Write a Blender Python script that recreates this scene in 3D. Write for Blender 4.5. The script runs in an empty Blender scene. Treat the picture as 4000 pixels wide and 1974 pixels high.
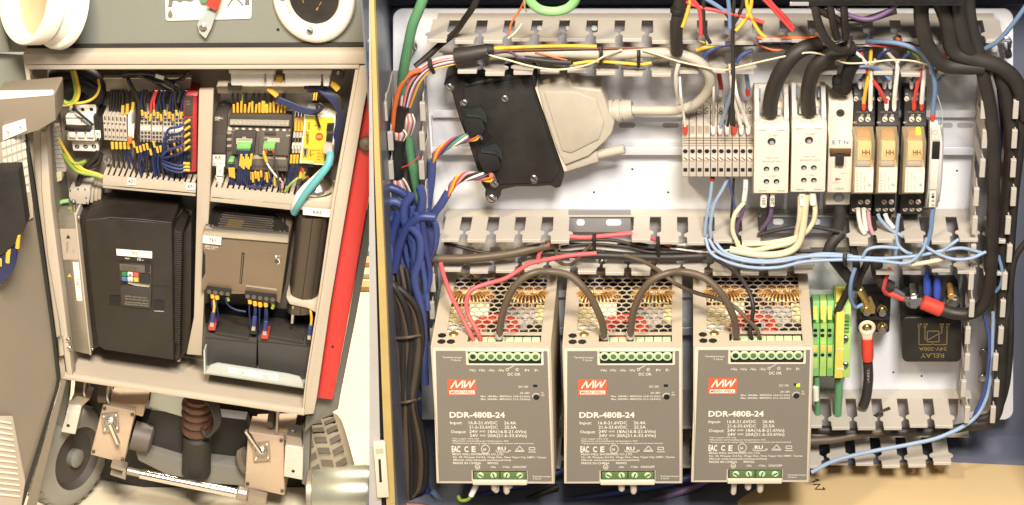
import bpy, bmesh, math, random
from mathutils import Vector, Matrix
random.seed(7)
sc = bpy.context.scene
# ------------------------------------------------------------------ camera
S = 0.0003                 # metres per layout unit
TH = math.radians(30)      # the camera looks down on both cabinets
F = 10000.0                # focal distance in layout units
PU, PV = 2700.0, 987.0     # principal point
FW = Vector((0, math.cos(TH), -math.sin(TH))); UP = Vector((0, math.sin(TH), math.cos(TH))); RT = Vector((1, 0, 0))
CAM = -FW * (F * S)
cd = bpy.data.cameras.new('camera'); cam = bpy.data.objects.new('camera', cd); sc.collection.objects.link(cam)
cam.location = CAM; cam.rotation_euler = (math.pi / 2 - TH, 0, 0)
cd.sensor_width = 36.0; cd.lens = 36.0 * F / 4000.0
cd.shift_x = (2000 - PU) / 4000.0; cd.clip_start = 0.05; cd.clip_end = 100
sc.camera = cam
# ------------------------------------------------------------------ world, lamps, exposure
w = bpy.data.worlds.new('World'); sc.world = w; w.use_nodes = True
bg = w.node_tree.nodes['Background']; bg.inputs[0].default_value = (1.0, 0.97, 0.93, 1); bg.inputs[1].default_value = 0.20
def area(name, loc, target, size, power, col, sy=None):
    l = bpy.data.lights.new(name, 'AREA'); l.size = size; l.energy = power; l.color = col
    if sy: l.shape = 'RECTANGLE'; l.size_y = sy
    o = bpy.data.objects.new(name, l); sc.collection.objects.link(o); o.location = loc
    o.rotation_euler = (Vector(target) - Vector(loc)).to_track_quat('-Z', 'Y').to_euler()
    return o
area('ceiling_lamp', (0.55, -3.3, 3.7), (0.15, 0, 0), 1.0, 330, (1.0, 0.95, 0.885))
area('work_lamp', (-0.52, -0.95, 1.25), (-0.50, 0.0, -0.15), 0.12, 13, (1.0, 0.82, 0.58))
area('floor_fill', (-0.2, 0.9, 1.5), (-0.45, 0.35, -0.4), 0.5, 70, (1.0, 0.88, 0.72))  # unseen light added behind the machine to brighten the floor
sc.view_settings.view_transform = 'Standard'; sc.view_settings.look = 'None'
sc.view_settings.gamma = 1; sc.view_settings.exposure = 0.30
sc.cycles.max_bounces = 6
# ------------------------------------------------------------------ layout helpers
def P(u, v, d=0.0):
    """point on the vertical plane d units in front of the mounting plane"""
    r = RT * (u - PU) + UP * (PV - v) + FW * F
    t = (-d * S - CAM.y) / r.y
    return CAM + r * t
def PZ(u, v, z):
    r = RT * (u - PU) + UP * (PV - v) + FW * F
    return CAM + r * ((z - CAM.z) / r.z)
def lin(h):
    h = h.lstrip('#'); o = []
    for i in (0, 2, 4):
        c = int(h[i:i + 2], 16) / 255.0
        o.append(c / 12.92 if c <= 0.04045 else ((c + 0.055) / 1.055) ** 2.4)
    return o
MT = {}
def mat(name, hexc, rough=0.5, metal=0.0, var=0.10, bump=0.05, scale=60.0, trans=0.0, emit=0.0, spec=0.5, alpha=1.0, stretch=None, coat=0.0, dirt=0.55):
    if name in MT: return MT[name]
    m = bpy.data.materials.new(name); m.use_nodes = True; nt = m.node_tree; N = nt.nodes; L = nt.links
    b = N['Principled BSDF']; c = lin(hexc)
    tc = N.new('ShaderNodeTexCoord'); mp = N.new('ShaderNodeMapping'); L.new(tc.outputs['Object'], mp.inputs['Vector'])
    if stretch: mp.inputs['Scale'].default_value = stretch
    nz = N.new('ShaderNodeTexNoise'); nz.inputs['Scale'].default_value = scale; nz.inputs['Detail'].default_value = 5
    L.new(mp.outputs[0], nz.inputs['Vector'])
    mx = N.new('ShaderNodeMixRGB'); L.new(nz.outputs['Fac'], mx.inputs[0])
    mx.inputs[1].default_value = [x * (1 - var) for x in c] + [1]; mx.inputs[2].default_value = [min(1, x * (1 + var)) for x in c] + [1]
    # handling marks and dust: broad patches that dull the gloss and the colour a little
    ns = N.new('ShaderNodeTexNoise'); ns.inputs['Scale'].default_value = 11; ns.inputs['Detail'].default_value = 7; ns.inputs['Roughness'].default_value = .7
    geo = N.new('ShaderNodeNewGeometry'); L.new(geo.outputs['Position'], ns.inputs['Vector'])
    rs = N.new('ShaderNodeMapRange'); rs.inputs[1].default_value = .42; rs.inputs[2].default_value = .72; L.new(ns.outputs['Fac'], rs.inputs[0])
    dm_ = N.new('ShaderNodeMixRGB'); dm_.inputs[2].default_value = [x * .80 + .028 for x in c] + [1]; L.new(mx.outputs[0], dm_.inputs[1])
    ml = N.new('ShaderNodeMath'); ml.operation = 'MULTIPLY'; ml.inputs[1].default_value = 0 if emit else dirt; L.new(rs.outputs[0], ml.inputs[0]); L.new(ml.outputs[0], dm_.inputs[0])
    L.new(dm_.outputs[0], b.inputs['Base Color'])
    rr = N.new('ShaderNodeMapRange'); rr.inputs[3].default_value = max(0.02, rough - 0.08); rr.inputs[4].default_value = min(1, rough + 0.1)
    L.new(nz.outputs['Fac'], rr.inputs[0]); ra = N.new('ShaderNodeMath'); ra.operation = 'MULTIPLY_ADD'; ra.inputs[1].default_value = .16; L.new(rs.outputs[0], ra.inputs[0]); L.new(rr.outputs[0], ra.inputs[2]); L.new(ra.outputs[0], b.inputs['Roughness'])
    b.inputs['Metallic'].default_value = metal; b.inputs['Specular IOR Level'].default_value = spec
    b.inputs['Coat Weight'].default_value = coat
    if bump:
        n2 = N.new('ShaderNodeTexNoise'); n2.inputs['Scale'].default_value = scale * 14; n2.inputs['Detail'].default_value = 3
        L.new(mp.outputs[0], n2.inputs['Vector'])
        bp = N.new('ShaderNodeBump'); bp.inputs['Strength'].default_value = bump; bp.inputs['Distance'].default_value = 0.002
        L.new(n2.outputs['Fac'], bp.inputs['Height']); L.new(bp.outputs[0], b.inputs['Normal'])
    if trans: b.inputs['Transmission Weight'].default_value = trans; b.inputs['IOR'].default_value = 1.25
    if emit: b.inputs['Emission Color'].default_value = c + [1]; b.inputs['Emission Strength'].default_value = emit
    b.inputs['Alpha'].default_value = alpha
    MT[name] = m
    return m
class MB:
    def __init__(s): s.v = []; s.f = []
    def add(s, vs, fs):
        o = len(s.v); s.v += [Vector(x) for x in vs]; s.f += [tuple(i + o for i in f) for f in fs]; return s
    def loft(s, a, b, cap=True):
        n = len(a); fs = [(i, (i + 1) % n, n + (i + 1) % n, n + i) for i in range(n)]
        if cap: fs += [tuple(range(n))[::-1], tuple(range(n, 2 * n))]
        return s.add(list(a) + list(b), fs)
    def prism(s, poly, d0, d1):
        a = [P(u, v, d1) for u, v in poly]; dy = (d1 - d0) * S
        return s.loft(a, [p + Vector((0, dy, 0)) for p in a])
    def box(s, u0, v0, u1, v1, d0, d1):
        """true box: front face spans the given rectangle at depth d1"""
        um, vm = (u0 + u1) / 2, (v0 + v1) / 2
        x0, x1 = P(u0, vm, d1).x, P(u1, vm, d1).x; z1, z0 = P(um, v0, d1).z, P(um, v1, d1).z
        return s.wbox(x0, x1, -d1 * S, -d0 * S, z0, z1)
    def wbox(s, x0, x1, y0, y1, z0, z1):
        return s.add([(x0, y0, z0), (x1, y0, z0), (x1, y1, z0), (x0, y1, z0), (x0, y0, z1), (x1, y0, z1), (x1, y1, z1), (x0, y1, z1)],
                     [(0, 3, 2, 1), (4, 5, 6, 7), (0, 1, 5, 4), (1, 2, 6, 5), (2, 3, 7, 6), (3, 0, 4, 7)])
    def xprof(s, u0, u1, prof, ref=None):
        v0, d0 = ref or prof[0]
        x0, x1 = P(u0, v0, d0).x, P(u1, v0, d0).x
        pts = [P((u0 + u1) / 2, v, d) for v, d in prof]
        return s.loft([Vector((x0, p.y, p.z)) for p in pts], [Vector((x1, p.y, p.z)) for p in pts])
    def lathe(s, p0, p1, prof, n=16, cap=True):
        """prof: (distance along the axis, radius) in layout units"""
        p0, p1 = Vector(p0), Vector(p1); ax = (p1 - p0).normalized()
        e1 = ax.orthogonal().normalized(); e2 = ax.cross(e1)
        vs = []; fs = []
        for t, r in prof:
            for i in range(n):
                a = 2 * math.pi * i / n
                vs.append(p0 + ax * (t * S) + (e1 * math.cos(a) + e2 * math.sin(a)) * (r * S))
        for j in range(len(prof) - 1):
            for i in range(n):
                fs.append((j * n + i, j * n + (i + 1) % n, (j + 1) * n + (i + 1) % n, (j + 1) * n + i))
        if cap: fs += [tuple(range(n))[::-1], tuple(range((len(prof) - 1) * n, len(prof) * n))]
        return s.add(vs, fs)
    def cyl(s, u, v, d0, d1, r, n=14):
        c = P(u, v, d1); b = c + Vector((0, (d1 - d0) * S, 0)); L = d1 - d0; k = min(r * 0.15, L * 0.3)
        return s.lathe(b, c, [(0, r), (L - k, r), (L, r - k)], n)
    def rod(s, a, b, r, n=12):
        a, b = Vector(a), Vector(b); L = (b - a).length / S; k = min(r * .2, L * .2)
        return s.lathe(a, b, [(0, r - k), (k, r), (L - k, r), (L, r - k)], n)
    def tube(s, pts, r, n=9, sub=6, r2=None):
        pts = [Vector(p) for p in pts]
        if len(pts) > 2 and sub > 1:
            q = [pts[0] * 2 - pts[1]] + pts + [pts[-1] * 2 - pts[-2]]; out = []
            for i in range(1, len(q) - 2):
                a, b, c, e = q[i - 1], q[i], q[i + 1], q[i + 2]
                for k in range(sub):
                    t = k / sub
                    out.append(0.5 * ((2 * b) + (c - a) * t + (2 * a - 5 * b + 4 * c - e) * t * t + (3 * b - a - 3 * c + e) * t ** 3))
            pts = out + [pts[-1]]
        m = len(pts); tg = [(pts[min(i + 1, m - 1)] - pts[max(i - 1, 0)]).normalized() for i in range(m)]
        e = tg[0].orthogonal().normalized(); vs = []; fs = []
        for i in range(m):
            e = (e - tg[i] * e.dot(tg[i])).normalized(); f = tg[i].cross(e)
            rr = (r if r2 is None else r + (r2 - r) * i / (m - 1)) * S
            for k in range(n):
                a = 2 * math.pi * k / n; vs.append(pts[i] + (e * math.cos(a) + f * math.sin(a)) * rr)
        for i in range(m - 1):
            for k in range(n): fs.append((i * n + k, i * n + (k + 1) % n, (i + 1) * n + (k + 1) % n, (i + 1) * n + k))
        fs += [tuple(range(n))[::-1], tuple(range((m - 1) * n, m * n))]
        return s.add(vs, fs)
    def torus(s, c, ax, R, r, n=28, k=10):
        c = Vector(c); ax = Vector(ax).normalized(); e1 = ax.orthogonal().normalized(); e2 = ax.cross(e1); vs = []; fs = []
        for i in range(n):
            a = 2 * math.pi * i / n; o = e1 * math.cos(a) + e2 * math.sin(a)
            for j in range(k):
                b = 2 * math.pi * j / k; vs.append(c + o * ((R + r * math.cos(b)) * S) + ax * (r * math.sin(b) * S))
        for i in range(n):
            for j in range(k): fs.append((i * k + j, ((i + 1) % n) * k + j, ((i + 1) % n) * k + (j + 1) % k, i * k + (j + 1) % k))
        return s.add(vs, fs)
WL = {}
ORD = ['first', 'second', 'third', 'fourth', 'fifth', 'sixth', 'seventh', 'eighth', 'ninth', 'tenth', 'eleventh', 'twelfth', 'thirteenth', 'fourteenth', 'fifteenth', 'sixteenth', 'seventeenth', 'eighteenth']
def mesh_of(name, mb, bev=0.0, seg=2, smooth=35):
    me = bpy.data.meshes.new(name); bm = bmesh.new()
    vs = [bm.verts.new(v) for v in mb.v]
    for f in mb.f:
        try: bm.faces.new([vs[i] for i in f])
        except ValueError: pass
    bmesh.ops.recalc_face_normals(bm, faces=bm.faces)
    if bev:
        es = [e for e in bm.edges if len(e.link_faces) == 2 and e.calc_face_angle(0) > 0.5]
        bmesh.ops.bevel(bm, geom=es, offset=bev * S, segments=seg, affect='EDGES', profile=0.6, clamp_overlap=True)
    bm.to_mesh(me); bm.free()
    me.polygons.foreach_set('use_smooth', [True] * len(me.polygons))
    try: me.set_sharp_from_angle(angle=math.radians(smooth))
    except Exception: pass
    return me
def tag(o, label=None, cat=None, group=None, kind=None):
    for k, x in (('label', label), ('category', cat), ('group', group), ('kind', kind)):
        if x: o[k] = x
    return o
def thing(name, label, cat, at, group=None):
    o = bpy.data.objects.new(name, None); sc.collection.objects.link(o); o.empty_display_size = 0.01
    loc = P(*at) if not isinstance(at, Vector) else at
    o.location = loc; WL[o.name] = Vector(loc)
    return tag(o, label, cat, group)
def part(name, mb, m, parent=None, bev=0.0, seg=2, smooth=35, label=None, kind=None, base=False):
    lo = Vector([min(v[i] for v in mb.v) for i in range(3)]); hi = Vector([max(v[i] for v in mb.v) for i in range(3)])
    c = (lo + hi) / 2
    if parent is None: c.z = lo.z
    mb.v = [v - c for v in mb.v]
    me = mesh_of(name, mb, bev, seg, smooth); me.materials.append(m)
    o = bpy.data.objects.new(name, me); sc.collection.objects.link(o); WL[o.name] = c.copy()
    if parent is not None: o.parent = parent; o.location = c - WL[parent.name]
    else: o.location = c
    return tag(o, label, None, None, kind)
def solo(name, mb, m, label, cat, group=None, bev=0.0, seg=2, smooth=35, kind=None):
    return tag(part(name, mb, m, None, bev, seg, smooth), label, cat, group, kind)
def copy_tree(o, parent=None, delta=None, label=None):
    c = o.copy(); sc.collection.objects.link(c); c.parent = parent
    if delta is not None: c.location = o.location + delta
    WL[c.name] = WL[o.name] + (delta if delta is not None else Vector())
    if label: c['label'] = label
    for ch in list(o.children): copy_tree(ch, c)
    return c
TXC = {}
def text_verts(s, bold=0.0):
    key = (s, bold)
    if key not in TXC:
        cu = bpy.data.curves.new('lettering', 'FONT'); cu.body = s; cu.size = 1.0; cu.resolution_u = 2; cu.offset = bold
        ob = bpy.data.objects.new('lettering', cu); me = bpy.data.meshes.new_from_object(ob)
        TXC[key] = ([tuple(v.co) for v in me.vertices], [tuple(p.vertices) for p in me.polygons])
        bpy.data.objects.remove(ob); bpy.data.curves.remove(cu); bpy.data.meshes.remove(me)
    return TXC[key]
def lettering(rows, m, parent, lift=1.5, name='lettering', rot=(1, 0), bold=0.0):
    """rows: (string, u, v of the baseline start, d, cap height, width or None[, align])"""
    mb = MB()
    for row in rows:
        s, u, v, d, h, wd = row[:6]; al = row[6] if len(row) > 6 else 'l'
        vs, fs = text_verts(s, bold)
        if not vs: continue
        k = h / 0.69; x0 = min(p[0] for p in vs); x1 = max(p[0] for p in vs)
        kx = wd / (x1 - x0) if wd else k
        off = 0 if al == 'l' else -(x1 - x0) * kx * (0.5 if al == 'c' else 1)
        ax, ay = rot; out = []
        for x, y, _ in vs:
            a = (x - x0) * kx + off; b = y * k
            out.append(P(u + a * ax + b * ay, v + a * ay - b * ax, d + lift))
        mb.add(out, fs)
    return part(name, mb, m, parent, kind='stuff')
def circ(u, v, r, n=20, a0=0, a1=360, ry=None):
    ry = r if ry is None else ry
    return [(u + r * math.cos(math.radians(a0 + (a1 - a0) * i / n)), v + ry * math.sin(math.radians(a0 + (a1 - a0) * i / n))) for i in range(n + (0 if a1 - a0 == 360 else 1))]
def strokes(lines, wd, d, m, parent, name='lettering', lift=1.5):
    """flat printed line work: polylines in layout units"""
    mb = MB()
    for ln in lines:
        for (a, b), (c, e) in zip(ln[:-1], ln[1:]):
            L = math.hypot(c - a, e - b) or 1; nx, ny = -(e - b) / L * wd / 2, (c - a) / L * wd / 2
            mb.add([P(a + nx, b + ny, d + lift), P(c + nx, e + ny, d + lift), P(c - nx, e - ny, d + lift), P(a - nx, b - ny, d + lift)], [(0, 1, 2, 3)])
    return part(name, mb, m, parent, kind='stuff')
def flat(poly, d, lift=0.0):
    return MB().add([P(u, v, d + lift) for u, v in poly], [tuple(range(len(poly)))])
def screw(parent, u, v, d, r, m, name='screw', h=8, slot=True, ang=35):
    o = part(name, MB().cyl(u, v, d - 4, d + h, r, 12), m, parent)
    if slot:
        a = math.radians(ang); c, s_ = math.cos(a), math.sin(a); L, wd = r * .75, r * .16
        part('slot', flat([(u - c * L - s_ * wd, v - s_ * L + c * wd), (u + c * L - s_ * wd, v + s_ * L + c * wd),
                           (u + c * L + s_ * wd, v + s_ * L - c * wd), (u - c * L + s_ * wd, v - s_ * L - c * wd)], d + h, 1.0), K['dark'], o)
    return o
def cable(pts, r, m, label, name='cable', cat='cable', group=None, d=250, parent=None, n=9, r2=None):
    q = [P(p[0], p[1], p[2] if len(p) > 2 else d) for p in pts]
    mb = MB().tube(q, r, n, 6, r2)
    if parent is not None: return part(name, mb, m, parent, smooth=70)
    return solo(name, mb, m, label, cat, group, smooth=70)
# ------------------------------------------------------------------ materials
K = {}
def km(key, *a, **k): K[key] = mat(key, *a, **k)
km('plate', '#e3e3e5', .38, 0, .03, .03, 9); km('duct', '#b8afa2', .5, 0, .06, .05, 25); km('ductgrey', '#a09c9c', .45, 0, .06, .05, 25)
km('bluegrey', '#686b7a', .4, 0, .10, .08, 14, coat=.2); km('gasket', '#bda365', .6, 0, .14, .2, 30); km('flange', '#b0aba6', .5, 0, .08, .06, 20)
km('tan', '#cbb083', .55, 0, .10, .08, 6); km('steel', '#c8c8cc', .22, 1, .06, .03, 40); km('zinc', '#d0cdc6', .32, 1, .12, .05, 50); km('rail', '#e8e8ec', .28, .35, .02, 0, 12)
km('dark', '#100e0d', .6, 0, .2, .05, 60); km('black', '#1d1916', .5, 0, .18, .12, 40); km('blackcab', '#2a241e', .48, 0, .2, .12, 60); km('browncab', '#5c4c3a', .45, 0, .16, .1, 60)
km('psubody', '#bfb19a', .5, 0, .06, .06, 20); km('psuface', '#7f7669', .55, 0, .06, .05, 18); km('psuedge', '#ddcdb6', .5, 0, .05, .05, 25)
km('print', '#ece2d0', .6, 0, .05, 0); km('inkdark', '#2c2824', .6, 0, .05, 0); km('inkblue', '#6f86a4', .6, 0, .1, 0); km('inkgrey', '#a39786', .6, 0, .1, 0); km('orangelogo', '#e8603c', .5, 0, .05, 0)
km('termgreen', '#bfd4a4', .45, 0, .08, .05, 50); km('dkgreen', '#5d7442', .5, 0, .12, .05, 60); km('copper', '#d99f55', .3, .55, .25, .1, 90); km('toroidcore', '#3a2f26', .6)
km('beige', '#e0d4c0', .42, 0, .05, .04, 20); km('beigegrey', '#c9c3ba', .45, 0, .06, .04, 25); km('termgrey', '#bdb1a2', .48, 0, .07, .05, 40); km('brown', '#6b4a1e', .4, 0, .15, .05, 30)
km('redfer', '#d2402f', .45, 0, .1, .05, 60); km('whitefer', '#f0eae4', .4, 0, .05, .03, 60)
for k_, h_ in dict(red='#d0413f', rose='#d95a5c', yel='#e0b93c', blu='#2f3b70', lblu='#92a6bf', cblu='#3f4c82', wht='#e9e2d4', crm='#d9cba6', grn='#5f9468', org='#e0703a', pnk='#d79aa0', pur='#6a4f74', brnw='#7a4a32', greyw='#b5ab9a', navy='#1c2550', gy='#8aa23a', teal='#4f9aa0', slate='#6d86a8', ltgrn='#86b877').items():
    km(k_, h_, .42, 0, .18, .12, 55, dirt=.8)
km('clear', '#f2e7d8', .08, 0, .03, .02, 20, alpha=.30); km('clearcase', '#f0e6d4', .12, 0, .05, .02, 20, alpha=.38)
km('relaylabel', '#e9dfca', .6, 0, .05, 0); km('smoky', '#2f3836', .15, 0, .05, .02, 20, alpha=.6); km('ambercase', '#f0d8ac', .08, 0, .05, .02, 20, alpha=.26); km('relayyel', '#e3c07c', .5, 0, .08, 0); km('led', '#9be02a', .4, emit=1.2)
km('yelblock', '#ead25e', .42, 0, .06, .05, 40); km('grnblock', '#accc6c', .42, 0, .10, .05, 40); km('grndeep', '#7db86a', .42, 0, .10, .05, 40)
km('spade', '#3350b0', .4, 0, .1, .05, 40); km('brass', '#e0bf78', .25, .9, .15, .06, 60); km('relayblack', '#1f1b17', .55, 0, .14, .1, 30); km('creamwood', '#f6ecc6', .5); km('paleyellow', '#e6d79c', .5, 0, .15)
km('bracketgrey', '#8e8b8a', .4); km('railgrey', '#777a84', .4); km('relayframe', '#dcc29a', .4)
# ================================================================== ENCLOSURE WITH WHITE PLATE
enc = thing('control_enclosure', 'blue grey steel enclosure with yellow gasket around the white mounting plate', 'enclosure', (2700, 1760, -120))
part('back_panel', MB().box(1470, -330, 4200, 1720, -135, -120), K['bluegrey'], enc)  # carried up above the view to shield the top duct from the rear light
part('top_rail', MB().xprof(1475, 4150, [(-30, -118), (16, -70), (22, -72), (30, -118)]), K['bluegrey'], enc, bev=3)
zr = P(2700, -328, -120).z
part('unseen_top_panel', MB().wbox(P(1480, 0, -120).x, P(4200, 0, -120).x, -330 * S, 119 * S, zr - 8 * S, zr), K['bluegrey'], enc)  # unseen top, added also to block the light from behind
zf = P(2700, 1700, -120).z
part('bottom_panel', MB().wbox(P(1480, 1700, -120).x, P(4200, 1700, -120).x, -380 * S, 119 * S, zf - 8 * S, zf), K['bluegrey'], enc)
# left side: flange, dark gap, gasket, inner wall
part('flange', MB().prism([(1442, -60), (1445, -60), (1462, 800), (1477, 1400), (1492, 2060), (1442, 2060)], 690, 700), K['flange'], enc)
part('edge_channel', MB().prism([(1445, -60), (1452, -60), (1468, 800), (1488, 1400), (1508, 2060), (1492, 2060), (1477, 1400), (1462, 800)], 640, 680), K['dark'], enc)
part('gasket', MB().prism([(1444, -60), (1459, -60), (1484, 600), (1503, 1000), (1523, 1500), (1548, 2060), (1512, 2060), (1490, 1500), (1474, 1000), (1460, 600)], 660, 706), K['gasket'], enc, bev=5)
xw = P(1452, 600, 690).x
part('side_panel', MB().wbox(xw - 6 * S, xw, -655 * S, 119 * S, P(0, 2200, 300).z, P(0, -200, 300).z), K['bluegrey'], enc)
part('side_panel', MB().wbox(P(4090, 900, 0).x, P(4090, 900, 0).x + 6 * S, -655 * S, 119 * S, P(0, 2200, 300).z, P(0, -200, 300).z), K['bluegrey'], enc)
lt = part('latch', MB().prism([(1457, 1738), (1504, 1736), (1520, 1944), (1474, 1946)], 690, 722), K['psuedge'], enc, bev=4)
part('slot', MB().prism([(1478, 1795), (1487, 1795), (1492, 1885), (1482, 1885)], 716, 723), K['dark'], lt)
part('slot', MB().prism([(1466, 1755), (1496, 1753), (1498, 1772), (1468, 1775)], 716, 722.6), K['psubody'], lt)
# mounting plate with round corners
def rrect(u0, v0, u1, v1, r, n=6):
    out = []
    for cx, cy, a in ((u1 - r, v0 + r, -90), (u1 - r, v1 - r, 0), (u0 + r, v1 - r, 90), (u0 + r, v0 + r, 180)):
        out += [(cx + r * math.cos(math.radians(a + 90 * i / n)), cy + r * math.sin(math.radians(a + 90 * i / n))) for i in range(n + 1)]
    return out
plate = solo('mounting_plate', MB().prism(rrect(1535, 37, 3958, 1640, 38), -12, 0), K['plate'], 'white rounded metal mounting plate carrying all the devices', 'mounting plate', bev=3)
for u, v, nm in ((1603, 238, 'upper left corner behind the green cable'), (3925, 225, 'upper right corner beside the black cables')):
    t = thing('stud_bolt', 'steel stud bolt with star washer at plate %s' % nm, 'bolt', (u, v, 0))
    c = P(u, v - 62, 5); q = Vector((0, -1, 0))
    part('washer', MB().lathe(c, c + q, [(0, 27), (10, 27), (14, 22)], 10), K['zinc'], t)
    part('nut', MB().lathe(c + q * 10 * S, c + q, [(0, 23), (26, 23), (30, 19)], 6), K['steel'], t)
    part('shank', MB().lathe(c, c + q, [(0, 15), (118, 15), (124, 11)], 14), K['steel'], t)
for i, (u, v) in enumerate(((2470, 662), (2610, 752), (3738, 668), (2320, 752), (3490, 1455), (3600, 1470))):
    part('drill_hole', MB().cyl(u, v, -2, .8, 4.5, 10), K['dark'], plate)
# tan sheet on the enclosure floor
sheet_z = P(3600, 1990, 560).z
pts = [PZ(u, v, zf + 4 * S) for u, v in ((3060, 1842), (3330, 1822), (3640, 1806), (4150, 1830), (4150, 2100), (2900, 2100), (2880, 1960))]
t = thing('packing_sheet', 'tan sheet lying on the enclosure floor with a black pen mark', 'sheet', pts[0])
part('sheet', MB().loft([p + Vector((0, 0, 5 * S)) for p in pts], pts), K['tan'], t, bev=2)
mb = MB()
for ln in ([(3172, 1884), (3200, 1876), (3186, 1872)], [(3176, 1894), (3203, 1893), (3184, 1912), (3222, 1913)], [(3222, 1913), (3215, 1906)]):
    mb.tube([PZ(u, v, zf + 10 * S) for u, v in ln], 3.2, 5, 1)
part('pen_mark', mb, K['dark'], t)
# ------------------------------------------------------------------ wiring ducts
FING = [(-31, 66), (31, 66), (31, 186), (47, 200), (47, 216), (36, 226), (36, 262), (-36, 262), (-36, 226), (-47, 216), (-47, 200), (-31, 186)]
def duct(label, u0, u1, vt, gap, slots, skip_up=(), skip_lo=(), dm=1.0, v_end=None):
    t = thing('wiring_duct', label, 'wiring duct', ((u0 + u1) / 2, vt + gap, 0))
    x0, x1 = P(u0, vt, 0).x, P(u1, vt, 0).x; zt = P(0, vt, 0).z; zl = P(0, vt + gap, 0).z; T = 5 * S
    part('base', MB().wbox(x0, x1, -6 * S, -1 * S, zl, zt), K['ductgrey'], t)
    me = None
    for z, sgn, skip in ((zt, 1, skip_up), (zl, -1, skip_lo)):
        part('wall', MB().wbox(x0, x1, -66 * dm * S, -6 * S, z - T / 2, z + T / 2), K['duct'], t, bev=1)
        for i in range(len(slots) - 1):
            if i in skip: continue
            xc = P((slots[i] + slots[i + 1]) / 2, vt, 60).x
            if me is None:
                b = MB().loft([Vector((a * S, -d * dm * S, T / 2)) for a, d in FING], [Vector((a * S, -d * dm * S, -T / 2)) for a, d in FING])
                b.wbox(-35 * S, 35 * S, -272 * dm * S, -255 * dm * S, -9 * S, 5 * S)
                me = mesh_of('finger', b, 1.5, 1); me.materials.append(K['duct'])
            o = bpy.data.objects.new('finger', me); sc.collection.objects.link(o); o.parent = t
            o.location = Vector((xc, 0, z)) - WL[t.name]; WL[o.name] = Vector((xc, 0, z))
            if sgn < 0: o.rotation_euler = (0, math.pi, 0)
            o.rotation_euler.x = random.uniform(-.035, .035); o.rotation_euler.z = random.uniform(-.015, .015)
    return t
top_slots = [1670 + 107.4 * i for i in range(22)]
duct('grey wiring duct along the top edge of the plate', 1712, 3880, 52, 125, top_slots, skip_up=(), skip_lo=(0, 12, 13), dm=.9)
mid_slots = [1720 + 105 * i for i in range(22)]
duct('beige wiring duct across the middle of the plate with broken fingers', 1742, 3800, 816, 118, mid_slots, skip_up=(5, 6, 12, 13, 14), skip_lo=(14, 15), dm=.96)
low_slots = [2110 + 101 * i for i in range(17)]
duct('beige wiring duct under the power supplies and black relay', 2100, 3790, 1522, 150, low_slots, dm=1.0)
# grey slotted bracket seen where the middle duct has lost its fingers
t = thing('slotted_bracket', 'grey slotted bracket plate in the gap of the middle duct', 'bracket', (2340, 905, 60))
part('plate', MB().box(2222, 822, 2464, 908, 48, 56), K['bracketgrey'], t, bev=3)
for u, r in ((2268, 16), (2397, 30)): part('slot', MB().prism(rrect(u - r, 858, u + r, 882, 11), 54, 57.5), K['plate'], t)
t = thing('slotted_bracket', 'dark slotted rail piece behind the pale loops under the beige blocks', 'bracket', (3100, 905, 60))
part('plate', MB().box(2960, 832, 3300, 912, 48, 56), K['railgrey'], t, bev=3)
for u, r in ((3040, 21), (3190, 14)): part('slot', MB().prism(rrect(u - r, 856, u + r, 878, 10), 54, 57.5), K['plate'], t)
# bolt heads visible at the back of the ducts
for i, u in enumerate([2110, 2222, 2322]):
    solo('rivet', MB().cyl(u, 112, 0, 14, 12), K['plate'], 'white rivet head in the slots of the top duct, %s from the left' % ORD[i], 'rivet', 'rivets at the back of the top duct')
for i, u in enumerate((1822, 2035, 2350, 2450, 2555, 3690)):
    solo('bolt', MB().cyl(u, 1028, 20, 40, 14, 8), K['steel'], 'small shiny bolt head inside the middle duct, %s from the left' % ORD[i], 'bolt', 'bolts inside the middle duct')
# vertical ducts
VF = [(-32, 60), (32, 60), (32, 190), (46, 202), (46, 218), (36, 228), (36, 262), (-36, 262), (-36, 228), (-46, 218), (-46, 202), (-32, 190)]
def vduct(label, ul, ur, v0, v1, pitch, ph):
    t = thing('wiring_duct', label, 'wiring duct', ((ul + ur) / 2, v1, 0))
    z1, z0 = P(0, v0, 0).z, P(0, v1, 0).z; xl, xr = P(ul, 500, 0).x, P(ur, 500, 0).x; T = 5 * S
    part('base', MB().wbox(xl, xr, -8 * S, -2 * S, z0, z1), K['ductgrey'], t)
    me = None
    for x in (xl, xr):
        part('wall', MB().wbox(x - T / 2, x + T / 2, -60 * S, -8 * S, z0, z1), K['duct'], t, bev=1)
        if me is None:
            b = MB().loft([Vector((T / 2, -d * S, a * S * 1.1)) for a, d in VF], [Vector((-T / 2, -d * S, a * S * 1.1)) for a, d in VF])
            b.wbox(-12 * S, 8 * S, -270 * S, -252 * S, -37 * S, 37 * S)
            me = mesh_of('finger', b, 1.5, 1); me.materials.append(K['duct'])
        z = z1 - ph * S
        while z > z0 + 30 * S:
            o = bpy.data.objects.new('finger', me); sc.collection.objects.link(o); o.parent = t
            o.location = Vector((x, 0, z)) - WL[t.name]; WL[o.name] = Vector((x, 0, z)); o.rotation_euler.z = random.uniform(-.05, .05)
            z -= pitch * S
    return t
vduct('grey vertical wiring duct along the left edge of the plate', 1548, 1676, 275, 1330, 122, 40)
vduct('grey vertical wiring duct along the right edge of the plate', 3806, 3930, 262, 1600, 122, 45)
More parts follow.
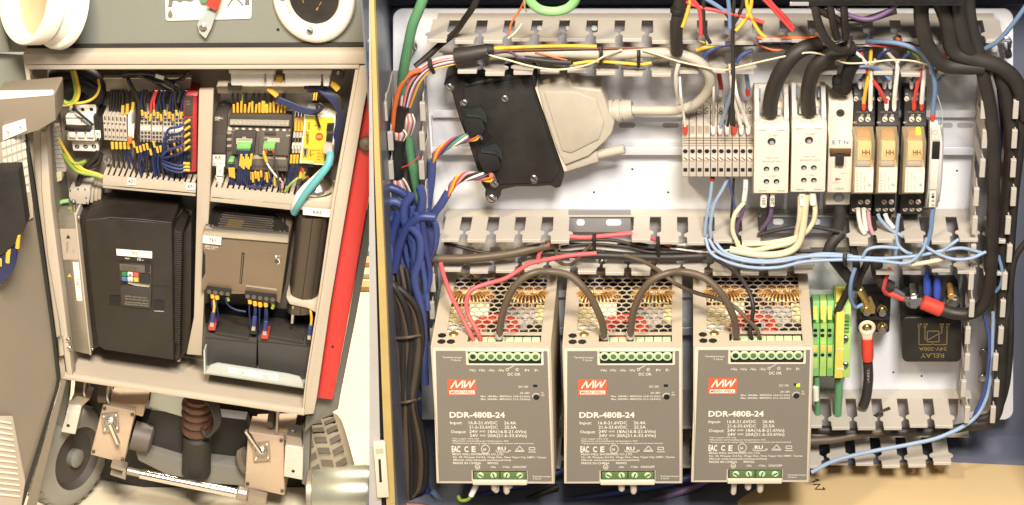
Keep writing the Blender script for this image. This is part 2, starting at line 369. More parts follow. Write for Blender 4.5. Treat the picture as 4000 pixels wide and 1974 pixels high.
# ------------------------------------------------------------------ rails
def dinrail(label, u0, u1, v0, v1, d=18):
    t = thing('din_rail', label, 'rail', ((u0 + u1) / 2, v1, 0)); h = (v1 - v0)
    vs = [v0, v0 + h * .16, v0 + h * .2, v0 + h * .8, v0 + h * .84, v1]
    part('flange', MB().box(u0, vs[0], u1, vs[1], d + 22, d + 28), K['rail'], t, bev=1.5)
    part('flange', MB().box(u0, vs[4], u1, vs[5], d + 22, d + 28), K['rail'], t, bev=1.5)
    part('web', MB().box(u0, vs[1] - 6, u1, vs[4] + 6, 0.5, d), K['rail'], t, bev=1.5)
    return t
r1 = dinrail('bright steel rail behind the grey plug and terminal row', 1690, 3812, 432, 606)
for u in (2450, 2620, 3690, 3770): part('slot', MB().prism(rrect(u - 32, 480, u + 32, 500, 10), 15, 19), K['ductgrey'], r1)
r2 = dinrail('steel rail behind the three power supplies', 1700, 3330, 1135, 1310)
# ================================================================== TERMINAL ROW
g10 = 'grey screw terminals in the row'
x_t = [2664 + 27.3 * i for i in range(10)]
tprof = [(692, 40), (690, 250), (577, 250), (560, 220), (532, 165), (490, 165), (470, 130), (440, 75), (395, 20), (395, 6)]
ferr = [('redfer', 'wht'), None, None, None, ('whitefer', 'greyw'), ('whitefer', 'lblu'), ('whitefer', 'blackcab'), ('redfer', 'blackcab'), ('whitefer', 'wht'), ('whitefer', 'wht')]
ords = ['leftmost', 'second', 'third', 'fourth', 'fifth', 'sixth', 'seventh', 'eighth', 'ninth', 'rightmost']
for i, x in enumerate(x_t):
    t = thing('terminal_block', '%s grey screw terminal of the row beside the beige fuse block' % (ords[i] if i in (0, 9) else ords[i] + ' from left'), 'terminal block', (x + 13, 692, 40), g10)
    if i == 0:
        t0 = t
        part('body', MB().xprof(x + .8, x + 26.4, tprof, (600, 250)), K['termgrey'], t, bev=2)
        for k, (v, d) in enumerate(((570, 236), (560, 219), (549, 199), (540, 182))):
            part('ridge', MB().xprof(x + .5, x + 26.7, [(v, d), (v - 5, d - 2), (v - 5, d + 6), (v, d + 7)], (600, 250)), K['inkgrey'], t)
        part('wire_hole', MB().cyl(x + 13, 592, 246, 251, 9.5), K['dark'], t)
        screw(t, x + 13, 620, 250, 11, K['psuedge'], h=6)
        part('wire_hole', MB().box(x + 5, 657, x + 21, 672, 246, 251), K['dark'], t, bev=2)
        screw(t, x + 13, 436, 82, 8, K['zinc'], h=14)
        part('wire_hole', MB().box(x + 5, 492, x + 21, 520, 162, 166.2), K['inkgrey'], t)
    else:
        for ch in list(t0.children): copy_tree(ch, t)
def ferrule(parent, u, v0, v1, r, m, d, lean=0): return part('ferrule', MB().lathe(P(u + lean, v0, d), P(u, v1, d), [(0, r), ((v1 - v0) * .8, r * .95), ((v1 - v0) * 1.1, r * .6)], 8), m, parent)
for i, f in enumerate(ferr):
    if not f: continue
    x = x_t[i] + 13
    t = thing('terminal_wire', '%s wire entering the %s terminal of the grey row from above' % ({'wht': 'white', 'greyw': 'grey', 'lblu': 'light blue', 'blackcab': 'black'}[f[1]], ords[i]), 'wire', (x, 525, 175))
    ferrule(t, x, 492, 524, 10, K[f[0]], 178)
    top = {0: (2655, 300), 4: (2650 + 138, 330), 5: (2870, 270), 6: (2866, 60), 7: (2864, 10), 8: (2852, 250), 9: (2866, 300)}[i]
    if i in (0, 4, 5, 6, 7, 8, 9):
        part('core', MB().tube([P(x, 500, 180), P(x + (top[0] - x) * .35, 440, 205), P(x + (top[0] - x) * .8, (440 + top[1]) / 2, 250), P(top[0], top[1], 230)], 7.5 if i in (5, 8, 9) else 5, 9), K[f[1]], t, smooth=70)
# rear row of ferruled wires
for u, m1, m2 in ((2815, 'whitefer', 'red'), (2921, 'redfer', 'lblu'), (2776, 'redfer', 'brnw')):
    t = thing('terminal_wire', {2815: 'red wires with white ferrule behind the grey terminals', 2921: 'pale blue wire pair with red ferrule beside the beige block', 2776: 'brown wire with red ferrule behind the loop of the grey cable'}[u], 'wire', (u, 380, 60))
    ferrule(t, u, 348, 376, 9, K[m1], 80)
    part('core', MB().tube([P(u, 352, 80), P(u - 6, 320, 95), P(u - 14, 270, 90)], 5), K[m2], t); part('core', MB().tube([P(u + 7, 352, 80), P(u + 2, 320, 95), P(u - 6, 270, 90)], 5), K[m2], t)
# wires out below
for u, pts, m, lb in ((2782, [(2782, 695), (2776, 760), (2760, 850), (2752, 920)], 'lblu', 'light blue wire with red collar leaving the bottom of the grey terminals'),
                      (2845, [(2845, 695), (2820, 745), (2790, 800), (2775, 880), (2778, 930)], 'lblu', 'light blue wire bowing left below the grey terminals'),
                      (2850, [(2846, 698), (2860, 760), (2872, 830), (2862, 900)], 'cblu', 'dark blue wire hanging below the eighth grey terminal'),
                      (2866, [(2866, 698), (2862, 770), (2856, 850)], 'blackcab', 'black wire hanging below the eighth grey terminal')):
    cable(pts, 7 if m == 'lblu' else 5, K[m], lb, 'wire', 'wire', d=215)
solo('ferrule', MB().lathe(P(2783, 693, 215), P(2781, 710, 215), [(0, 10), (12, 10), (16, 7)], 8), K['redfer'], 'red ferrule collar under the grey terminal row', 'ferrule')
t = thing('terminal_wire', 'dark wire in a white marker sleeve below the rightmost grey terminal', 'wire', (2905, 930, 220))
part('marker_sleeve', MB().tube([P(2913, 700, 220), P(2912, 740, 222), P(2906, 785, 225)], 9.5), K['wht'], t)
part('core', MB().tube([P(2910, 780, 224), P(2900, 830, 225), P(2880, 880, 215), P(2868, 940, 200)], 7), K['pur'], t)
lettering([('0', 2912, 743, 232, 9, None, 'c')], K['inkdark'], t)
# ================================================================== BEIGE FUSE BLOCKS
def fuse_block(u0, u1, vo, lb):
    t = thing('fuse_block', lb, 'fuse block', ((u0 + u1) / 2, 755 + vo, 40)); uc = (u0 + u1) / 2; w_ = u1 - u0
    prof = [(757, 30), (755, 300), (505, 300), (488, 280), (458, 226), (440, 150), (330, 60), (322, 20)]
    part('body', MB().xprof(u0, u1, [(v + vo, d) for v, d in prof], (600 + vo, 300)), K['beige'], t, bev=5)
    for a, b in ((u0 + 1, u0 + 20), (u1 - 20, u1 - 1)):
        part('cheek', MB().xprof(a, b, [(478 + vo, 258), (462 + vo, 262), (328 + vo, 128), (326 + vo, 60), (440 + vo, 120)], (600 + vo, 300)), K['beigegrey'], t, bev=4)
        part('clip', MB().xprof(a + (21 if a < uc else -10), b + (9 if a < uc else -20), [(385 + vo, 125), (345 + vo, 90), (345 + vo, 105), (385 + vo, 145)], (600 + vo, 300)), K['lblu'], t, bev=2)
    part('recess', MB().box(uc - 38, 430 + vo, uc + 38, 452 + vo, 205, 230), K['beigegrey'], t, bev=4)
    for u, v, r in ((uc, 553, 16.5), (uc - 20, 660, 12), (uc + 19, 660, 12), (uc - 20, 709, 12), (uc + 19, 709, 12)):
        h = part('screw_hole', MB().cyl(u, v + vo, 297, 300.9, r, 18), K['dark'] if v > 700 else K['inkdark'], t)
        part('rim', MB().torus(P(u, v + vo, 300), (0, -1, 0), r, 1.8, 22, 6), K['psuedge'], h)
        part('screw', MB().cyl(u + 1, v + vo + r * .35, 300.8, 301.6, r * .5, 10), K['ductgrey'], h)
    for u in (uc - 36, uc + 36):
        for v in (509, 746): part('notch', MB().box(u - 15, v + vo - 1.5, u + 15, v + vo + 1.5, 298, 301), K['inkgrey'], t)
    lettering([('CT6 ABST', uc + 4, 533 + vo, 300, 7, 44, 'c'), ('A60C 100A', uc + 3, 620 + vo, 300, 6, 48, 'c'), ('BREAKER 400V', uc + 3, 634 + vo, 300, 6, 76, 'c'), ('14 TEC', uc + 3, 692 + vo, 300, 6, 36, 'c'),
               ('2R 2.5Nm', uc, 480 + vo, 278, 7, 66, 'c')], K['inkgrey'], t)
    return t
fuse_block(2946, 3082, 0, 'beige fuse block with thick black cable, next to the grey terminal row')
fuse_block(3092, 3228, -5, 'beige fuse block with thick black cable, next to the narrow circuit breaker')
# ================================================================== CIRCUIT BREAKER
t = thing('circuit_breaker', 'narrow cream circuit breaker with brown band and black toggle', 'circuit breaker', (3280, 800, 30))
part('body', MB().xprof(3232, 3328, [(802, 20), (800, 185), (520, 185), (398, 185), (345, 80), (345, 20)], (600, 200)), K['beige'], t, bev=4)
part('nose', MB().xprof(3236, 3330, [(752, 180), (752, 262), (545, 262), (506, 184)], (600, 262)), K['beige'], t, bev=4)
part('band', MB().box(3240, 582, 3325, 600, 250, 267), K['brown'], t, bev=3); part('band', MB().box(3241, 602, 3324, 612, 250, 265), K['blackcab'], t, bev=2)
part('toggle', MB().box(3264, 608, 3297, 649, 255, 282), K['black'], t, bev=3)
part('toggle_slot', MB().box(3256, 612, 3304, 652, 255, 263), K['psuedge'], t)
h = part('screw_hole', MB().cyl(3283, 444, 180, 186.5, 19, 18), K['beigegrey'], t); screw(h, 3283, 443, 186, 16, K['toroidcore'], h=3)
h = part('screw_hole', MB().cyl(3276, 772, 180, 186.5, 22, 18), K['ductgrey'], t); part('screw', MB().cyl(3276, 776, 185, 188, 14), K['zinc'], h)
lettering([('E·T·N', 3283, 564, 262, 15, 62, 'c')], K['inkblue'], t, bold=.015)
lettering([('C80A', 3280, 742, 262, 9, 36, 'c'), ('6000', 3262, 716, 262, 5, 22, 'c'), ('400V~', 3300, 680, 262, 5, 30, 'c')], K['inkgrey'], t)
part('red_mark', flat([(3263, 694), (3263, 707), (3288, 700)], 262, 1.5), K['redfer'], t)
# ================================================================== RELAYS ON BLACK SOCKETS
def relay_module(u0, u1, lb, lit, nm):
    w_ = u1 - u0; uc = (u0 + u1) / 2
    t = thing('relay_module', lb, 'relay', (uc, 838, 30), 'plug in relays on the upper rail')
    b = part('socket', MB().xprof(u0, u1 - 8, [(838, 20), (836, 165), (812, 190), (770, 200), (500, 200), (492, 200), (440, 175), (392, 170), (335, 130), (325, 20)], (600, 200)), K['black'], t, bev=3)
    f0, f1 = u0 + 9, u1 - 11
    part('base_block', MB().box(u0 + 7, 668, u1 - 9, 752, 215, 306), K['relayframe'], t, bev=4)
    part('coil_bobbin', MB().box(f0 + 4, 562, f1 - 6, 630, 222, 292), K['relayyel'], t, bev=8); part('yoke', MB().box(f0 + 2, 556, f0 + 10, 660, 220, 298), K['zinc'], t, bev=2); part('contact_spring', MB().box(f1 - 12, 600, f1 - 7, 668, 225, 300), K['copper'], t, bev=1)
    part('coil', MB().box(f0 + 10, 528, f1 - 8, 556, 205, 268), K['copper'], t, bev=6)
    part('coil', MB().box(f0 + 8, 512, uc, 560, 190, 225), K['brass'], t, bev=6)
    part('cover', MB().xprof(u0 + 2, u1 - 4, [(760, 195), (757, 318), (554, 318), (493, 202)], (600, 318)), K['ambercase'], t, bev=4)
    part('armature', MB().box(f0 + 6, 634, f1 - 6, 650, 270, 296), K['ductgrey'], t, bev=3); part('label_plate', MB().box(f0, 658, f1, 752, 314, 320.5), K['relaylabel'], t)
    lettering([('HH', (f0 + f1) / 2 + 8, 604, 318.5, 17, 30, 'c')], K['brown'], t, bold=.02)
    lettering([('RELPOL', f0 + 12, 745, 320.5, 7, 78), ('R2N 2CO 12A', f0 + 26, 743, 320.5, 5, 72), ('250V~ 24VDC', f0 + 40, 743, 320.5, 5, 62)], K['inkgrey'], t, rot=(0, -1))
    lettering([('UL', f1 - 14, 728, 320.5, 11, 14, 'c')], K['inkdark'], t)
    for k in range(2): screw(t, uc - 14 + 27 * k, 791, 197, 10, K['psuedge'], h=6)
    for k in range(3): screw(t, uc - 38 + 27 * k, 819, 182, 10, K['psuedge'], h=6)
    for k in range(2): screw(t, uc - 12 + 27 * k, 469, 190, 10, K['psuedge'], h=6)
    for k in range(3): screw(t, uc - 32 + 30 * k, 389, 168, 9, K['psuedge'], h=5)
    lettering([('14', uc - 8, 454, 182, 8, None, 'c'), ('24', uc + 16, 454, 182, 8, None, 'c'), ('11', uc - 32, 372, 160, 8, None, 'c'), ('21', uc + 12, 372, 160, 8, None, 'c'), ('IEC', u0 + 9, 482, 198, 6, 14, 'c')], K['print'], t)
    part('marking', flat([(uc - 30, 437.5), (u1 - 10, 437.5), (u1 - 10, 439), (uc - 30, 439)], 174, 2.5), K['inkgrey'], t)
    if lit: part('indicator_lamp', MB().cyl(u1 - 32, 520, 230, 262, 9, 12), K['led'], t)
    return t
relay_module(3331, 3421, 'plug in relay next to the circuit breaker, yellow and white wires on top', False, 1)
relay_module(3424, 3514, 'middle plug in relay of three, red and white wires on top', False, 2)
relay_module(3527, 3621, 'plug in relay with glowing green lamp, next to narrow beige module', True, 3)
# wires into relay sockets
for u, v0, cm, fm, tp, lb in ((3374, 430, 'yel', 'redfer', (3403, 190), 'yellow wire with red ferrule on the first relay'), (3400, 432, 'wht', 'whitefer', (3405, 270), 'white sleeved wire on the first relay beside the yellow wire'),
                              (3463, 430, 'red', 'whitefer', (3360, 195), 'red wire slanting down to the middle relay'), (3493, 432, 'wht', 'whitefer', (3508, 240), 'white sleeved wire on the middle relay'),
                              (3570, 430, 'red', 'redfer', (3605, 280), 'red wire with red ferrule on the lit relay'), (3600, 430, 'wht', 'redfer', (3615, 260), 'white sleeved wire with red ferrule on the lit relay')):
    t = thing('relay_wire', lb, 'wire', (u, v0, 180)); r = 9 if cm == 'wht' else 7.5
    ferrule(t, u, v0 - 34, v0, 9, K[fm], 182)
    part('core', MB().tube([P(u, v0 - 28, 184), P(u + (tp[0] - u) * .3, v0 - 85, 205), P(u + (tp[0] - u) * .75, v0 - 150, 215), P(tp[0], tp[1], 190)], r), K[cm], t, smooth=70)
for u, tp, cm, lb in ((3360, (3400, 250), 'cblu', 'first'), (3376, (3420, 230), 'wht', 'first'), (3455, (3410, 270), 'slate', 'middle'), (3477, (3400, 262), 'slate', 'middle'), (3561, (3600, 285), 'cblu', 'lit'), (3583, (3610, 280), 'redfer', 'lit')):
    t = thing('relay_wire', '%s wire with white ferrule at the back of the %s relay' % ({3360: 'left, blue', 3376: 'right, white', 3455: 'left, grey blue', 3477: 'right, grey blue', 3561: 'left, blue', 3583: 'right, red'}[u], lb), 'wire', (u, 345, 150), 'back row wires of the %s relay' % lb)
    ferrule(t, u, 312, 346, 8.5, K['whitefer'], 150); part('core', MB().tube([P(u, 318, 152), P((u + tp[0]) / 2, 290, 165), P(tp[0], tp[1], 150)], 6), K[cm], t)
# wires leaving relays below
for pts, cm, lb in (([(3352, 815), (3355, 850), (3364, 890), (3378, 912)], 'wht', 'white marked wire under the first relay, left of two'), ([(3374, 815), (3376, 850), (3384, 900)], 'wht', 'white marked wire under the first relay, right of two'),
                    ([(3392, 830), (3398, 880), (3410, 915)], 'pnk', 'pale pink wire under the first relay'), ([(3430, 838), (3440, 860), (3475, 895), (3530, 925)], 'lblu', 'light blue wire crossing below the middle relay'),
                    ([(3458, 838), (3468, 862), (3490, 890)], 'wht', 'white sleeved wire below the middle relay'), ([(3512, 838), (3506, 870), (3500, 930), (3498, 1000)], 'lblu', 'light blue wire dropping from the lit relay')):
    cable(pts, 9 if cm == 'wht' else 7.5, K[cm], lb, 'wire', 'wire', d=205)
# narrow beige module
t = thing('interface_module', 'narrow beige interface module with black window beside the lit relay', 'module', (3655, 812, 30))
part('body', MB().xprof(3630, 3680, [(812, 20), (811, 210), (745, 262), (560, 262), (500, 240), (470, 215), (462, 20)], (600, 250)), K['beigegrey'], t, bev=3)
part('face', MB().box(3640, 500, 3672, 550, 240, 262), K['beige'], t, bev=2)
part('window', MB().box(3641, 556, 3671, 622, 255, 266), K['dark'], t, bev=2); part('label_plate', MB().box(3634, 626, 3662, 740, 255, 265), K['relaylabel'], t, bev=1)
part('tag_plate', MB().box(3630, 746, 3655, 810, 205, 262), K['relaylabel'], t, bev=1)
for v in (756, 766, 782, 798): part('marking', MB().box(3639, v, 3650, v + 8, 258, 263), K['inkdark'] if v == 766 else K['inkgrey'], t)
part('test_button', MB().torus(P(3653, 517, 262), (0, -1, 0), 9, 1.5, 20, 6), K['inkgrey'], t)
part('terminal_cap', MB().cyl(3672, 480, 215, 235, 7), K['lblu'], t)
t = thing('relay_wire', 'blue grey wire with red ferrule dropping onto the narrow beige module', 'wire', (3644, 470, 215))
ferrule(t, 3644, 440, 470, 10, K['redfer'], 225)
part('core', MB().tube([P(3644, 446, 226), P(3648, 400, 232), P(3652, 330, 250), P(3630, 245, 262), P(3580, 195, 262), P(3500, 168, 255), P(3380, 160, 230)], 9), K['slate'], t, smooth=70)
cable([(3646, 812), (3640, 850), (3636, 900), (3620, 960)], 9, K['slate'], 'blue grey wire leaving the bottom of the narrow beige module', 'wire', 'wire', d=240)
cable([(3658, 325, 230), (3690, 290, 225), (3740, 272, 200)], 5, K['slate'], 'thin blue wire branching towards the right edge of the top duct', 'wire', 'wire')
cable([(3660, 370, 240), (3676, 420, 245), (3682, 480, 262), (3684, 560, 262), (3678, 700, 260), (3668, 790, 250)], 2.2, K['ductgrey'], 'hair thin wire beside the narrow beige module', 'wire', 'wire')
# ================================================================== BLACK CONTROLLER WITH GREY PLUG
t = thing('controller_box', 'black plastic controller box screwed on at a tilt', 'controller', (1960, 790, 40))
body = [(1733, 332), (1741, 311), (1764, 297), (1784, 297), (1827, 329), (1989, 293), (2083, 289), (2095, 305), (2095, 378), (2123, 450), (2180, 607), (2204, 666), (2203, 690), (2190, 733), (2171, 739), (2151, 727), (2099, 731), (2020, 731), (1959, 743),
        (1955, 765), (1942, 790), (1918, 798), (1898, 784), (1894, 761), (1898, 745), (1882, 721), (1855, 639), (1831, 564), (1796, 474), (1764, 362), (1745, 356)]
part('housing', MB().prism(body, 40, 150), K['black'], t, bev=9, seg=3)
part('lid', MB().prism([(1812, 345), (2075, 300), (2090, 385), (2190, 665), (2160, 712), (1950, 722), (1900, 690), (1800, 440)], 145, 158), K['black'], t, bev=6)
for u, v, r in ((1756, 341, 15), (1815, 404, 15), (1972, 388, 16), (2086, 700, 17), (1931, 718, 14), (1920, 778, 19)):
    part('washer', MB().torus(P(u, v, 152), (0, -1, 0), r, 2.5, 20, 6), K['zinc'], t); screw(t, u, v, 156, r * .85, K['steel'], h=8)
for k, (u, v) in enumerate(((1812, 446), (1872, 588))):
    c = part('connector', MB().prism([(u, v), (u + 62, v - 12), (u + 84, v + 60), (u + 74, v + 78), (u + 20, v + 92), (u - 8, v + 30)], 150, 215), K['dark'], t, bev=5)
    part('window', MB().prism([(u + 4, v - 4), (u + 66, v - 22), (u + 88, v + 6), (u + 92, v + 44), (u + 66, v + 16), (u + 8, v + 10)], 205, 222), K['smoky'], c, bev=3)
tw = [('org', 'yel', 'red', 'blu', 'grn'), ('org', 'yel', 'red', 'pnk', 'blackcab')]
for k, (pts, lb) in enumerate((([(1858, 528), (1820, 540), (1770, 556), (1720, 588), (1695, 615), (1686, 632)], 'twisted rainbow wires fanning from the upper socket of the black controller'), ([(1912, 692), (1870, 688), (1820, 690), (1785, 705), (1760, 735), (1745, 760)], 'twisted rainbow wires fanning from the lower socket of the black controller'))):
    t = thing('twisted_wires', lb, 'wires', (pts[-1][0], pts[-1][1], 150))
    for j, cm in enumerate(tw[k] + ('wht', 'pur')):
        q = []
        for i, (u, v) in enumerate(pts):
            a = j * 0.9 + i * 1.35; rr = 14 if i else 20
            q.append(P(u + rr * math.cos(a) * .5, v + rr * math.sin(a), 190 - i * 6 + rr * math.cos(a) * .8))
        q.insert(0, P(pts[0][0] - 6 + j * 5, pts[0][1] - 26 + j * 7, 196))
        part('strand', MB().tube(q, 5.2, 7, 7), K[cm], t, smooth=70)
cable([(1688, 628), (1684, 700), (1672, 790), (1668, 850), (1672, 930)], 17, K['cblu'], 'blue sheathed cable feeding the upper socket of the black controller', d=160)
cable([(1750, 752), (1725, 795), (1700, 830), (1680, 880)], 16, K['cblu'], 'blue sheathed cable feeding the lower socket of the black controller', d=160)
t = thing('data_plug', 'large light grey moulded plug latched to the black controller', 'plug', (2300, 670, 60))
part('hood', MB().prism([(2098, 338), (2222, 311), (2240, 340), (2348, 352), (2364, 388), (2380, 440), (2402, 481), (2391, 521), (2371, 548), (2332, 584), (2300, 612), (2206, 648), (2180, 600), (2124, 446)], 50, 165), K['greyw'], t, bev=10, seg=3)
part('panel', MB().prism([(2125, 360), (2250, 362), (2330, 392), (2360, 480), (2340, 545), (2230, 600), (2195, 590)], 160, 172), K['greyw'], t, bev=7)
part('latch_bar', MB().prism([(2206, 640), (2330, 592), (2338, 632), (2210, 672)], 70, 150), K['greyw'], t, bev=4)
part('thumb_screw', MB().rod(P(2325, 606, 120), P(2440, 582, 130), 19, 12), K['greyw'], t)
part('flange', MB().prism([(2090, 345), (2100, 340), (2216, 668), (2204, 672)], 40, 160), K['psuedge'], t, bev=2)
b = part('strain_relief', MB().lathe(P(2352, 440, 110), P(2470, 428, 120), [(0, 42), (18, 45), (20, 40), (26, 40), (28, 45), (45, 45), (47, 39), (53, 39), (55, 44), (72, 44), (74, 38), (80, 38), (82, 41), (116, 36)], 20), K['greyw'], t)
cable([(2440, 430, 120), (2540, 432, 130), (2640, 430, 150), (2715, 408, 175), (2765, 355, 210), (2772, 300, 240), (2735, 245, 250), (2650, 212, 245), (2540, 206, 240), (2400, 212, 230), (2240, 208, 220), (2060, 206, 215), (1925, 204, 210)], 19, K['greyw'], 'thick light grey cable looping from the grey plug into the top duct', n=14)
for u, v0, v1 in ((2347, 182, 252), (2494, 196, 262)):
    q = [P(u, v0, 250), P(u + 1, (v0 + v1) / 2, 262), P(u, v1, 235)]
    solo('cable_tie', MB().tube(q, 7, 6), K['black'], 'black cable tie round the grey cable, %s' % ('nearer the black controller' if u < 2400 else 'nearer the cable loop'), 'cable tie')
# ================================================================== POWER SUPPLIES
DF, DB = 620, 60
def make_psu():
    U0, U1, V0, V1 = 2202, 2664, 1357, 1890
    t = thing('power_supply', 'x', 'power supply', ((U0 + U1) / 2, V1, 340), 'three tan power supplies on the lower rail')
    x0, x1 = P(U0, 1600, DF).x, P(U1, 1600, DF).x; zt, zb = P(0, V0, DF).z, P(0, V1, DF).z; yf, yb = -DF * S, -DB * S; T = 7 * S
    part('side_panel', MB().wbox(x0, x0 + T, yf + 4 * S, yb, zb, zt - 2 * S), K['psubody'], t, bev=2)
    part('side_panel', MB().wbox(x1 - T, x1, yf + 4 * S, yb, zb, zt - 2 * S), K['psubody'], t, bev=2)
    part('back_panel', MB().wbox(x0 + T, x1 - T, yb - T, yb, zb, zt - 2 * S), K['psubody'], t)
    part('bottom_panel', MB().wbox(x0 + T, x1 - T, yf + 10 * S, yb - T, zb, zb + T), K['psubody'], t)
    # front frame: raised pale edge
    nl, nr = 2338, 2630   # terminal window
    part('front_edge', MB().prism([(U0, V0), (U1 + 1, V0), (U1 + 1, V1), (U0, V1)], DF - 30, DF - 4), K['psuedge'], t, bev=4)
    part('front_plate', MB().prism([(U0 + 13, V0 + 16), (nl - 6, V0 + 16), (nl - 6, V0 + 70), (nr + 6, V0 + 70), (nr + 6, V0 + 16), (U1 - 13, V0 + 16), (U1 - 11, V1 - 11), (2560, V1 - 11), (2560, V1 - 54), (2340, V1 - 54), (2340, V1 - 11), (U0 + 11, V1 - 11)], DF - 8, DF), K['psuface'], t)
    # output terminals
    ot = part('output_terminal', MB().box(nl + 4, V0 + 17, nr - 4, V0 + 66, DF - 60, DF - 1), K['dark'], t)
    for i in range(8):
        u = nl + 22 + i * 35
        c = part('terminal_screw', MB().cyl(u, V0 + 38, DF - 12, DF + 5, 19, 16), K['termgreen'], ot)
        part('screw_head', MB().cyl(u, V0 + 38, DF + 3, DF + 7, 11, 10), K['dkgreen'] if i else K['inkdark'], c)
    part('terminal_lip', MB().box(nl, V0 + 12, nr, V0 + 18, DF - 20, DF + 4), K['psuedge'], t, bev=1)
    part('terminal_lip', MB().box(nl - 2, V0 + 66, nr + 2, V0 + 71, DF - 20, DF + 3), K['psuedge'], t, bev=1)
    # top: honeycomb cover
    def tp(u, v): return PZ(u, v, zt)
    hb = MB(); bx0, bx1 = P(U0 + 30, V0, DF).x, P(U1 - 26, V0, DF).x
    y_near = tp(2400, 1302).y; y_far = yb
    a = 20.6 * S; hx = a * math.cos(math.radians(30)) * 2; hy = a * 1.5
    inner = 0.86; th = 3 * S
    row = 0; y = y_near + a * .9
    while y < y_far - a * .6:
        x = bx0 + a * .9 + (hx / 2 if row % 2 else 0)
        while x < bx1 - a * .5:
            o = [(x + a * math.sin(math.radians(60 * k)), y + a * math.cos(math.radians(60 * k))) for k in range(6)]
            n = [(x + a * inner * math.sin(math.radians(60 * k)), y + a * inner * math.cos(math.radians(60 * k))) for k in range(6)]
            vs = [(p, q, zt) for p, q in o] + [(p, q, zt) for p, q in n] + [(p, q, zt - th) for p, q in n]
            fs = [(k, (k + 1) % 6, 6 + (k + 1) % 6, 6 + k) for k in range(6)] + [(6 + k, 6 + (k + 1) % 6, 12 + (k + 1) % 6, 12 + k) for k in range(6)]
            hb.add(vs, fs); x += hx
        y += hy; row += 1
    part('honeycomb_grille', hb, K['psubody'], t, kind='stuff')
    ws = P(U0, V0, DF).x; we = P(U1, V0, DF).x; d_ = 1.2 * S
    part('cover_strip', MB().wbox(ws, bx0 + a * .75, yf + 4 * S, yb, zt - 4 * S, zt - d_), K['psubody'], t)
    part('cover_strip', MB().wbox(bx1 - a * .7, we, yf + 4 * S, yb, zt - 4 * S, zt - d_), K['psubody'], t)
    part('cover_strip', MB().wbox(bx0 + a * .75, bx1 - a * .7, y_far - a * .8, y_far, zt - 4 * S, zt - d_), K['psubody'], t)
    yt0, yt1 = tp(2400, 1334).y, tp(2400, 1307).y
    xa, xb = P(nl, 1330, 560).x, P(nr - 6, 1330, 560).x
    part('cover_strip', MB().wbox(bx0 + a * .75, xa, yf + 4 * S, y_near + a * .5, zt - 4 * S, zt - d_), K['psubody'], t)
    part('cover_strip', MB().wbox(xb, bx1 - a * .7, yf + 4 * S, y_near + a * .5, zt - 4 * S, zt - d_), K['psubody'], t)
    part('cover_strip', MB().wbox(xa, xb, yf + 4 * S, yt0, zt - 4 * S, zt - d_), K['psubody'], t)
    part('cover_strip', MB().wbox(xa, xb, yt1, y_near + a * .5, zt - 4 * S, zt - d_), K['psubody'], t)
    # recessed green terminal seen from above
    part('terminal_well', MB().wbox(xa + 2 * S, xb - 2 * S, yt0, yt1, zt - 40 * S, zt - 34 * S), K['dark'], t)
    for i in range(8):
        w0 = (xb - xa - 12 * S) / 8; xx = xa + 8 * S + i * w0
        k_ = part('terminal_cell', MB().wbox(xx + 1 * S, xx + w0 - 1 * S, yt0 + 14 * S, yt1 - 2 * S, zt - 32 * S, zt - 9 * S), K['termgreen'], t, bev=2)
        part('clamp', MB().wbox(xx + 8 * S, xx + w0 - 8 * S, yt0 + 3 * S, yt0 + 13 * S, zt - 30 * S, zt - 18 * S), K['zinc'], k_)
    # loose holes and brass screw at the near left corner of the cover
    for u, v in ((2236, 1311), (2236, 1335), (2273, 1335)):
        c = tp(u, v)
        part('vent_hole', MB().lathe(c - Vector((0, 0, 2 * S)), c, [(0, 17), (2.2, 17)], 6), K['dark'], t)
    c = tp(2281, 1308); sk = part('screw', MB().lathe(c - Vector((0, 0, 2 * S)), c + Vector((0, 0, S)), [(0, 18), (5, 18), (10, 13)], 14), K['brass'], t)
    # inside: toroids, transformers, capacitors
    zi = zt - 50 * S
    part('circuit_board', MB().wbox(x0 + 10 * S, x1 - 10 * S, yf + 40 * S, yb - 10 * S, zi - 150 * S, zi - 140 * S), K['dkgreen'], t)
    for cu, cv, R in ((2330, 1160, 66), (2560, 1160, 68)):
        c = PZ(cu, cv, zi + 20 * S); c.z = zi + 14 * S
        o = part('choke', MB().torus(c, (0, .25, 1), R, 26, 26, 10), K['toroidcore'], t)
        wb = MB(); ax = Vector((0, .25, 1)).normalized(); e1 = ax.orthogonal().normalized(); e2 = ax.cross(e1)
        for i in range(38):
            an = 2 * math.pi * i / 38; rad = e1 * math.cos(an) + e2 * math.sin(an); tn = ax.cross(rad)
            wb.torus(c + rad * (R * S), tn, 31, 3.6, 10, 5)
        part('winding', wb, K['copper'], o, smooth=70)
    def ib(nm, u0, v0, u1, v1, h, m, up=30, bev=4):
        p, q = PZ(u0, v1, zi + up * S), PZ(u1, v0, zi + up * S)
        return part(nm, MB().wbox(p.x, q.x, p.y, q.y, zi + up * S - h * S, zi + up * S), m, t, bev=bev)
    ib('transformer', 2248, 1198, 2400, 1262, 90, K['paleyellow'], 30); ib('transformer', 2330, 1180, 2410, 1235, 70, K['creamwood'], 45)
    ib('transformer', 2470, 1120, 2560, 1200, 80, K['creamwood'], 5); ib('transformer', 2590, 1190, 2650, 1250, 70, K['paleyellow'], 38)
    ib('heat_sink', 2406, 1090, 2472, 1290, 100, K['dark'], 20); ib('capacitor', 2470, 1205, 2520, 1262, 60, K['ductgrey'], 30)
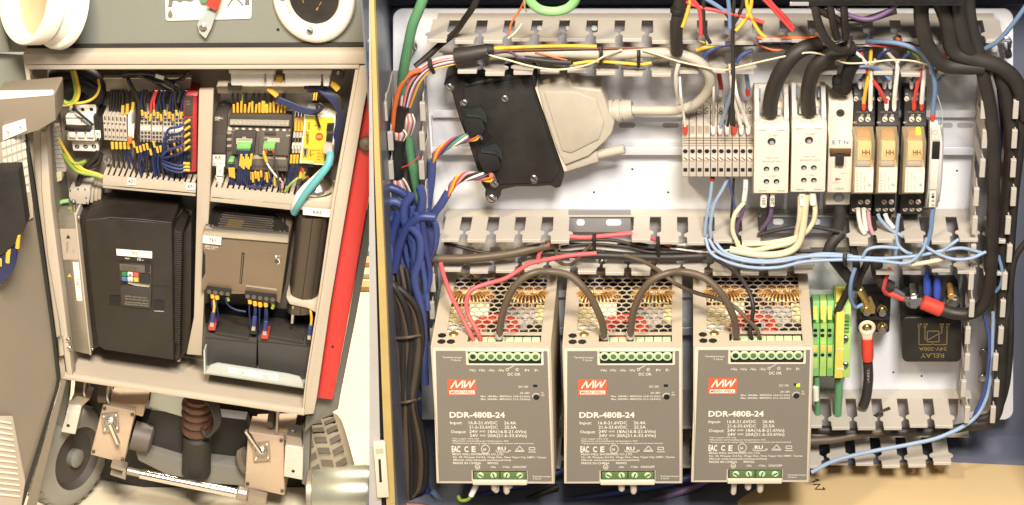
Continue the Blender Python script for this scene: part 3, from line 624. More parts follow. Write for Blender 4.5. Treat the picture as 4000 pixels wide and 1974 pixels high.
    ib('capacitor', 2246, 1266, 2330, 1296, 60, K['wht'], 35); ib('relay_block', 2520, 1200, 2590, 1240, 60, K['beigegrey'], 30); ib('capacitor', 2560, 1265, 2640, 1296, 50, K['dark'], 20)
    c = PZ(2440, 1285, zi + 20 * S); part('choke', MB().torus(c, (0, 0, 1), 70, 22, 26, 8), K['redfer'], t)
    part('insulating_sheet', MB().wbox(x0 + 8 * S, x1 - 8 * S, yb - 24 * S, yb - 16 * S, zi - 60 * S, zt - 30 * S), K['navy'], t)
    # input terminals and base lip
    it = part('input_terminal', MB().box(2346, 1841, 2556, 1876, DF - 40, DF - 1), K['dark'], t)
    for i in range(2):
        bl = part('terminal_cell', MB().box(2350 + i * 103, 1845, 2450 + i * 103, 1873, DF - 20, DF + 2), K['dkgreen'], it, bev=2)
    for i in range(4): screw(it, 2376 + i * 51, 1859, DF + 2, 13, K['termgreen'], h=3, ang=30 + 40 * i)
    part('base_lip', MB().box(2344, 1878, 2556, 1896, DF - 60, DF + 6), K['psuedge'], t, bev=3)
    for u, L in ((2427, 28), (2474, 38)):
        part('ferrule', MB().lathe(P(u, 1888, DF - 30), P(u, 1888 + L, DF - 30), [(0, 13), (L, 13), (L * 1.25, 8)], 10), K['psuedge'], t)
    # printing
    R = []
    for i, s_ in enumerate(('+Vo', '+Vo', '-Vo', '-Vo')): R.append((s_, 2344 + i * 37, 1452, DF, 10, 25))
    R += [('P+', 2562, 1452, DF, 10, 18), ('P-', 2600, 1452, DF, 10, 15), ('DC OK', 2494, 1468, DF, 11, 50)]
    R += [('DC OK', 2535, 1515, DF, 8, 38), ('24~28V', 2540, 1539, DF, 7, 38), ('Max. 18A/Min. 384W(Vin 16.8~21.6Vin)', 2386, 1552, DF, 6.5, 192), ('Max. 20A/Min. 480W(Vin 21.6~33.6Vin)', 2386, 1563, DF, 6.5, 192), ('+V', 2622, 1537, DF, 6, 10), ('ADJ', 2622, 1546, DF, 6, 12)]
    R += [('Input:', 2263, 1658, DF, 11, 47), ('16.8-21.6VDC', 2336, 1658, DF, 11.5, 112), ('26.4A', 2474, 1658, DF, 11.5, 47), ('21.6-33.6VDC', 2337, 1675, DF, 11.5, 112), ('25.5A', 2475, 1675, DF, 11.5, 47),
          ('Output:', 2265, 1693, DF, 11, 60), ('24V == 18A(16.8-21.6Vin)', 2337, 1692, DF, 11.5, 223), ('24V == 20A(21.6-33.6Vin)', 2338, 1708, DF, 11.5, 223)]
    R += [('*Use copper wire only', 2268, 1717, DF, 5, 106), ('*Maximum surrounding air temperature: 60C', 2268, 1726, DF, 5.5, 222), ('*Temperature de-rating refer to installation manual and environment', 2268, 1735, DF, 5.5, 320)]
    R += [('MEAN WELL ENTERPRISES CO.,LTD.', 2268, 1779, DF, 7.5, 202), ('No. 28, Wuquan 3rd Rd., Wugu Dist., New Taipei City 24891, Taiwan', 2270, 1790, DF, 7, 364), ('(Manual: www.meanwell.com/manual.html)', 2270, 1801, DF, 7, 226), ('MADE IN CHINA', 2270, 1814, DF, 8.5, 110), ('MW02', 2405, 1814, DF, 8.5, 42)]
    R += [('-Vin', 2414, 1829, DF, 8.5, 22), ('+Vin', 2462, 1829, DF, 8.5, 28), ('ON/OFF', 2502, 1829, DF, 8.5, 54), ('Terminal torque', 2241, 1400, DF, 6.5, 76), ('7 Lb-in', 2275, 1411, DF, 6.5, 36), ('Terminal torque', 2578, 1864, DF, 6, 72), ('5 Lb-in', 2580, 1873, DF, 6, 32)]
    lettering(R, K['print'], t, bold=.012)
    lettering([('DDR-480B-24', 2262, 1632, DF, 21, 216), ('EAC', 2266, 1767, DF, 23, 34), ('C', 2315, 1766, DF, 21, 16), ('E', 2344, 1766, DF, 21, 16), ('RU', 2446, 1760, DF, 14, 32), ('10', 2389, 1761, DF, 9, 12), ('us', 2487, 1763, DF, 7, 11), ('c', 2437, 1763, DF, 6, 5)], K['print'], t, bold=.03)
    ring = [circ(2398, 1755, 16, 20) , circ(2493, 1444, 5, 10), circ(2531, 1444, 5, 10)]
    strokes([r_ + [r_[0]] for r_ in ring] + [[(2496, 1441), (2521, 1428)], [(2513, 1764), (2532, 1743), (2550, 1764), (2513, 1764)], [(2522, 1760), (2542, 1760)], [(2569, 1748), (2591, 1748), (2591, 1758), (2569, 1758), (2569, 1748)], [(2565, 1766), (2596, 1766)],
             circ(2603, 1552, 15, 12, 180, 320), circ(2365, 1825, 9, 14) + [(2374, 1825)], [(2360, 1825), (2370, 1825)], [(2362, 1828), (2368, 1828)], [(2440, 1766), (2490, 1766)]], 2.4, DF, K['print'], t, 'symbols')
    lg = part('logo_plate', flat([(2258, 1482), (2369, 1482), (2369, 1545), (2258, 1545)], DF, 1.2), K['orangelogo'], t)
    strokes([[(2270, 1518), (2290, 1488), (2292, 1516), (2318, 1487), (2314, 1517)], [(2326, 1488), (2323, 1516), (2346, 1490), (2344, 1517), (2364, 1486)]], 5.5, DF, K['print'], lg, 'lettering', lift=2.2)
    part('logo_strip', flat([(2264, 1526), (2363, 1526), (2363, 1541), (2264, 1541)], DF, 2.2), K['print'], lg)
    lettering([('MEAN WELL', 2268, 1538, DF, 9, 91)], K['orangelogo'], lg, lift=3.2, bold=.01)
    part('status_window', MB().box(2592, 1503, 2608, 1512, DF - 4, DF + 1.2), K['dark'], t)
    part('adjust_hole', MB().cyl(2603, 1553, DF - 4, DF + 1.2, 12, 16), K['dark'], t)
    return t
psu = make_psu()
ref = P(2433, 1357, DF)
psu.rotation_euler.z = .004
psu['label'] = 'tan perforated power supply, the middle one of three, with two brown cables on top'
p1 = copy_tree(psu, None, P(1921, 1357, DF) - ref, 'tan perforated power supply with two red wires on top')
p3_ = copy_tree(psu, None, P(2946, 1350, DF) - ref, 'tan perforated power supply with lit green status lamp beside green terminal blocks')
p1.rotation_euler = (0, 0, -.006); p3_.rotation_euler = (.004, 0, .002)
part('status_lamp', MB().box(3110, 1499, 3124, 1510, DF - 2, DF + 3), K['led'], p3_)
# brown bridging cables with pale ferrules
for pts, lb in (([(1950, 1328, 560), (1952, 1290, 575), (1968, 1210, 590), (2010, 1120, 590), (2075, 1070, 580), (2150, 1062, 560), (2230, 1080, 570), (2300, 1150, 590), (2345, 1240, 590), (2358, 1290, 580), (2362, 1328, 560)], 'brown cable arching from the first power supply to the middle one'),
                ([(2462, 1328, 560), (2464, 1290, 575), (2480, 1200, 590), (2530, 1110, 590), (2600, 1070, 580), (2670, 1063, 560), (2750, 1085, 570), (2820, 1150, 590), (2862, 1230, 590), (2875, 1290, 580), (2876, 1325, 560)], 'brown cable arching from the middle power supply to the last one')):
    t = thing('bridge_cable', lb, 'cable', pts[0])
    part('sheath', MB().tube([P(*p) for p in pts], 13.5, 12, 6), K['browncab'], t, smooth=70)
    for e in (0, -1):
        u, v, d = pts[e]
        part('ferrule', MB().lathe(P(u, v - 30, d + 10), P(u, v + 2, d), [(0, 15), (24, 16), (34, 12)], 12), K['beigegrey'], t)
cable([(1722, 1030, 300), (1735, 1080, 360), (1760, 1150, 430), (1800, 1230, 500), (1830, 1290, 545), (1850, 1330, 560)], 8.5, K['rose'], 'red wire running straight down onto the first power supply', 'wire', 'wire')
cable([(1878, 1330, 560), (1862, 1290, 560), (1830, 1230, 520), (1822, 1180, 500), (1840, 1135, 480), (1900, 1110, 460), (1970, 1090, 430), (2020, 1060, 400), (2070, 1030, 360), (2140, 1014, 330), (2230, 998, 300), (2330, 990, 290)], 8.5, K['rose'], 'red wire sweeping from the duct and bending down onto the first power supply', 'wire', 'wire')
cable([(2790, 1012, 300), (2850, 1045, 380), (2900, 1095, 450), (2930, 1150, 500), (2942, 1200, 530), (2936, 1260, 545), (2930, 1300, 560), (2938, 1328, 560)], 8, K['blackcab'], 'thin black wire bowing down onto the last power supply, right of two', 'wire', 'wire')
cable([(2440, 998, 290), (2520, 1025, 330), (2590, 1070, 400), (2640, 1110, 440), (2720, 1145, 470), (2810, 1170, 500), (2870, 1200, 540), (2915, 1245, 560), (2955, 1285, 565), (2970, 1328, 560)], 8, K['browncab'], 'thin brown wire crossing behind the arch cable to the last power supply', 'wire', 'wire')
# ================================================================== WIRES IN THE MIDDLE DUCT
def many(rows, group, name='wire', cat='wire', d=200):
    for r in rows: cable(r[0], r[1], K[r[2]], r[3], name, cat, group, d=d)
cable([(1660, 1010, 240), (1760, 1012, 250), (1860, 1008, 250), (1990, 992, 240), (2100, 968, 220), (2180, 955, 200)], 17, K['browncab'], 'thick brown cable entering the middle duct from the left')
cable([(2060, 985, 190), (2200, 992, 200), (2400, 1000, 210), (2600, 1005, 215), (2760, 1000, 210)], 15, K['blackcab'], 'thick black cable lying along the middle duct')
many([([(1735, 952), (1800, 965), (1880, 985), (1960, 988)], 7, 'blackcab', 'black wire curving into the left end of the middle duct'),
      ([(2130, 948), (2200, 940), (2300, 938), (2400, 940), (2500, 962), (2600, 972), (2720, 985)], 7, 'blackcab', 'black wire drooping along the top of the middle duct'),
      ([(2190, 966), (2280, 955), (2360, 956), (2460, 968), (2540, 985), (2650, 985)], 6, 'blackcab', 'black wire lower in the middle duct beside the cable tie'),
      ([(2170, 968), (2180, 1010), (2205, 1035), (2240, 1028), (2280, 985), (2310, 955)], 7, 'browncab', 'brown wire making a small hanging loop at the middle duct'),
      ([(2225, 925), (2290, 928), (2360, 922), (2470, 912)], 9, 'rose', 'red wire lying in the broken gap of the middle duct'),
      ([(2100, 1022), (2110, 985), (2140, 955), (2150, 948)], 9, 'rose', 'short red wire rising behind the middle duct fingers'),
      ([(2540, 930), (2580, 945), (2620, 962)], 7, 'red', 'red wire glimpsed between the middle duct fingers'),
      ([(3000, 980), (3150, 982), (3320, 990)], 9, 'blackcab', 'black wire under the pale loops in the middle duct')], None, d=215)
many([([(2190, 974), (2300, 962), (2420, 972), (2540, 980)], 13, 'wht', 'white cable lying in the middle duct left of the blue wires'),
      ([(2620, 972), (2720, 962), (2850, 968), (2960, 980)], 14, 'wht', 'white cable lying in the middle duct behind the blue wires')], None, 'cable', 'cable', d=190)
many([([(2880, 945, 270), (2890, 965, 275), (2940, 978, 280), (3000, 968, 280), (3080, 950, 275), (3110, 930, 270)], 10, 'crm', 'cream cable making the inner loop under the beige blocks'),
      ([(2850, 975, 280), (2960, 995, 285), (3050, 992, 285), (3110, 965, 285), (3135, 900, 280), (3150, 760, 270)], 14, 'crm', 'cream cable making the outer loop under the beige blocks'),
      ([(3128, 765, 265), (3125, 850, 265), (3110, 930, 250)], 12, 'crm', 'cream sleeved cable dropping from the beige block beside the breaker'),
      ([(3178, 765, 262), (3184, 830, 270), (3170, 880, 270), (3120, 925, 270), (3000, 950, 265), (2900, 955, 260)], 10, 'crm', 'cream cable curving left from the beige block beside the breaker'),
      ([(2908, 790, 235), (2870, 840, 250), (2862, 900, 255), (2880, 950, 260)], 9, 'crm', 'cream cable curling down beside the rightmost grey terminal')], None, 'cable', 'cable')
cable([(2984, 760, 265), (2988, 830, 240), (2980, 900, 200)], 14, K['blackcab'], 'black cable leaving the beige block next to the grey terminals')
cable([(3012, 760, 262), (3010, 840, 250), (2975, 900, 220)], 9, K['pur'], 'purple cable curving away below the beige block next to the grey terminals')
for u, v, s_, lb in ((2984, 782, '201', 'wide'), (3018, 780, '20', 'narrow')):
    t = thing('wire_marker', '%s white number sleeve under the beige block next to the grey terminals' % lb, 'wire marker', (u, v + 30, 270))
    part('sleeve', MB().rod(P(u, v - 25, 270), P(u - 2, v + 26, 272), 13 if lb == 'wide' else 9, 10), K['wht'], t)
    lettering([(s_, u + 5, v + 20, 285, 12, 28)], K['inkdark'], t, rot=(0, -1))
for u, v in ((3133, 775), (3174, 772)):
    t = thing('wire_marker', 'white sleeve %s under the beige block beside the breaker' % ('marked with a 0' if u == 3133 else 'tilted and blank'), 'wire marker', (u, v + 30, 270))
    part('sleeve', MB().rod(P(u, v - 20, 272), P(u + 3, v + 28, 274), 13, 10), K['wht'], t)
    if u == 3133: lettering([('0', u, v - 2, 288, 9, None, 'c')], K['inkdark'], t)
# light blue harness
many([([(2756, 930, 260), (2775, 985, 300), (2830, 1020, 320), (2930, 1045, 325), (3040, 1045, 325), (3150, 1022, 320), (3300, 1015, 318), (3420, 1018, 318), (3540, 1028, 318), (3600, 985, 318), (3620, 930, 310)], 6.6, 'lblu', 'lowest light blue wire sagging across the middle duct'),
      ([(2770, 935, 255), (2800, 980, 290), (2860, 1008, 305), (2950, 1025, 312), (3050, 1022, 312), (3160, 1002, 312), (3300, 1002, 310), (3440, 1010, 310), (3580, 1000, 305), (3680, 980, 300), (3760, 970, 290), (3840, 990, 270)], 6.6, 'lblu', 'upper light blue wire sagging across the middle duct'),
      ([(2790, 940, 250), (2830, 985, 280), (2900, 1010, 295), (3000, 1020, 300), (3110, 1005, 305), (3220, 992, 305), (3330, 1000, 305)], 6.6, 'lblu', 'short light blue wire between the two long sagging ones'),
      ([(3600, 950, 300), (3650, 985, 310), (3720, 1012, 315), (3790, 1010, 310), (3850, 985, 280)], 6.6, 'lblu', 'light blue wire dipping under the right end of the middle duct'),
      ([(3500, 920, 290), (3510, 960, 300), (3540, 985, 310), (3560, 992, 300)], 6.6, 'lblu', 'light blue wire hooking left below the relays'),
      ([(3370, 1005, 315), (3390, 975, 318), (3440, 965, 318), (3510, 970, 310)], 6.6, 'lblu', 'light blue wire arching over the blue harness beside the tie'),
      ([(3670, 990, 300), (3710, 960, 300), (3745, 935, 290)], 6.6, 'lblu', 'light blue wire rising at the right end of the middle duct')], None)
cable([(3560, 1035, 300), (3640, 1022, 300), (3690, 1010, 290)], 9, K['crm'], 'pale wire behind the blue harness near the black relay', 'wire', 'wire')
cable([(3340, 1048, 320), (3325, 1100, 330), (3322, 1160, 320), (3340, 1200, 300), (3370, 1190, 290)], 8, K['slate'], 'blue grey wire looping down to the stud block', 'wire', 'wire')
for u, v in ((3302, 1014),): solo('cable_tie', MB().tube([P(u, v - 24, 318), P(u - 2, v, 332), P(u, v + 22, 318)], 8, 6), K['black'], 'black cable tie round the light blue wires', 'cable tie')
for u, v0, v1, n_ in ((2321, 912, 985, 'left of the cable loop gap'), (2570, 925, 1000, 'behind the brown wire')): solo('cable_tie', MB().tube([P(u, v0, 232), P(u, (v0 + v1) / 2, 244), P(u + 2, v1, 225)], 7, 6), K['black'], 'black cable tie on the middle duct wires, %s' % n_, 'cable tie')
# ================================================================== GREEN AND YELLOW EARTH TERMINALS
def gblock(u0, u1, v0, v1, d, mats, lb, big=False):
    t = thing('earth_terminal', lb, 'terminal block', ((u0 + u1) / 2, v1, 30), 'green and yellow earth terminals')
    h = v1 - v0; n = len(mats); w_ = (u1 - u0) / n
    for i, m in enumerate(mats):
        a, b = u0 + i * w_, u0 + (i + 1) * w_
        part('body', MB().xprof(a + .5, b - .5, [(v1, 20), (v1, d), (v0 + h * .62, d), (v0 + h * .60, d - 25), (v0 + h * .36, d - 25), (v0 + h * .34, d - 60), (v0 + h * .08, d - 90), (v0, 60), (v0, 20)], (v1, d)), K[m], t, bev=3)
    return t
for i in range(3):
    u0 = 3172 + i * 28
    t = gblock(u0, u0 + 27, 1150, 1470, 235, ('grndeep' if i != 1 else 'grnblock',), 'green earth terminal beside the last power supply, %s of three' % ('nearest it', 'middle', 'farthest')[i])
    part('stripe', MB().xprof(u0 + 6, u0 + 21, [(1249, 214), (1249, 210), (1200, 152), (1196, 156)], (1300, 235)), K['yelblock'], t)
    for v in (1292, 1312, 1388): part('wire_hole', MB().cyl(u0 + 13, v, 206 if v < 1340 else 232, 212 if v < 1340 else 236.5, 8), K['dark'], t)
    part('stripe', MB().box(u0 + 5, 1350, u0 + 22, 1376, 230, 236), K['yelblock'], t, bev=2)
    part('label_plate', MB().box(u0 + 4, 1400, u0 + 23, 1440, 230, 236), K['grnblock'], t, bev=2)
t = thing('earth_terminal', 'wide yellow and green earth terminal with black wire clamp', 'terminal block', (3290, 1480, 30))
part('body', MB().xprof(3258, 3322, [(1475, 20), (1475, 215), (1330, 215), (1222, 170), (1120, 70), (1115, 20)], (1400, 215)), K['grnblock'], t, bev=4)
part('yellow_face', MB().xprof(3262, 3294, [(1478, 150), (1478, 262), (1225, 262), (1200, 215), (1225, 180)], (1400, 262)), K['yelblock'], t, bev=4)
part('yellow_stripe', MB().xprof(3266, 3290, [(1180, 160), (1120, 90), (1120, 76), (1180, 140)], (1400, 262)), K['yelblock'], t, bev=2)
for v in (1328, 1428): screw(t, 3303, v, 216, 12, K['steel'], h=14)
for k in range(4): part('rib', MB().box(3298, 1250 + k * 14, 3318, 1254 + k * 14, 165, 215), K['grndeep'], t)
for v in (1362, 1440): part('notch', MB().box(3266, v, 3296, v + 7, 240, 264), K['paleyellow'], t)
cable([(3268, 1225, 240), (3290, 1180, 235), (3320, 1120, 230), (3345, 1050, 225), (3330, 960, 220)], 15, K['blackcab'], 'black cable entering the wide yellow earth terminal')
cable([(3276, 1478, 200), (3276, 1540, 200), (3272, 1610, 190), (3276, 1660, 150)], 16, K['grn'], 'green cable dropping from the wide yellow earth terminal into the lower duct')
cable([(3190, 1470, 210), (3192, 1540, 210), (3194, 1620, 190)], 11, K['grn'], 'green cable beside the last power supply, mostly hidden')
solo('wire_marker', MB().rod(P(3186, 1510, 222), P(3188, 1565, 222), 12, 10), K['wht'], 'white sleeve on the green cable beside the last power supply', 'wire marker')
# ================================================================== STUD BLOCK
t = thing('stud_block', 'small black stud block with four brass and steel studs', 'stud block', (3415, 1300, 30))
part('base', MB().box(3352, 1150, 3478, 1300, 30, 110), K['black'], t, bev=8)
part('divider', MB().box(3355, 1238, 3476, 1252, 100, 128), K['black'], t, bev=3)
for u, v, big in ((3385, 1210, 1), (3446, 1212, 0), (3387, 1281, 1), (3447, 1282, 0)):
    part('washer', MB().cyl(u, v, 108, 118, 24 if big else 21, 16), K['brass'], t)
    n_ = part('nut', MB().lathe(P(u, v, 116), P(u, v, 116) + Vector((0, -1, 0)), [(0, 18), (24, 18), (28, 15)], 6), K['zinc'], t)
    part('stud', MB().cyl(u, v, 130, 162, 9, 10), K['brass'], n_)
t = thing('cable_lug', 'ring lug on black cable with red sleeve below the stud block', 'cable lug', (3387, 1560, 130))
part('ring', MB().torus(P(3387, 1281, 146), (0, -1, 0), 26, 8, 22, 6), K['psuedge'], t)
part('tongue', MB().prism([(3362, 1295), (3412, 1295), (3404, 1330), (3372, 1330)], 136, 150), K['psuedge'], t, bev=3)
part('sleeve', MB().lathe(P(3388, 1322, 140), P(3390, 1420, 140), [(0, 22), (20, 24), (80, 24), (100, 22)], 14), K['redfer'], t)
part('sheath', MB().tube([P(3390, 1415, 140), P(3392, 1480, 145), P(3384, 1550, 160), P(3370, 1590, 170)], 20, 12), K['blackcab'], t, smooth=70)
lettering([('HELUKABEL', 3396, 1560, 164, 9, 120)], K['ductgrey'], t, rot=(0, -1))
t = thing('cable_lug', 'tilted brass lug with black cable at the top of the stud block', 'cable lug', (3380, 1190, 150))
part('tongue', MB().prism([(3368, 1176), (3402, 1160), (3420, 1200), (3418, 1226), (3388, 1228), (3366, 1206)], 140, 150), K['brass'], t, bev=3)
part('barrel', MB().rod(P(3356, 1125, 170), P(3385, 1180, 150), 15, 12), K['brass'], t)
part('sheath', MB().tube([P(3345, 1130, 175), P(3360, 1080, 190), P(3385, 1030, 200), P(3400, 975, 190)], 14, 12), K['blackcab'], t, smooth=70)
# ================================================================== BLACK POWER RELAY
t = thing('power_relay', 'large black relay with upside down printed circuit diagram', 'relay', (3640, 1418, 30))
part('body', MB().prism(rrect(3524, 1240, 3755, 1416, 22), 30, 150), K['relayblack'], t, bev=8, seg=3)
part('shoulder', MB().prism([(3519, 1140), (3534, 1122), (3735, 1122), (3748, 1140), (3755, 1260), (3519, 1260)], 30, 128), K['relayblack'], t, bev=8)
part('wall', MB().box(3586, 1122, 3682, 1200, 120, 165), K['relayblack'], t, bev=4)
for u, c_ in ((3570, 'zinc'), (3716, 'copper')):
    part('stud', MB().cyl(u, 1160, 120, 205, 13, 12), K[c_], t); part('nut', MB().lathe(P(u, 1172, 126), P(u, 1172, 126) + Vector((0, -1, 0)), [(0, 27), (26, 27), (32, 22)], 6), K['zinc'], t)
    part('washer', MB().cyl(u, 1180, 122, 132, 34, 16), K['zinc'], t)
strokes([[(3590, 1282), (3590, 1347), (3643, 1347), (3643, 1355), (3643, 1337)], [(3643, 1347), (3698, 1347), (3700, 1282)], [(3613, 1282), (3613, 1327), (3622, 1327)], [(3622, 1294), (3668, 1294), (3668, 1336), (3622, 1336), (3622, 1294)], [(3622, 1330), (3668, 1304)], [(3668, 1304), (3679, 1302), (3679, 1282)]] +
        [circ(u, 1279, 4, 8) + [(u + 4, 1279)] for u in (3590, 3613, 3679, 3700)], 3.2, 150, K['brass'], t, 'circuit_diagram')
lettering([('24V-200A', 3698, 1357, 150, 14, 108), ('RELAY', 3688, 1381, 150, 17, 92), ('30 86', 3712, 1264, 150, 8, 42), ('85 87', 3625, 1264, 150, 8, 42)], K['brass'], t, rot=(-1, 0), bold=.012)
for u, v in ((3621, 1066), (3660, 1080)):
    tt = thing('spade_terminal', 'blue insulated spade terminal on the black relay, %s one' % ('taller left' if u == 3621 else 'shorter right'), 'spade terminal', (u, v + 90, 180))
    part('sleeve', MB().lathe(P(u, v, 175), P(u, v + 92, 175), [(0, 9), (30, 15), (80, 16), (104, 12)], 12), K['spade'], tt)
    part('lead', MB().tube([P(u, v + 4, 175), P(u - 4, v - 30, 170)], 5), K['pur'], tt)
t = thing('cable_lug', 'red sleeved lug and thick black cable bolted to the black relay', 'cable lug', (3640, 1230, 190))
part('tongue', MB().prism([(3548, 1170), (3600, 1165), (3612, 1190), (3560, 1204)], 205, 215), K['zinc'], t, bev=3)
part('sleeve', MB().rod(P(3602, 1180, 205), P(3680, 1212, 210), 30, 14), K['redfer'], t)
part('sheath', MB().tube([P(3670, 1208, 208), P(3730, 1225, 215), P(3790, 1225, 225), P(3840, 1190, 240), P(3864, 1120, 250), P(3874, 1000, 255), P(3880, 800, 260), P(3882, 600, 262), P(3868, 420, 262), P(3830, 250, 262), P(3790, 80, 262), P(3780, -40, 262)], 25, 14), K['blackcab'], t, smooth=70)
t = thing('cable_lug', 'crimped lug with red shrink tube and red wire at the left relay stud', 'cable lug', (3500, 1160, 190))
part('barrel', MB().rod(P(3488, 1128, 200), P(3530, 1155, 200), 13, 10), K['steel'], t)
part('shrink_tube', MB().rod(P(3455, 1140, 205), P(3530, 1168, 205), 12, 10), K['redfer'], t)
part('tongue', MB().prism([(3520, 1155), (3560, 1165), (3560, 1185), (3520, 1175)], 196, 204), K['zinc'], t)
part('sheath', MB().tube([P(3482, 1122, 200), P(3445, 1100, 205), P(3425, 1050, 210), P(3430, 990, 200)], 24, 12), K['blackcab'], t, smooth=70)
cable([(3476, 1050, 230), (3460, 1090, 225), (3452, 1130, 220), (3465, 1145, 210)], 9, K['red'], 'thin red wire beside the crimped lug', 'wire', 'wire')
# ================================================================== CABLES ALONG THE RIGHT
many([([(3600, -20, 330), (3600, 80, 330), (3625, 180, 320), (3680, 250, 300), (3760, 262, 290), (3840, 262, 280)], 28, 'blackcab', 'thick black cable bending right under the top duct'),
      ([(3660, -20, 330), (3700, 80, 320), (3720, 190, 300), (3780, 225, 290), (3900, 260, 270), (3975, 330, 250), (4010, 460, 240)], 30, 'blackcab', 'thick black cable leaving towards the right edge'),
      ([(3735, -20, 330), (3750, 100, 320), (3780, 200, 290), (3850, 250, 240)], 26, 'blackcab', 'thick black cable hanging straight from the top'),
      ([(3890, 240, 240), (3930, 380, 230), (3950, 560, 220), (3935, 760, 210), (3915, 950, 215), (3920, 1150, 220), (3910, 1400, 225), (3900, 1560, 215), (3870, 1640, 200), (3790, 1660, 190)], 27, 'blackcab', 'thick black cable running down the right duct'),
      ([(3980, 320, 240), (3990, 520, 230), (3965, 760, 225), (3950, 960, 235), (3945, 1130, 230), (3945, 1320, 215), (3930, 1500, 205), (3890, 1610, 210), (3820, 1640, 200)], 16, 'blackcab', 'black cable at the outer side of the right duct'),
      ([(4020, 930, 250), (3965, 1010, 250), (3945, 1150, 245), (3925, 1300, 235)], 12, 'blackcab', 'black cable crossing in from the right edge')], None, 'cable', 'cable')
many([([(3900, 350, 220), (3912, 480, 190), (3905, 600, 170), (3900, 700, 160)], 7, 'navy', 'dark blue wire between the thick cables of the right duct'),
      ([(3890, 480, 200), (3900, 560, 200), (3896, 680, 200)], 7, 'red', 'red wire between the thick cables of the right duct'),
      ([(3900, 1000, 250), (3915, 1060, 255), (3910, 1110, 250), (3890, 1140, 240)], 7, 'slate', 'blue grey wire bulging from the right duct beside the relay cable'),
      ([(3845, 1230, 200), (3865, 1330, 205), (3862, 1430, 205), (3845, 1530, 200), (3800, 1640, 210)], 8, 'cblu', 'blue wire running down the right duct, left of the pair'),
      ([(3880, 1220, 200), (3878, 1330, 205), (3872, 1440, 205), (3855, 1550, 200), (3800, 1640, 220), (3680, 1705, 280), (3560, 1735, 300), (3400, 1765, 310), (3260, 1800, 320), (3170, 1845, 330)], 8.5, 'lblu', 'light blue wire sweeping from the right duct along the lower duct'),
      ([(4010, 20, 330), (3960, 90, 310), (3900, 160, 280), (3850, 190, 250)], 9, 'slate', 'blue grey cable crossing the upper right plate corner'),
      ([(3660, 208, 180), (3740, 220, 190), (3830, 212, 190)], 7, 'org', 'orange wire bowing at the right end of the top duct'),
      ([(3500, 150, 200), (3560, 175, 205), (3610, 200, 205)], 7, 'org', 'orange wire inside the right part of the top duct'),
      ([(3720, 200, 150), (3770, 195, 150), (3820, 205, 150)], 12, 'slate', 'blue cable bundle at the right end of the top duct')], None)
for u, v, lb in ((3842, 1380, 'upper'), (3838, 1480, 'lower')):
    solo('bolt', MB().cyl(u, v, 4, 22, 17, 12), K['steel'], 'bright bolt head in the right duct beside the blue wires, %s one' % lb, 'bolt')
# lower duct wires
many([([(2700, 1690, 180), (3180, 1680, 190), (3300, 1690, 195), (3500, 1688, 195), (3700, 1680, 190), (3850, 1650, 190)], 18, 'blackcab', 'thick black cable along the lower duct, upper of two'),
      ([(2700, 1725, 190), (3180, 1722, 210), (3320, 1705, 205), (3400, 1690, 200), (3480, 1685, 195)], 17, 'browncab', 'thick brown cable along the lower duct, lower of two'),
      ([(3400, 1640, 160), (3440, 1612, 160), (3475, 1595, 140)], 7, 'blackcab', 'thin black wire slipping through the lower duct fingers'),
      ([(1700, 1985, 300), (1900, 1930, 300), (2150, 1860, 260), (2300, 1760, 200)], 13, 'blu', 'blue cable on the enclosure floor under the first power supply'),
      ([(1960, 2000, 320), (2250, 1950, 320), (2600, 1890, 300), (2760, 1840, 260)], 15, 'blu', 'blue cable with shiny sheath on the floor under the middle power supply'),
      ([(2380, 2010, 330), (2520, 1965, 330), (2680, 1915, 310), (2800, 1860, 260)], 14, 'pur', 'dusky purple cable on the floor under the middle power supply'),
      ([(1690, 1920, 330), (1730, 1965, 330), (1760, 2010, 330)], 13, 'slate', 'pale blue cable emerging under the first power supply'),
      ([(1900, 2010, 320), (2060, 1950, 320), (2180, 1900, 300)], 12, 'blackcab', 'black cable on the floor between the first two power supplies')], None, 'cable', 'cable')
t = thing('earth_wire', 'yellow green wire in a white sleeve hanging under the first power supply', 'wire', (1840, 1960, 560))
part('sleeve', MB().rod(P(1862, 1893, 570), P(1840, 1938, 570), 11, 10), K['wht'], t)
part('core', MB().tube([P(1842, 1934, 570), P(1828, 1952, 560), P(1800, 1955, 540), P(1790, 1940, 520)], 7), K['gy'], t)
for i, (u, L) in enumerate(((1938, 30), (1990, 14))): solo('ferrule', MB().lathe(P(u, 1890, DF - 36), P(u, 1890 + L, DF - 36), [(0, 13), (L, 13), (L * 1.3, 8)], 10), K['psuedge'], 'cream ferrule poking out under the first power supply, %s one' % ('longer' if i == 0 else 'shorter'), 'ferrule')
solo('ferrule', MB().lathe(P(2868, 1885, DF - 36), P(2864, 1935, DF - 36), [(0, 11), (48, 11), (55, 7)], 10), K['psuedge'], 'long cream ferrule poking out under the last power supply', 'ferrule')
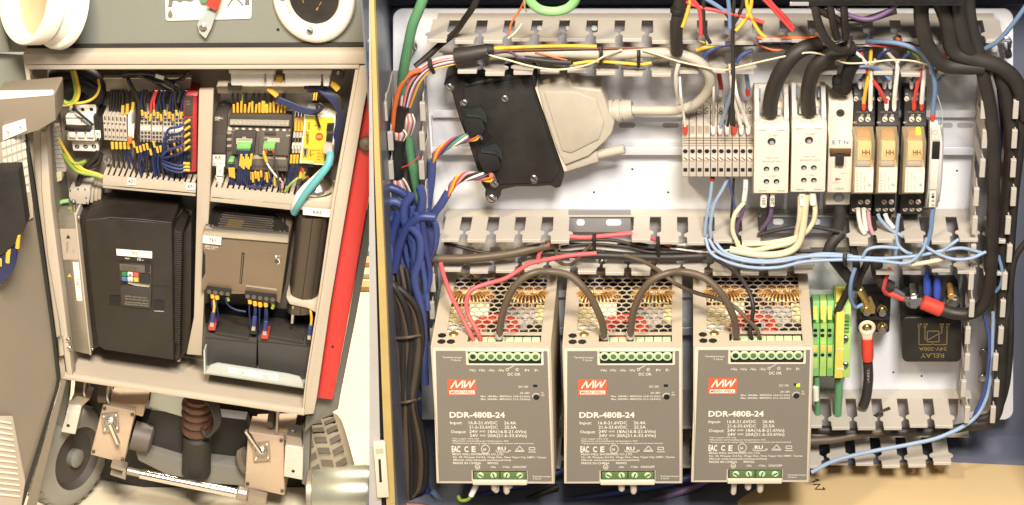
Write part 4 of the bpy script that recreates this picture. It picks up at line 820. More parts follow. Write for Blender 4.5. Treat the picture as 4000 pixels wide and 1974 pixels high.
# ================================================================== LEFT CABLES
cable([(1662, -30, 330), (1640, 30, 330), (1612, 100, 320), (1595, 180, 300), (1580, 260, 270), (1572, 330, 230), (1580, 450, 170), (1600, 580, 150), (1620, 690, 150), (1645, 820, 160), (1650, 950, 180)], 19, K['grn'], 'green cable running from the top left down into the left duct')
cable([(2055, -30, 420), (2075, 10, 420), (2110, 38, 420), (2165, 46, 420), (2215, 34, 420), (2245, 5, 420), (2255, -30, 420)], 17, K['ltgrn'], 'green cable hanging in a loop over the top edge')
cable([(1870, -30, 330), (1852, 20, 320), (1815, 75, 280), (1775, 130, 220), (1720, 175, 190), (1660, 230, 200), (1622, 262, 220)], 12, K['blackcab'], 'black cable slanting through the left end of the top duct')
t = thing('cable_sleeve', 'black heat shrink sleeve gathering wires at the left of the top duct', 'sleeve', (1850, 250, 230))
part('sleeve', MB().tube([P(1782, 222, 240), P(1820, 215, 245), P(1870, 205, 245), P(1920, 196, 240)], 32, 14, 5, 24), K['blackcab'], t, smooth=70)
part('end_knot', MB().lathe(P(1905, 195, 250), P(1925, 195, 250), [(0, 22), (8, 24), (22, 20)], 10), K['dark'], t)
cols = ['pnk', 'wht', 'pur', 'org', 'pnk', 'brnw', 'navy', 'wht', 'pnk', 'pur', 'org', 'yel']
fan = thing('wire_bundle', 'multicoloured thin wires bending from black sleeve into the left duct', 'wires', (1580, 410, 200))
for i, cm in enumerate(cols):
    o = (i - 5.5); rr = random.uniform(-2, 2)
    part('strand', MB().tube([P(1795, 232 + o * 2.6, 244 + rr), P(1740, 240 + o * 3.4, 252 + rr * 2), P(1680, 258 + o * 3.6, 255), P(1630 + o * 2, 300 + o * 4, 250 + rr), P(1600 + o * 4, 350 + o * 3, 235), P(1583 + o * 3.4, 420, 215)], 4.3, 7, 5), K[cm], fan, smooth=70)
solo('cable_tie', MB().tube([P(1678, 232, 262), P(1682, 258, 275), P(1694, 285, 262)], 8, 6), K['dark'], 'black cable tie round the multicoloured wires', 'cable tie')
cable([(1640, 275, 265), (1600, 292, 260), (1562, 345, 250), (1542, 420, 235), (1534, 500, 210), (1530, 540, 180)], 9, K['org'], 'orange wire curving into the left duct', 'wire', 'wire')
t = thing('wire_bundle', 'black taped bundle of pink and white wires down the left duct', 'wires', (1560, 740, 150))
part('sleeve', MB().tube([P(1580, 410, 210), P(1565, 450, 200), P(1556, 505, 190)], 22, 12), K['blackcab'], t, smooth=70)
part('sleeve', MB().tube([P(1560, 545, 190), P(1553, 600, 190), P(1552, 690, 190)], 26, 12), K['dark'], t, smooth=70)
for i, cm in enumerate(['pnk', 'wht', 'org', 'pnk', 'wht', 'pnk', 'brnw', 'wht']):
    o = i - 3.5
    part('strand', MB().tube([P(1556 + o * 3, 500, 195), P(1566 + o * 6, 525, 205), P(1560 + o * 4, 552, 195)], 3.6, 6, 4), K[cm], t)
    part('strand', MB().tube([P(1552 + o * 3, 685, 195), P(1562 + o * 7, 715, 205), P(1575 + o * 9, 760, 195)], 3.6, 6, 4), K[cm], t)
    part('strand', MB().tube([P(1596 + o * 4, 445, 195), P(1602 + o * 5, 480, 200), P(1590 + o * 4, 530, 170)], 3.6, 6, 4), K[cm], t)
cable([(1570, 655, 250), (1600, 642, 255), (1638, 612, 250)], 2.4, K['red'], 'stray thin red wire across the left duct', 'wire', 'wire')
# blue cable coil
blu = [[(1470, 745), (1530, 735), (1590, 770), (1630, 840), (1660, 900)], [(1480, 800), (1550, 790), (1600, 850), (1570, 930), (1520, 1010)], [(1640, 730), (1650, 780), (1640, 850), (1620, 940), (1625, 1040), (1640, 1150)],
       [(1700, 850), (1640, 850), (1590, 890), (1560, 960), (1540, 1060)], [(1670, 845), (1700, 890), (1695, 960), (1660, 1040), (1650, 1140)], [(1500, 840), (1500, 920), (1530, 1010), (1580, 1090), (1610, 1200), (1640, 1400)],
       [(1560, 830), (1540, 900), (1530, 980), (1560, 1060), (1600, 1150)], [(1600, 880), (1640, 930), (1640, 1010), (1620, 1090), (1650, 1240), (1660, 1500)], [(1480, 900), (1490, 980), (1540, 1050), (1600, 1060)],
       [(1520, 860), (1590, 840), (1650, 860), (1680, 930), (1660, 1010), (1600, 1020)], [(1610, 760), (1580, 810), (1585, 880), (1620, 940)]]
for i in range(9):
    u = 1500 + (i * 37) % 170; w_ = random.uniform(-40, 40)
    blu.append([(u, 770 + (i * 53) % 120), (u + w_ * .5, 880), (u + 20 - w_ * .4, 980), (u + 30 + w_ * .3, 1090), (1600 + i * 9, 1210)])
for i, pts in enumerate(blu):
    cable([(u, v, 260 + 28 * (i % 4)) for u, v in pts], 17 if i < 11 else 11, K['cblu'] if i % 3 else K['blu'], 'blue cable of the tangled coil beside the left duct', group='blue cables coiled at the left')
# black cable bundle with long loop
for i in range(9):
    o = i - 4
    cable([(1510 + i * 3, 1075 + i * 6, 330), (1530 + o * 7, 1110 + abs(o) * 4, 345 + 10 * (i % 3)), (1570 + o * 14, 1200, 350 + 12 * (i % 3)), (1590 + o * 15, 1320, 355), (1588 + o * 13, 1440, 350 + 8 * (i % 2)), (1585 + o * 9, 1565, 360), (1585 + o * 17, 1700, 355), (1588 + o * 19, 1800, 350), (1590 + o * 16, 1900, 340), (1595 + o * 5, 1952 - abs(o) * 5, 335)], 13, K['browncab'] if i % 3 == 1 else K['blackcab'], '%s from the left of the dark cables in the long looped bundle' % ORD[i], group='dark cables looped at the left')
for v, w_, n_ in ((1315, 75, 'upper'), (1567, 52, 'lower')): solo('cable_tie', MB().tube([P(1590 - w_, v + 8, 350), P(1590, v + 4, 392), P(1590 + w_, v - 10, 350)], 6, 6), K['browncab'], '%s dark tie round the looped dark cables' % n_, 'cable tie')
for i in range(4): cable([(1600 + 10 * i, 1390, 290), (1610 + 8 * i, 1600, 290), (1560 + 26 * i, 1800, 290), (1640 + 14 * i, 1960, 290)], 15, K['blu'], '%s from the left of the dark blue cables behind the loop' % ORD[i], group='blue cables behind the loop')
cable([(1500, 1940, 400), (1560, 1968, 400), (1640, 1975, 400), (1700, 1990, 400)], 11, K['brnw'], 'brown cable along the bottom left corner')
solo('cable_tie', MB().tube([P(1600, 1120, 330), P(1640, 1140, 320), P(1680, 1115, 280)], 7, 6), K['browncab'], 'brown tie fixing the dark cables to the left duct', 'cable tie')
# ================================================================== TOP WIRES
cable([(1920, 190, 235), (2050, 184, 240), (2200, 180, 240), (2330, 182, 235)], 7, K['yel'], 'yellow wire along the top duct above the grey cable', 'wire', 'wire')
many([([(1925, 198), (2060, 196), (2200, 192), (2340, 190), (2480, 188), (2600, 192)], 4, 'brnw', 'thin brown wire along the top duct above the grey cable'),
      ([(1930, 204), (1985, 200), (2030, 222), (2100, 236), (2200, 244)], 4, 'pur', 'thin purple wire dipping below the grey cable'),
      ([(2050, 228), (2150, 240), (2230, 245)], 11, 'blackcab', 'black sheathed lead under the grey cable'),
      ([(2240, 250), (2320, 240), (2420, 246), (2500, 252), (2545, 246)], 6, 'yel', 'yellow wire under the grey cable between the ties'),
      ([(2090, 205), (2170, 225), (2230, 240)], 3, 'org', 'thin orange wire slipping under the grey cable')], None, d=238)
cable([(1900, 205, 262), (1920, 218, 268), (1985, 235, 272), (2060, 256, 275), (2150, 272, 275), (2230, 268, 275), (2310, 248, 275), (2370, 215, 270), (2430, 194, 255)], 3.6, K['crm'], 'thin cream wire wandering across the grey cable', 'wire', 'wire')
cable([(2510, 196, 262), (2570, 214, 268), (2650, 240, 275), (2740, 260, 280), (2825, 274, 280), (2900, 258, 280), (3000, 235, 290), (3090, 216, 300), (3170, 206, 305), (3240, 222, 300), (3300, 246, 290), (3380, 246, 285), (3480, 235, 280), (3560, 238, 270), (3620, 252, 262)], 3.6, K['crm'], 'thin cream wire wandering in front of the thick black cables', 'wire', 'wire')
cable([(2650, 250, 262), (2640, 300, 240), (2645, 360, 200), (2655, 400, 160)], 8, K['wht'], 'white wire dropping behind the loop of the grey cable', 'wire', 'wire')
cable([(3200, 172, 240), (3120, 200, 280), (3060, 265, 285), (3024, 340, 260), (3010, 400, 245), (3007, 446, 240)], 29, K['blackcab'], 'thick black cable entering the beige block next to the grey terminals', n=14)
cable([(3330, 185, 240), (3255, 210, 280), (3190, 255, 285), (3162, 320, 265), (3156, 380, 250), (3160, 442, 240)], 28, K['blackcab'], 'thick black cable entering the beige block beside the breaker', n=14)
t = thing('corrugated_sleeve', 'black corrugated cable sleeve above the narrow circuit breaker', 'sleeve', (3280, 355, 170))
part('sleeve', MB().tube([P(3345, 225, 250), P(3322, 265, 245), P(3305, 310, 225), P(3296, 352, 195)], 26, 14), K['dark'], t, smooth=70)
part('frayed_end', MB().lathe(P(3272, 302, 225), P(3276, 358, 195), [(0, 18), (12, 23), (20, 19), (32, 24), (44, 20), (58, 24)], 10), K['dark'], t)
cable([(2972, 158, 190), (3060, 172, 200), (3190, 176, 200), (3260, 178, 195)], 18, K['blackcab'], 'thick black cable lying in the top duct above the beige blocks')
cable([(3270, 900, 200), (3282, 850, 190), (3278, 800, 180)], 24, K['blackcab'], 'thick black cable leaving the bottom of the breaker')
cable([(3290, 905, 210), (3250, 950, 230), (3240, 985, 235), (3270, 1030, 235), (3310, 1080, 225), (3335, 1110, 215)], 22, K['blackcab'], 'thick black cable curving from the breaker towards the stud block')
cable([(2960, 918, 240), (3060, 895, 250), (3160, 885, 250), (3280, 905, 240)], 8, K['blackcab'], 'thin black cable bowing through the gap of the middle duct')
t = thing('cable_sleeve', 'black wrapped bundle hanging at the top left of the red wires', 'sleeve', (2650, 200, 280))
part('sleeve', MB().tube([P(2662, -40, 330), P(2655, 20, 325), P(2645, 80, 320), P(2642, 140, 300), (P(2644, 205, 265))], 23, 10, 5), K['blackcab'], t, smooth=70)
part('collar', MB().lathe(P(2650, 30, 326), P(2646, 52, 325), [(0, 26), (8, 29), (22, 26)], 10), K['dark'], t)
many([([(2660, -20), (2680, 8), (2740, 30), (2800, 42), (2900, 64), (2985, 90)], 7, 'red', 'red wire crossing to the right in front of the top duct'),
      ([(2680, -20), (2715, 10), (2735, 50), (2738, 140)], 8, 'red', 'red wire dropping into the top duct'),
      ([(2700, -20), (2690, 30), (2675, 80), (2665, 105)], 7, 'yel', 'yellow wire beside the black wrapped bundle'),
      ([(2915, -20), (2920, 30), (2945, 90), (2970, 130), (2990, 146)], 7, 'yel', 'yellow wire bending right into the top duct'),
      ([(2938, -20), (2930, 40), (2905, 85), (2875, 120)], 7, 'yel', 'yellow wire bending left behind its twin'),
      ([(2965, -20), (3010, 25), (3050, 70), (3095, 120)], 7, 'red', 'red wire entering the top duct, left of the pair'),
      ([(2990, -20), (3020, 20), (3060, 60), (3100, 110)], 7, 'red', 'red wire entering the top duct, right of the pair'),
      ([(2842, -20), (2848, 30), (2850, 70), (2852, 110)], 8, 'slate', 'blue grey wire dropping vertically into the top duct'),
      ([(2720, -20), (2790, 20), (2840, 60), (2855, 95)], 6, 'blackcab', 'black wire slanting across the blue grey wires'),
      ([(2730, -20), (2800, 22), (2830, 45)], 8, 'slate', 'blue grey wire slanting into the top duct'),
      ([(2905, -20), (2900, 20), (2885, 60), (2862, 100)], 7, 'blackcab', 'black wire bending left beside the yellow wires'),
      ([(2750, -20), (2748, 60), (2755, 130), (2775, 170)], 7, 'blackcab', 'black wire dropping left of the grey terminals'),
      ([(2870, -20), (2864, 60), (2862, 150), (2865, 300), (2860, 430), (2858, 490)], 7, 'blackcab', 'black wire running straight down to the grey terminals'),
      ([(2055, -10), (2030, 40), (1998, 90), (1990, 130)], 4, 'org', 'thin orange wire dropping into the left part of the top duct'),
      ([(2048, -10), (2050, 30), (2056, 48)], 4, 'crm', 'thin cream wire tip hanging beside the green loop'),
      ([(2040, 92), (2015, 125), (1985, 150)], 4, 'crm', 'thin cream wire end sticking out of the top duct')], None, d=330)
many([([(2746, 230), (2770, 200), (2820, 178), (2880, 168)], 9, 'cblu', 'blue wire curving out of the top duct left of the terminals'),
      ([(2876, 245), (2900, 215), (2940, 196)], 8, 'cblu', 'blue wire curving out of the top duct above the beige block'),
      ([(2965, 162), (3100, 160), (3220, 172), (3400, 158)], 6.6, 'lblu', 'light blue wire inside the top duct over the thick cables'),
      ([(2720, 196), (2770, 182), (2810, 172)], 8, 'yel', 'yellow wire curving inside the top duct near the loop'),
      ([(2952, 146), (3000, 152), (3100, 148), (3220, 150)], 8, 'org', 'orange wire inside the top duct over the beige blocks'),
      ([(3430, 225), (3450, 205), (3475, 192)], 9, 'navy', 'short dark blue wire between the relay wires, left one'), ([(3520, 240), (3540, 218), (3560, 205)], 9, 'navy', 'short dark blue wire between the relay wires, right one'),
      ([(3330, 195), (3360, 220), (3385, 250)], 7, 'wht', 'white wire slanting above the first relay'), ([(3455, 192), (3480, 220), (3500, 240)], 7, 'greyw', 'grey braided wire slanting above the middle relay'), ([(3545, 200), (3580, 215), (3600, 250)], 6, 'gy', 'green yellow wire above the lit relay'),
      ([(3340, 262), (3400, 262), (3450, 285), (3475, 310)], 7, 'slate', 'blue grey wire looping over the middle relay')], None, d=232)
# dark terminal strip hanging at the top
t = thing('terminal_strip', 'dark terminal strip with black wires hanging at the top edge', 'terminal strip', (3430, 30, 380))
part('body', MB().box(3090, -60, 3770, 24, 360, 420), K['black'], t, bev=4)
for i in range(9): part('slot', MB().box(3155 + i * 68, -10, 3200 + i * 68, 14, 415, 422), K['dark'], t, bev=2); 
part('lip', MB().box(3085, 10, 3160, 24, 420, 426), K['ductgrey'], t, bev=2)
many([([(3180, 10, 400), (3195, 80, 400), (3225, 150, 390), (3270, 195, 370), (3310, 190, 340), (3315, 140, 320)], 15, 'blackcab', 'black wire hanging in a loop from the dark strip, left of three'),
      ([(3240, 10, 400), (3255, 90, 395), (3270, 150, 370)], 14, 'blackcab', 'black wire hanging from the dark strip, middle of three'),
      ([(3295, 10, 400), (3300, 80, 395), (3305, 150, 370)], 14, 'blackcab', 'black wire hanging from the dark strip, right of three'),
      ([(3270, 30, 390), (3330, 65, 390), (3400, 75, 390), (3470, 45, 390), (3510, 10, 390)], 9, 'pur', 'purple grey wire sagging under the dark strip'),
      ([(3150, 8, 400), (3240, 60, 380), (3330, 90, 370), (3500, 40, 380)], 14, 'blackcab', 'black cable sagging behind the dark strip wires')], None, 'cable', 'cable')

for i in range(12):
    u = 2150 + i * 52; dv = (i * 37) % 44; L = 330 + (i * 83) % 300; o = random.uniform(-14, 14)
    cable([(u, 946 + dv, 180 + i * 4), (u + L * .33, 952 + dv * .8 + o, 190 + i * 3), (u + L * .66, 960 + dv * .6 - o * .6, 190 + i * 3), (u + L, 968 + dv * .5, 180 + i * 3)], 4.2, K[('blackcab', 'rose', 'blackcab', 'wht', 'browncab', 'blackcab')[i % 6]], 'thin %s wire in the middle duct, starting %s from the left' % (('black', 'red', 'black', 'white', 'brown', 'black')[i % 6], ORD[i]), 'wire', 'wire', 'thin wires in the middle duct')
for i in range(12):
    u = 2720 + i * 62; o = random.uniform(-10, 10)
    cable([(u, 158 + (i * 13) % 26, 190 + 4 * i), (u + 90, 172 + o, 200 + 3 * i), (u + 190, 176 - o + (i * 7) % 18, 200 + 2 * i), (u + 280, 168 + o, 190)], 4, K[('yel', 'blu', 'org', 'wht', 'red', 'slate')[i % 6]], 'thin %s wire in the top duct, starting %s from the left' % (('yellow', 'dark blue', 'orange', 'white', 'red', 'blue grey')[i % 6], ORD[i]), 'wire', 'wire', 'thin coloured wires in the top duct')
for i in range(7):
    cable([(1520 + i * 22, 1010 + i * 12, 330), (1540 + i * 20, 1120, 345), (1560 + i * 17, 1260, 330), (1580 + i * 14, 1420, 310)], 8, K['blackcab' if i % 2 else 'browncab'], '%s from the left of the thin dark cables under the blue coil' % ORD[i], group='dark cables under the blue coil')
# ================================================================== MACHINE WITH OPEN DRIVE CABINET
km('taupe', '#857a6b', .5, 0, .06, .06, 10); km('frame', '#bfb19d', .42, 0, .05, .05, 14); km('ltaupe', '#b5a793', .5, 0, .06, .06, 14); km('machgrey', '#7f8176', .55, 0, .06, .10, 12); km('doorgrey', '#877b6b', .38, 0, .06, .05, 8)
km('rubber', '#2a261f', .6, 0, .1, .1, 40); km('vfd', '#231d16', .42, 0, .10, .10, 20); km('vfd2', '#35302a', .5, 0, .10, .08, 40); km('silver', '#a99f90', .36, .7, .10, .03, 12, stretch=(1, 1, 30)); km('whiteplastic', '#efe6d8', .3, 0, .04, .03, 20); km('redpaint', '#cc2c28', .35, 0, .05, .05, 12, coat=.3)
km('greystrip', '#76736a', .5, 0, .08, .06, 12); km('bronze', '#857460', .36, .45, .07, .03, 12, stretch=(1, 1, 30)); km('gunmetal', '#5c5144', .35, .6, .08, .03, 12, stretch=(1, 1, 30)); km('bezel', '#cfc8bd', .25, .9, .08, .02, 16); km('chrome', '#e6e2da', .16, 1, .03, 0, 20); km('grimepipe', '#c9b187', .5, 0, .18, .1, 8)
km('plcgrey', '#5f574d', .5, 0, .08, .05, 30); km('plcdark', '#453e37', .5, 0, .08, .05, 30); km('router', '#eec533', .42, 0, .05, .04, 20); km('milk', '#f4ece0', .25, 0, .03, .02, 20, alpha=.8); km('ferr', '#e6b23a', .45, 0, .10, .05, 60)
km('tyre', '#6f6a60', .7, 0, .14, .2, 20); km('tyretread', '#8a8172', .75, 0, .12, .2, 20); km('motortan', '#bda58a', .5, 0, .14, .12, 14, dirt=.8); km('groundw', '#ddcfb2', .6, 0, .10, .10, 9); km('battery', '#3f3c37', .5, 0, .10, .08, 24); km('trayblue', '#c7cec9', .3, .4, .05, .03, 20)
km('woodp', '#c9a06a', .6, 0, .2, .1, 20); km('springcop', '#65483a', .3, .5, .2, .1, 40); km('redmod', '#b52c2c', .4, 0, .08, .05, 30); km('btngreen', '#2f7a4a', .5); km('btnblue', '#4a6f96', .5); km('btnred', '#d8584f', .5); km('btnyel', '#e0b64a', .5); km('lcd', '#55523c', .3); km('cyan', '#63a9ad', .42, 0, .08, .06, 40)
gz = P(700, 2010, 150).z
fl = part('floor', MB().wbox(-2.6, xw - 14 * S, -1.2, 4.2, gz - .02, gz), K['groundw']); tag(fl, kind='structure')
# ---- cabinet shell
cab = thing('drive_cabinet', 'beige steel cabinet, open, holding the drive and controller', 'cabinet', (720, 1600, 200))
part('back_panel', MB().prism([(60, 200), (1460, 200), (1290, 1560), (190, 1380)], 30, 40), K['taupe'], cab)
part('mounting_sheet', MB().prism([(862, 362), (1225, 362), (1205, 560), (850, 560)], 40, 46), K['whiteplastic'], cab)
part('floor_panel', MB().add([P(255, 1472, 345), P(1190, 1615, 345), P(1270, 1470, 42), P(190, 1325, 42)], [(0, 1, 2, 3)]), K['frame'], cab)
part('sill', MB().prism([(250, 1466), (1190, 1608), (1190, 1626), (252, 1484)], 325, 356), K['frame'], cab, bev=6)
part('top_bar', MB().prism([(88, 211), (1442, 207), (1442, 252), (104, 254)], 300, 352), K['frame'], cab, bev=7)
part('top_lip', MB().prism([(104, 254), (1404, 252), (1404, 270), (110, 273)], 290, 346), K['frame'], cab, bev=5)
part('left_stile', MB().prism([(158, 515), (162, 740), (186, 1000), (228, 1240), (262, 1470), (283, 1470), (256, 1240), (226, 1000), (200, 790), (180, 515)], 290, 352), K['frame'], cab, bev=5)
part('left_return', MB().prism([(88, 215), (110, 215), (122, 370), (180, 515), (158, 515), (128, 515), (112, 372)], 290, 340), K['frame'], cab, bev=3)
part('left_edge', MB().prism([(130, 515), (158, 515), (162, 740), (186, 1000), (228, 1240), (258, 1472), (240, 1478), (200, 1240), (168, 1000), (136, 740)], 280, 335), K['ltaupe'], cab)
part('right_stile', MB().prism([(1404, 262), (1312, 764), (1249, 1181), (1199, 1492), (1187, 1622), (1226, 1618), (1238, 1556), (1289, 1200), (1367, 740), (1422, 420), (1442, 320), (1442, 255)], 290, 350), K['frame'], cab, bev=6)
part('right_lip', MB().prism([(1388, 270), (1300, 764), (1240, 1181), (1192, 1492), (1180, 1600), (1187, 1622), (1199, 1492), (1249, 1181), (1312, 764), (1404, 262)], 270, 338), K['frame'], cab, bev=3)
a_, b_ = [P(u, v, 330) for u, v in ((1310, 764), (1247, 1181), (1197, 1492), (1185, 1622))], 288 * S
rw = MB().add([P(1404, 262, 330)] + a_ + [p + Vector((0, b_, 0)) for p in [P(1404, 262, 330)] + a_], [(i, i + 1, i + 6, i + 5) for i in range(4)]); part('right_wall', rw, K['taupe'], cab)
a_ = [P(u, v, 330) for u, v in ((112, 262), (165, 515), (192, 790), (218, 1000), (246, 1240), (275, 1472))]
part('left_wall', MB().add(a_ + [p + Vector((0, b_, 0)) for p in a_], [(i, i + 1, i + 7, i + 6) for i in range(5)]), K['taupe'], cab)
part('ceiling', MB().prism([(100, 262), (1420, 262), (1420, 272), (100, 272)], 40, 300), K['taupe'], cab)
part('centre_post', MB().prism([(777, 352), (834, 351), (826, 600), (818, 800), (800, 1100), (788, 1390), (728, 1385), (757, 1240), (768, 800)], 205, 225), K['ltaupe'], cab, bev=4)
for u, v in ((265, 1330), (270, 1363)): screw(cab, u, v, 352, 9, K['zinc'], h=8)
hg = part('hinge', MB().prism([(222, 1325), (243, 1323), (250, 1390), (228, 1392)], 345, 372), K['zinc'], cab, bev=3)
part('pin', MB().rod(P(226, 1318, 365), P(234, 1395, 365), 5, 8), K['gunmetal'], hg)
# ---- upper machine panel
mp_ = thing('machine_panel', 'grey green machine panel above the beige cabinet', 'machine panel', (720, 208, 280))
part('panel', MB().prism([(-60, -400), (1442, -400), (1442, 200), (-60, 204)], 270, 290), K['machgrey'], mp_)  # extended above the view to block the light from behind
part('side_fold', MB().prism([(-60, -80), (10, -80), (16, 80), (40, 205), (-60, 205)], 288, 300), K['machgrey'], mp_, bev=6)
part('shade_strip', MB().prism([(105, 176), (1442, 168), (1442, 208), (105, 210)], 286, 298), K['rubber'], mp_)  # dark strip standing in for the shade band above the top bar
for u, v in ((1086, 117), (1436, 108)): part('hole', MB().cyl(u, v, 288, 291.5, 6, 12), K['dark'], mp_)
for u in (1067, 1297): part('stud', MB().rod(P(u, 212, 312), P(u, 200, 312), 5, 8), K['zinc'], mp_)
part('side_body', MB().prism([(-80, 205), (98, 214), (128, 390), (130, 520), (-80, 560)], 150, 250), K['machgrey'], mp_, bev=4)
# round filler neck at the left
fn = thing('filler_neck', 'white round plastic pipe stub at the top left', 'pipe', (210, 180, 300))
c0 = P(230, -6, 345); axn = (-RT * .7 - FW * .714).normalized(); c1 = c0 + axn * (140 * S); L_ = 140
part('wall_flange', MB().lathe(c0, c1, [(-10, 182), (8, 182), (18, 176), (22, 164), (60, 160)], 48, cap=False), K['whiteplastic'], fn, smooth=50)
part('tube', MB().lathe(c0, c1, [(10, 160), (70, 158), (76, 170), (134, 174), (140, 170), (140, 152), (130, 150), (40, 146), (0, 146)], 52, cap=False), K['whiteplastic'], fn, smooth=50)
part('bottom', MB().lathe(c0, c1, [(66, 149), (70, 149), (60, 20)], 40), K['grimepipe'], fn, smooth=50)
# pictogram sign
sg = thing('pictogram_sign', 'white sign with grey tap and water drop pictogram', 'sign', (815, 80, 295))
part('board', MB().prism([(644, -60), (984, -60), (982, 66), (976, 75), (654, 83), (647, 76)], 290, 296), K['whiteplastic'], sg, bev=2)
part('pictogram', flat([(664, 37), (657, 52), (655, 63), (662, 72), (669, 72), (675, 63), (673, 52)], 296, 1.5), K['greystrip'], sg)
part('pictogram', flat([(660, -20), (680, -20), (672, 28), (656, 29), (660, 0)], 296, 1.5), K['greystrip'], sg)
part('pictogram', flat([(672, -10), (760, -20), (780, -10), (745, 8), (715, 4), (704, 12), (690, 4), (674, 4)], 296, 1.5), K['greystrip'], sg)
strokes([[(912, -8), (890, 24)], [(922, -8), (950, 22)], [(926, -20), (930, -2), (900, 0)]], 6, 296, K['greystrip'], sg, 'pictogram')
part('pictogram', flat([(950, -20), (972, -20), (974, 14), (976, 21), (956, 21), (958, 2)], 296, 1.5), K['greystrip'], sg)
lv = thing('hand_lever', 'grey metal lever with red grip bolted below the sign', 'lever', (795, 150, 300))
part('bracket', MB().prism([(778, 78), (784, 64), (792, 72), (805, 40), (845, 50), (826, 110), (805, 150), (800, 151), (778, 128), (770, 96)], 300, 318), K['trayblue'], lv, bev=5)
part('grip', MB().prism([(815, -40), (876, -40), (848, 49), (803, 26)], 310, 345), K['redfer'], lv, bev=10, seg=3)
part('knob', MB().prism(circ(795, -4, 19, 18), 298, 316), K['grn'], lv, bev=4)
part('washer', MB().torus(P(793, 111, 318), (0, -1, 0), 12, 2.6, 22, 6), K['greystrip'], lv); part('bolt', MB().cyl(793, 111, 316, 332, 9, 6), K['steel'], lv)
# round inspection window at the right
iw = thing('inspection_window', 'round white twist off window ring with dark glass', 'window', (1228, 148, 295))
c0 = P(1228, -15, 290); q = Vector((0, -1, 0.0))
def zst(mb, k):
    mb.v = [Vector((v.x, v.y, c0.z + (v.z - c0.z) * k)) for v in mb.v]; return mb
part('ring', zst(MB().lathe(c0, c0 + q, [(0, 146), (20, 146), (32, 138), (40, 120), (40, 108), (34, 96), (12, 88), (0, 88)], 56, cap=False), 1.2), K['whiteplastic'], iw, smooth=60)
part('glass', zst(MB().lathe(c0, c0 + q, [(0, 90), (8, 90), (9, 10)], 40), 1.2), K['vfd'], iw)
for s_, a in zip('TURN AND PULL', range(150, 20, -8)):
    if s_ == ' ': continue
    r = 122; an = math.radians(a + 10 - 0); u = 1228 + r * math.cos(an); v = -15 + r * math.sin(an) * .98
    lettering([(s_, u, v, 330, 12, 11, 'c')], K['inkgrey'], iw, rot=(math.sin(an), -math.cos(an)), lift=1, name='lettering')
screw(iw, 1210, 125, 328, 13, K['zinc'], h=8); screw(iw, 1101, -6, 328, 11, K['zinc'], h=8)
part('arrow', flat([(1236, 105), (1248, 92), (1262, 104), (1256, 106), (1268, 122), (1250, 130), (1244, 108)], 331, 1), K['milk'], iw)
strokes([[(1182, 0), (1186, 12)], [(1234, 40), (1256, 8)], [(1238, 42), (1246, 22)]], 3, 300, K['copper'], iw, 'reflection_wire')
# ---- red side panel, grey edge strip, knob
rp = thing('side_panel', 'red painted side panel right of the cabinet', 'panel', (1300, 1560, 300))
part('panel', MB().prism([(1446, 330), (1424, 430), (1369, 740), (1291, 1200), (1239, 1557), (1300, 1562), (1360, 1240), (1420, 890), (1442, 760), (1446, 740)], 270, 320), K['redpaint'], rp, bev=5)
part('hole', MB().cyl(1299, 1356, 318, 322, 5, 12), K['dark'], rp)
part('edge_strip', MB().prism([(1446, 750), (1420, 892), (1362, 1240), (1301, 1562), (1236, 1558), (1225, 1625), (1196, 1625), (1190, 1690), (1215, 1664), (1320, 1600), (1326, 1560), (1390, 1240), (1446, 930)], 230, 262), K['greystrip'], rp, bev=5)
part('bumper', MB().lathe(P(1432, 563, 318), P(1432, 563, 360), [(0, 30), (16, 30), (30, 24), (38, 10)], 18), K['browncab'], rp)
# ---- door at the left
dr = thing('open_panel_door', 'open beige cabinet door at the left with louvred vent', 'door', (60, 1974, 500))
def dd(u): return 350 + (250 - u) * .9
def Q(u, v, o=0): return P(u, v, dd(u) + o)
def qpoly(poly, th=14, o=0): return MB().loft([Q(u, v, o) for u, v in poly], [Q(u, v, o - th) for u, v in poly])
part('leaf', qpoly([(-40, 470), (100, 520), (135, 760), (170, 1020), (205, 1290), (225, 1480), (200, 1580), (80, 1990), (-40, 1990)]), K['doorgrey'], dr)
part('seal', qpoly([(92, 530), (104, 520), (142, 760), (178, 1020), (214, 1290), (236, 1482), (232, 1510), (88, 1990), (70, 1990), (212, 1530), (222, 1482), (200, 1290), (162, 1020), (124, 760)], 14, 12), K['rubber'], dr, bev=3)
part('edge_fold', qpoly([(104, 520), (130, 515), (136, 740), (168, 1000), (200, 1240), (240, 1478), (262, 1478), (140, 1990), (98, 1990), (236, 1500), (214, 1290), (178, 1020), (142, 760)], 30, 0), K['doorgrey'], dr, bev=4)
part('top_fold', MB().prism([(-20, 388), (206, 368), (214, 372), (218, 470), (150, 510), (-20, 560)], 420, 560), K['doorgrey'], dr, bev=7)
part('top_edge', MB().prism([(-20, 362), (200, 359), (210, 366), (206, 374), (-20, 392)], 545, 563), K['whiteplastic'], dr, bev=3)
part('hinge_plate', MB().prism([(-10, 500), (98, 466), (104, 512), (-10, 560)], 560, 566), K['whiteplastic'], dr, bev=2)
for u, v in ((31, 517), (79, 498)): screw(dr, u, v, 566, 9, K['whiteplastic'], h=5)
gb = part('grid_board', qpoly([(-10, 560), (94, 530), (128, 800), (130, 850), (90, 870), (-10, 700)], 10, 18), K['frame'], dr)
for r in range(7):
    for c in range(5):
        u = 6 + c * 19 + r * 2.6; v = 552 + r * 34 - c * 7
        if u > 96 + r * 5: continue
        part('cell', qpoly([(u, v + 4), (u + 15, v - 2), (u + 18, v + 22), (u + 3, v + 28)], 4, 21), K['whiteplastic'], gb)
bx = thing('junction_box', 'black box on the cabinet door with blue wires below', 'box', (40, 920, 560))
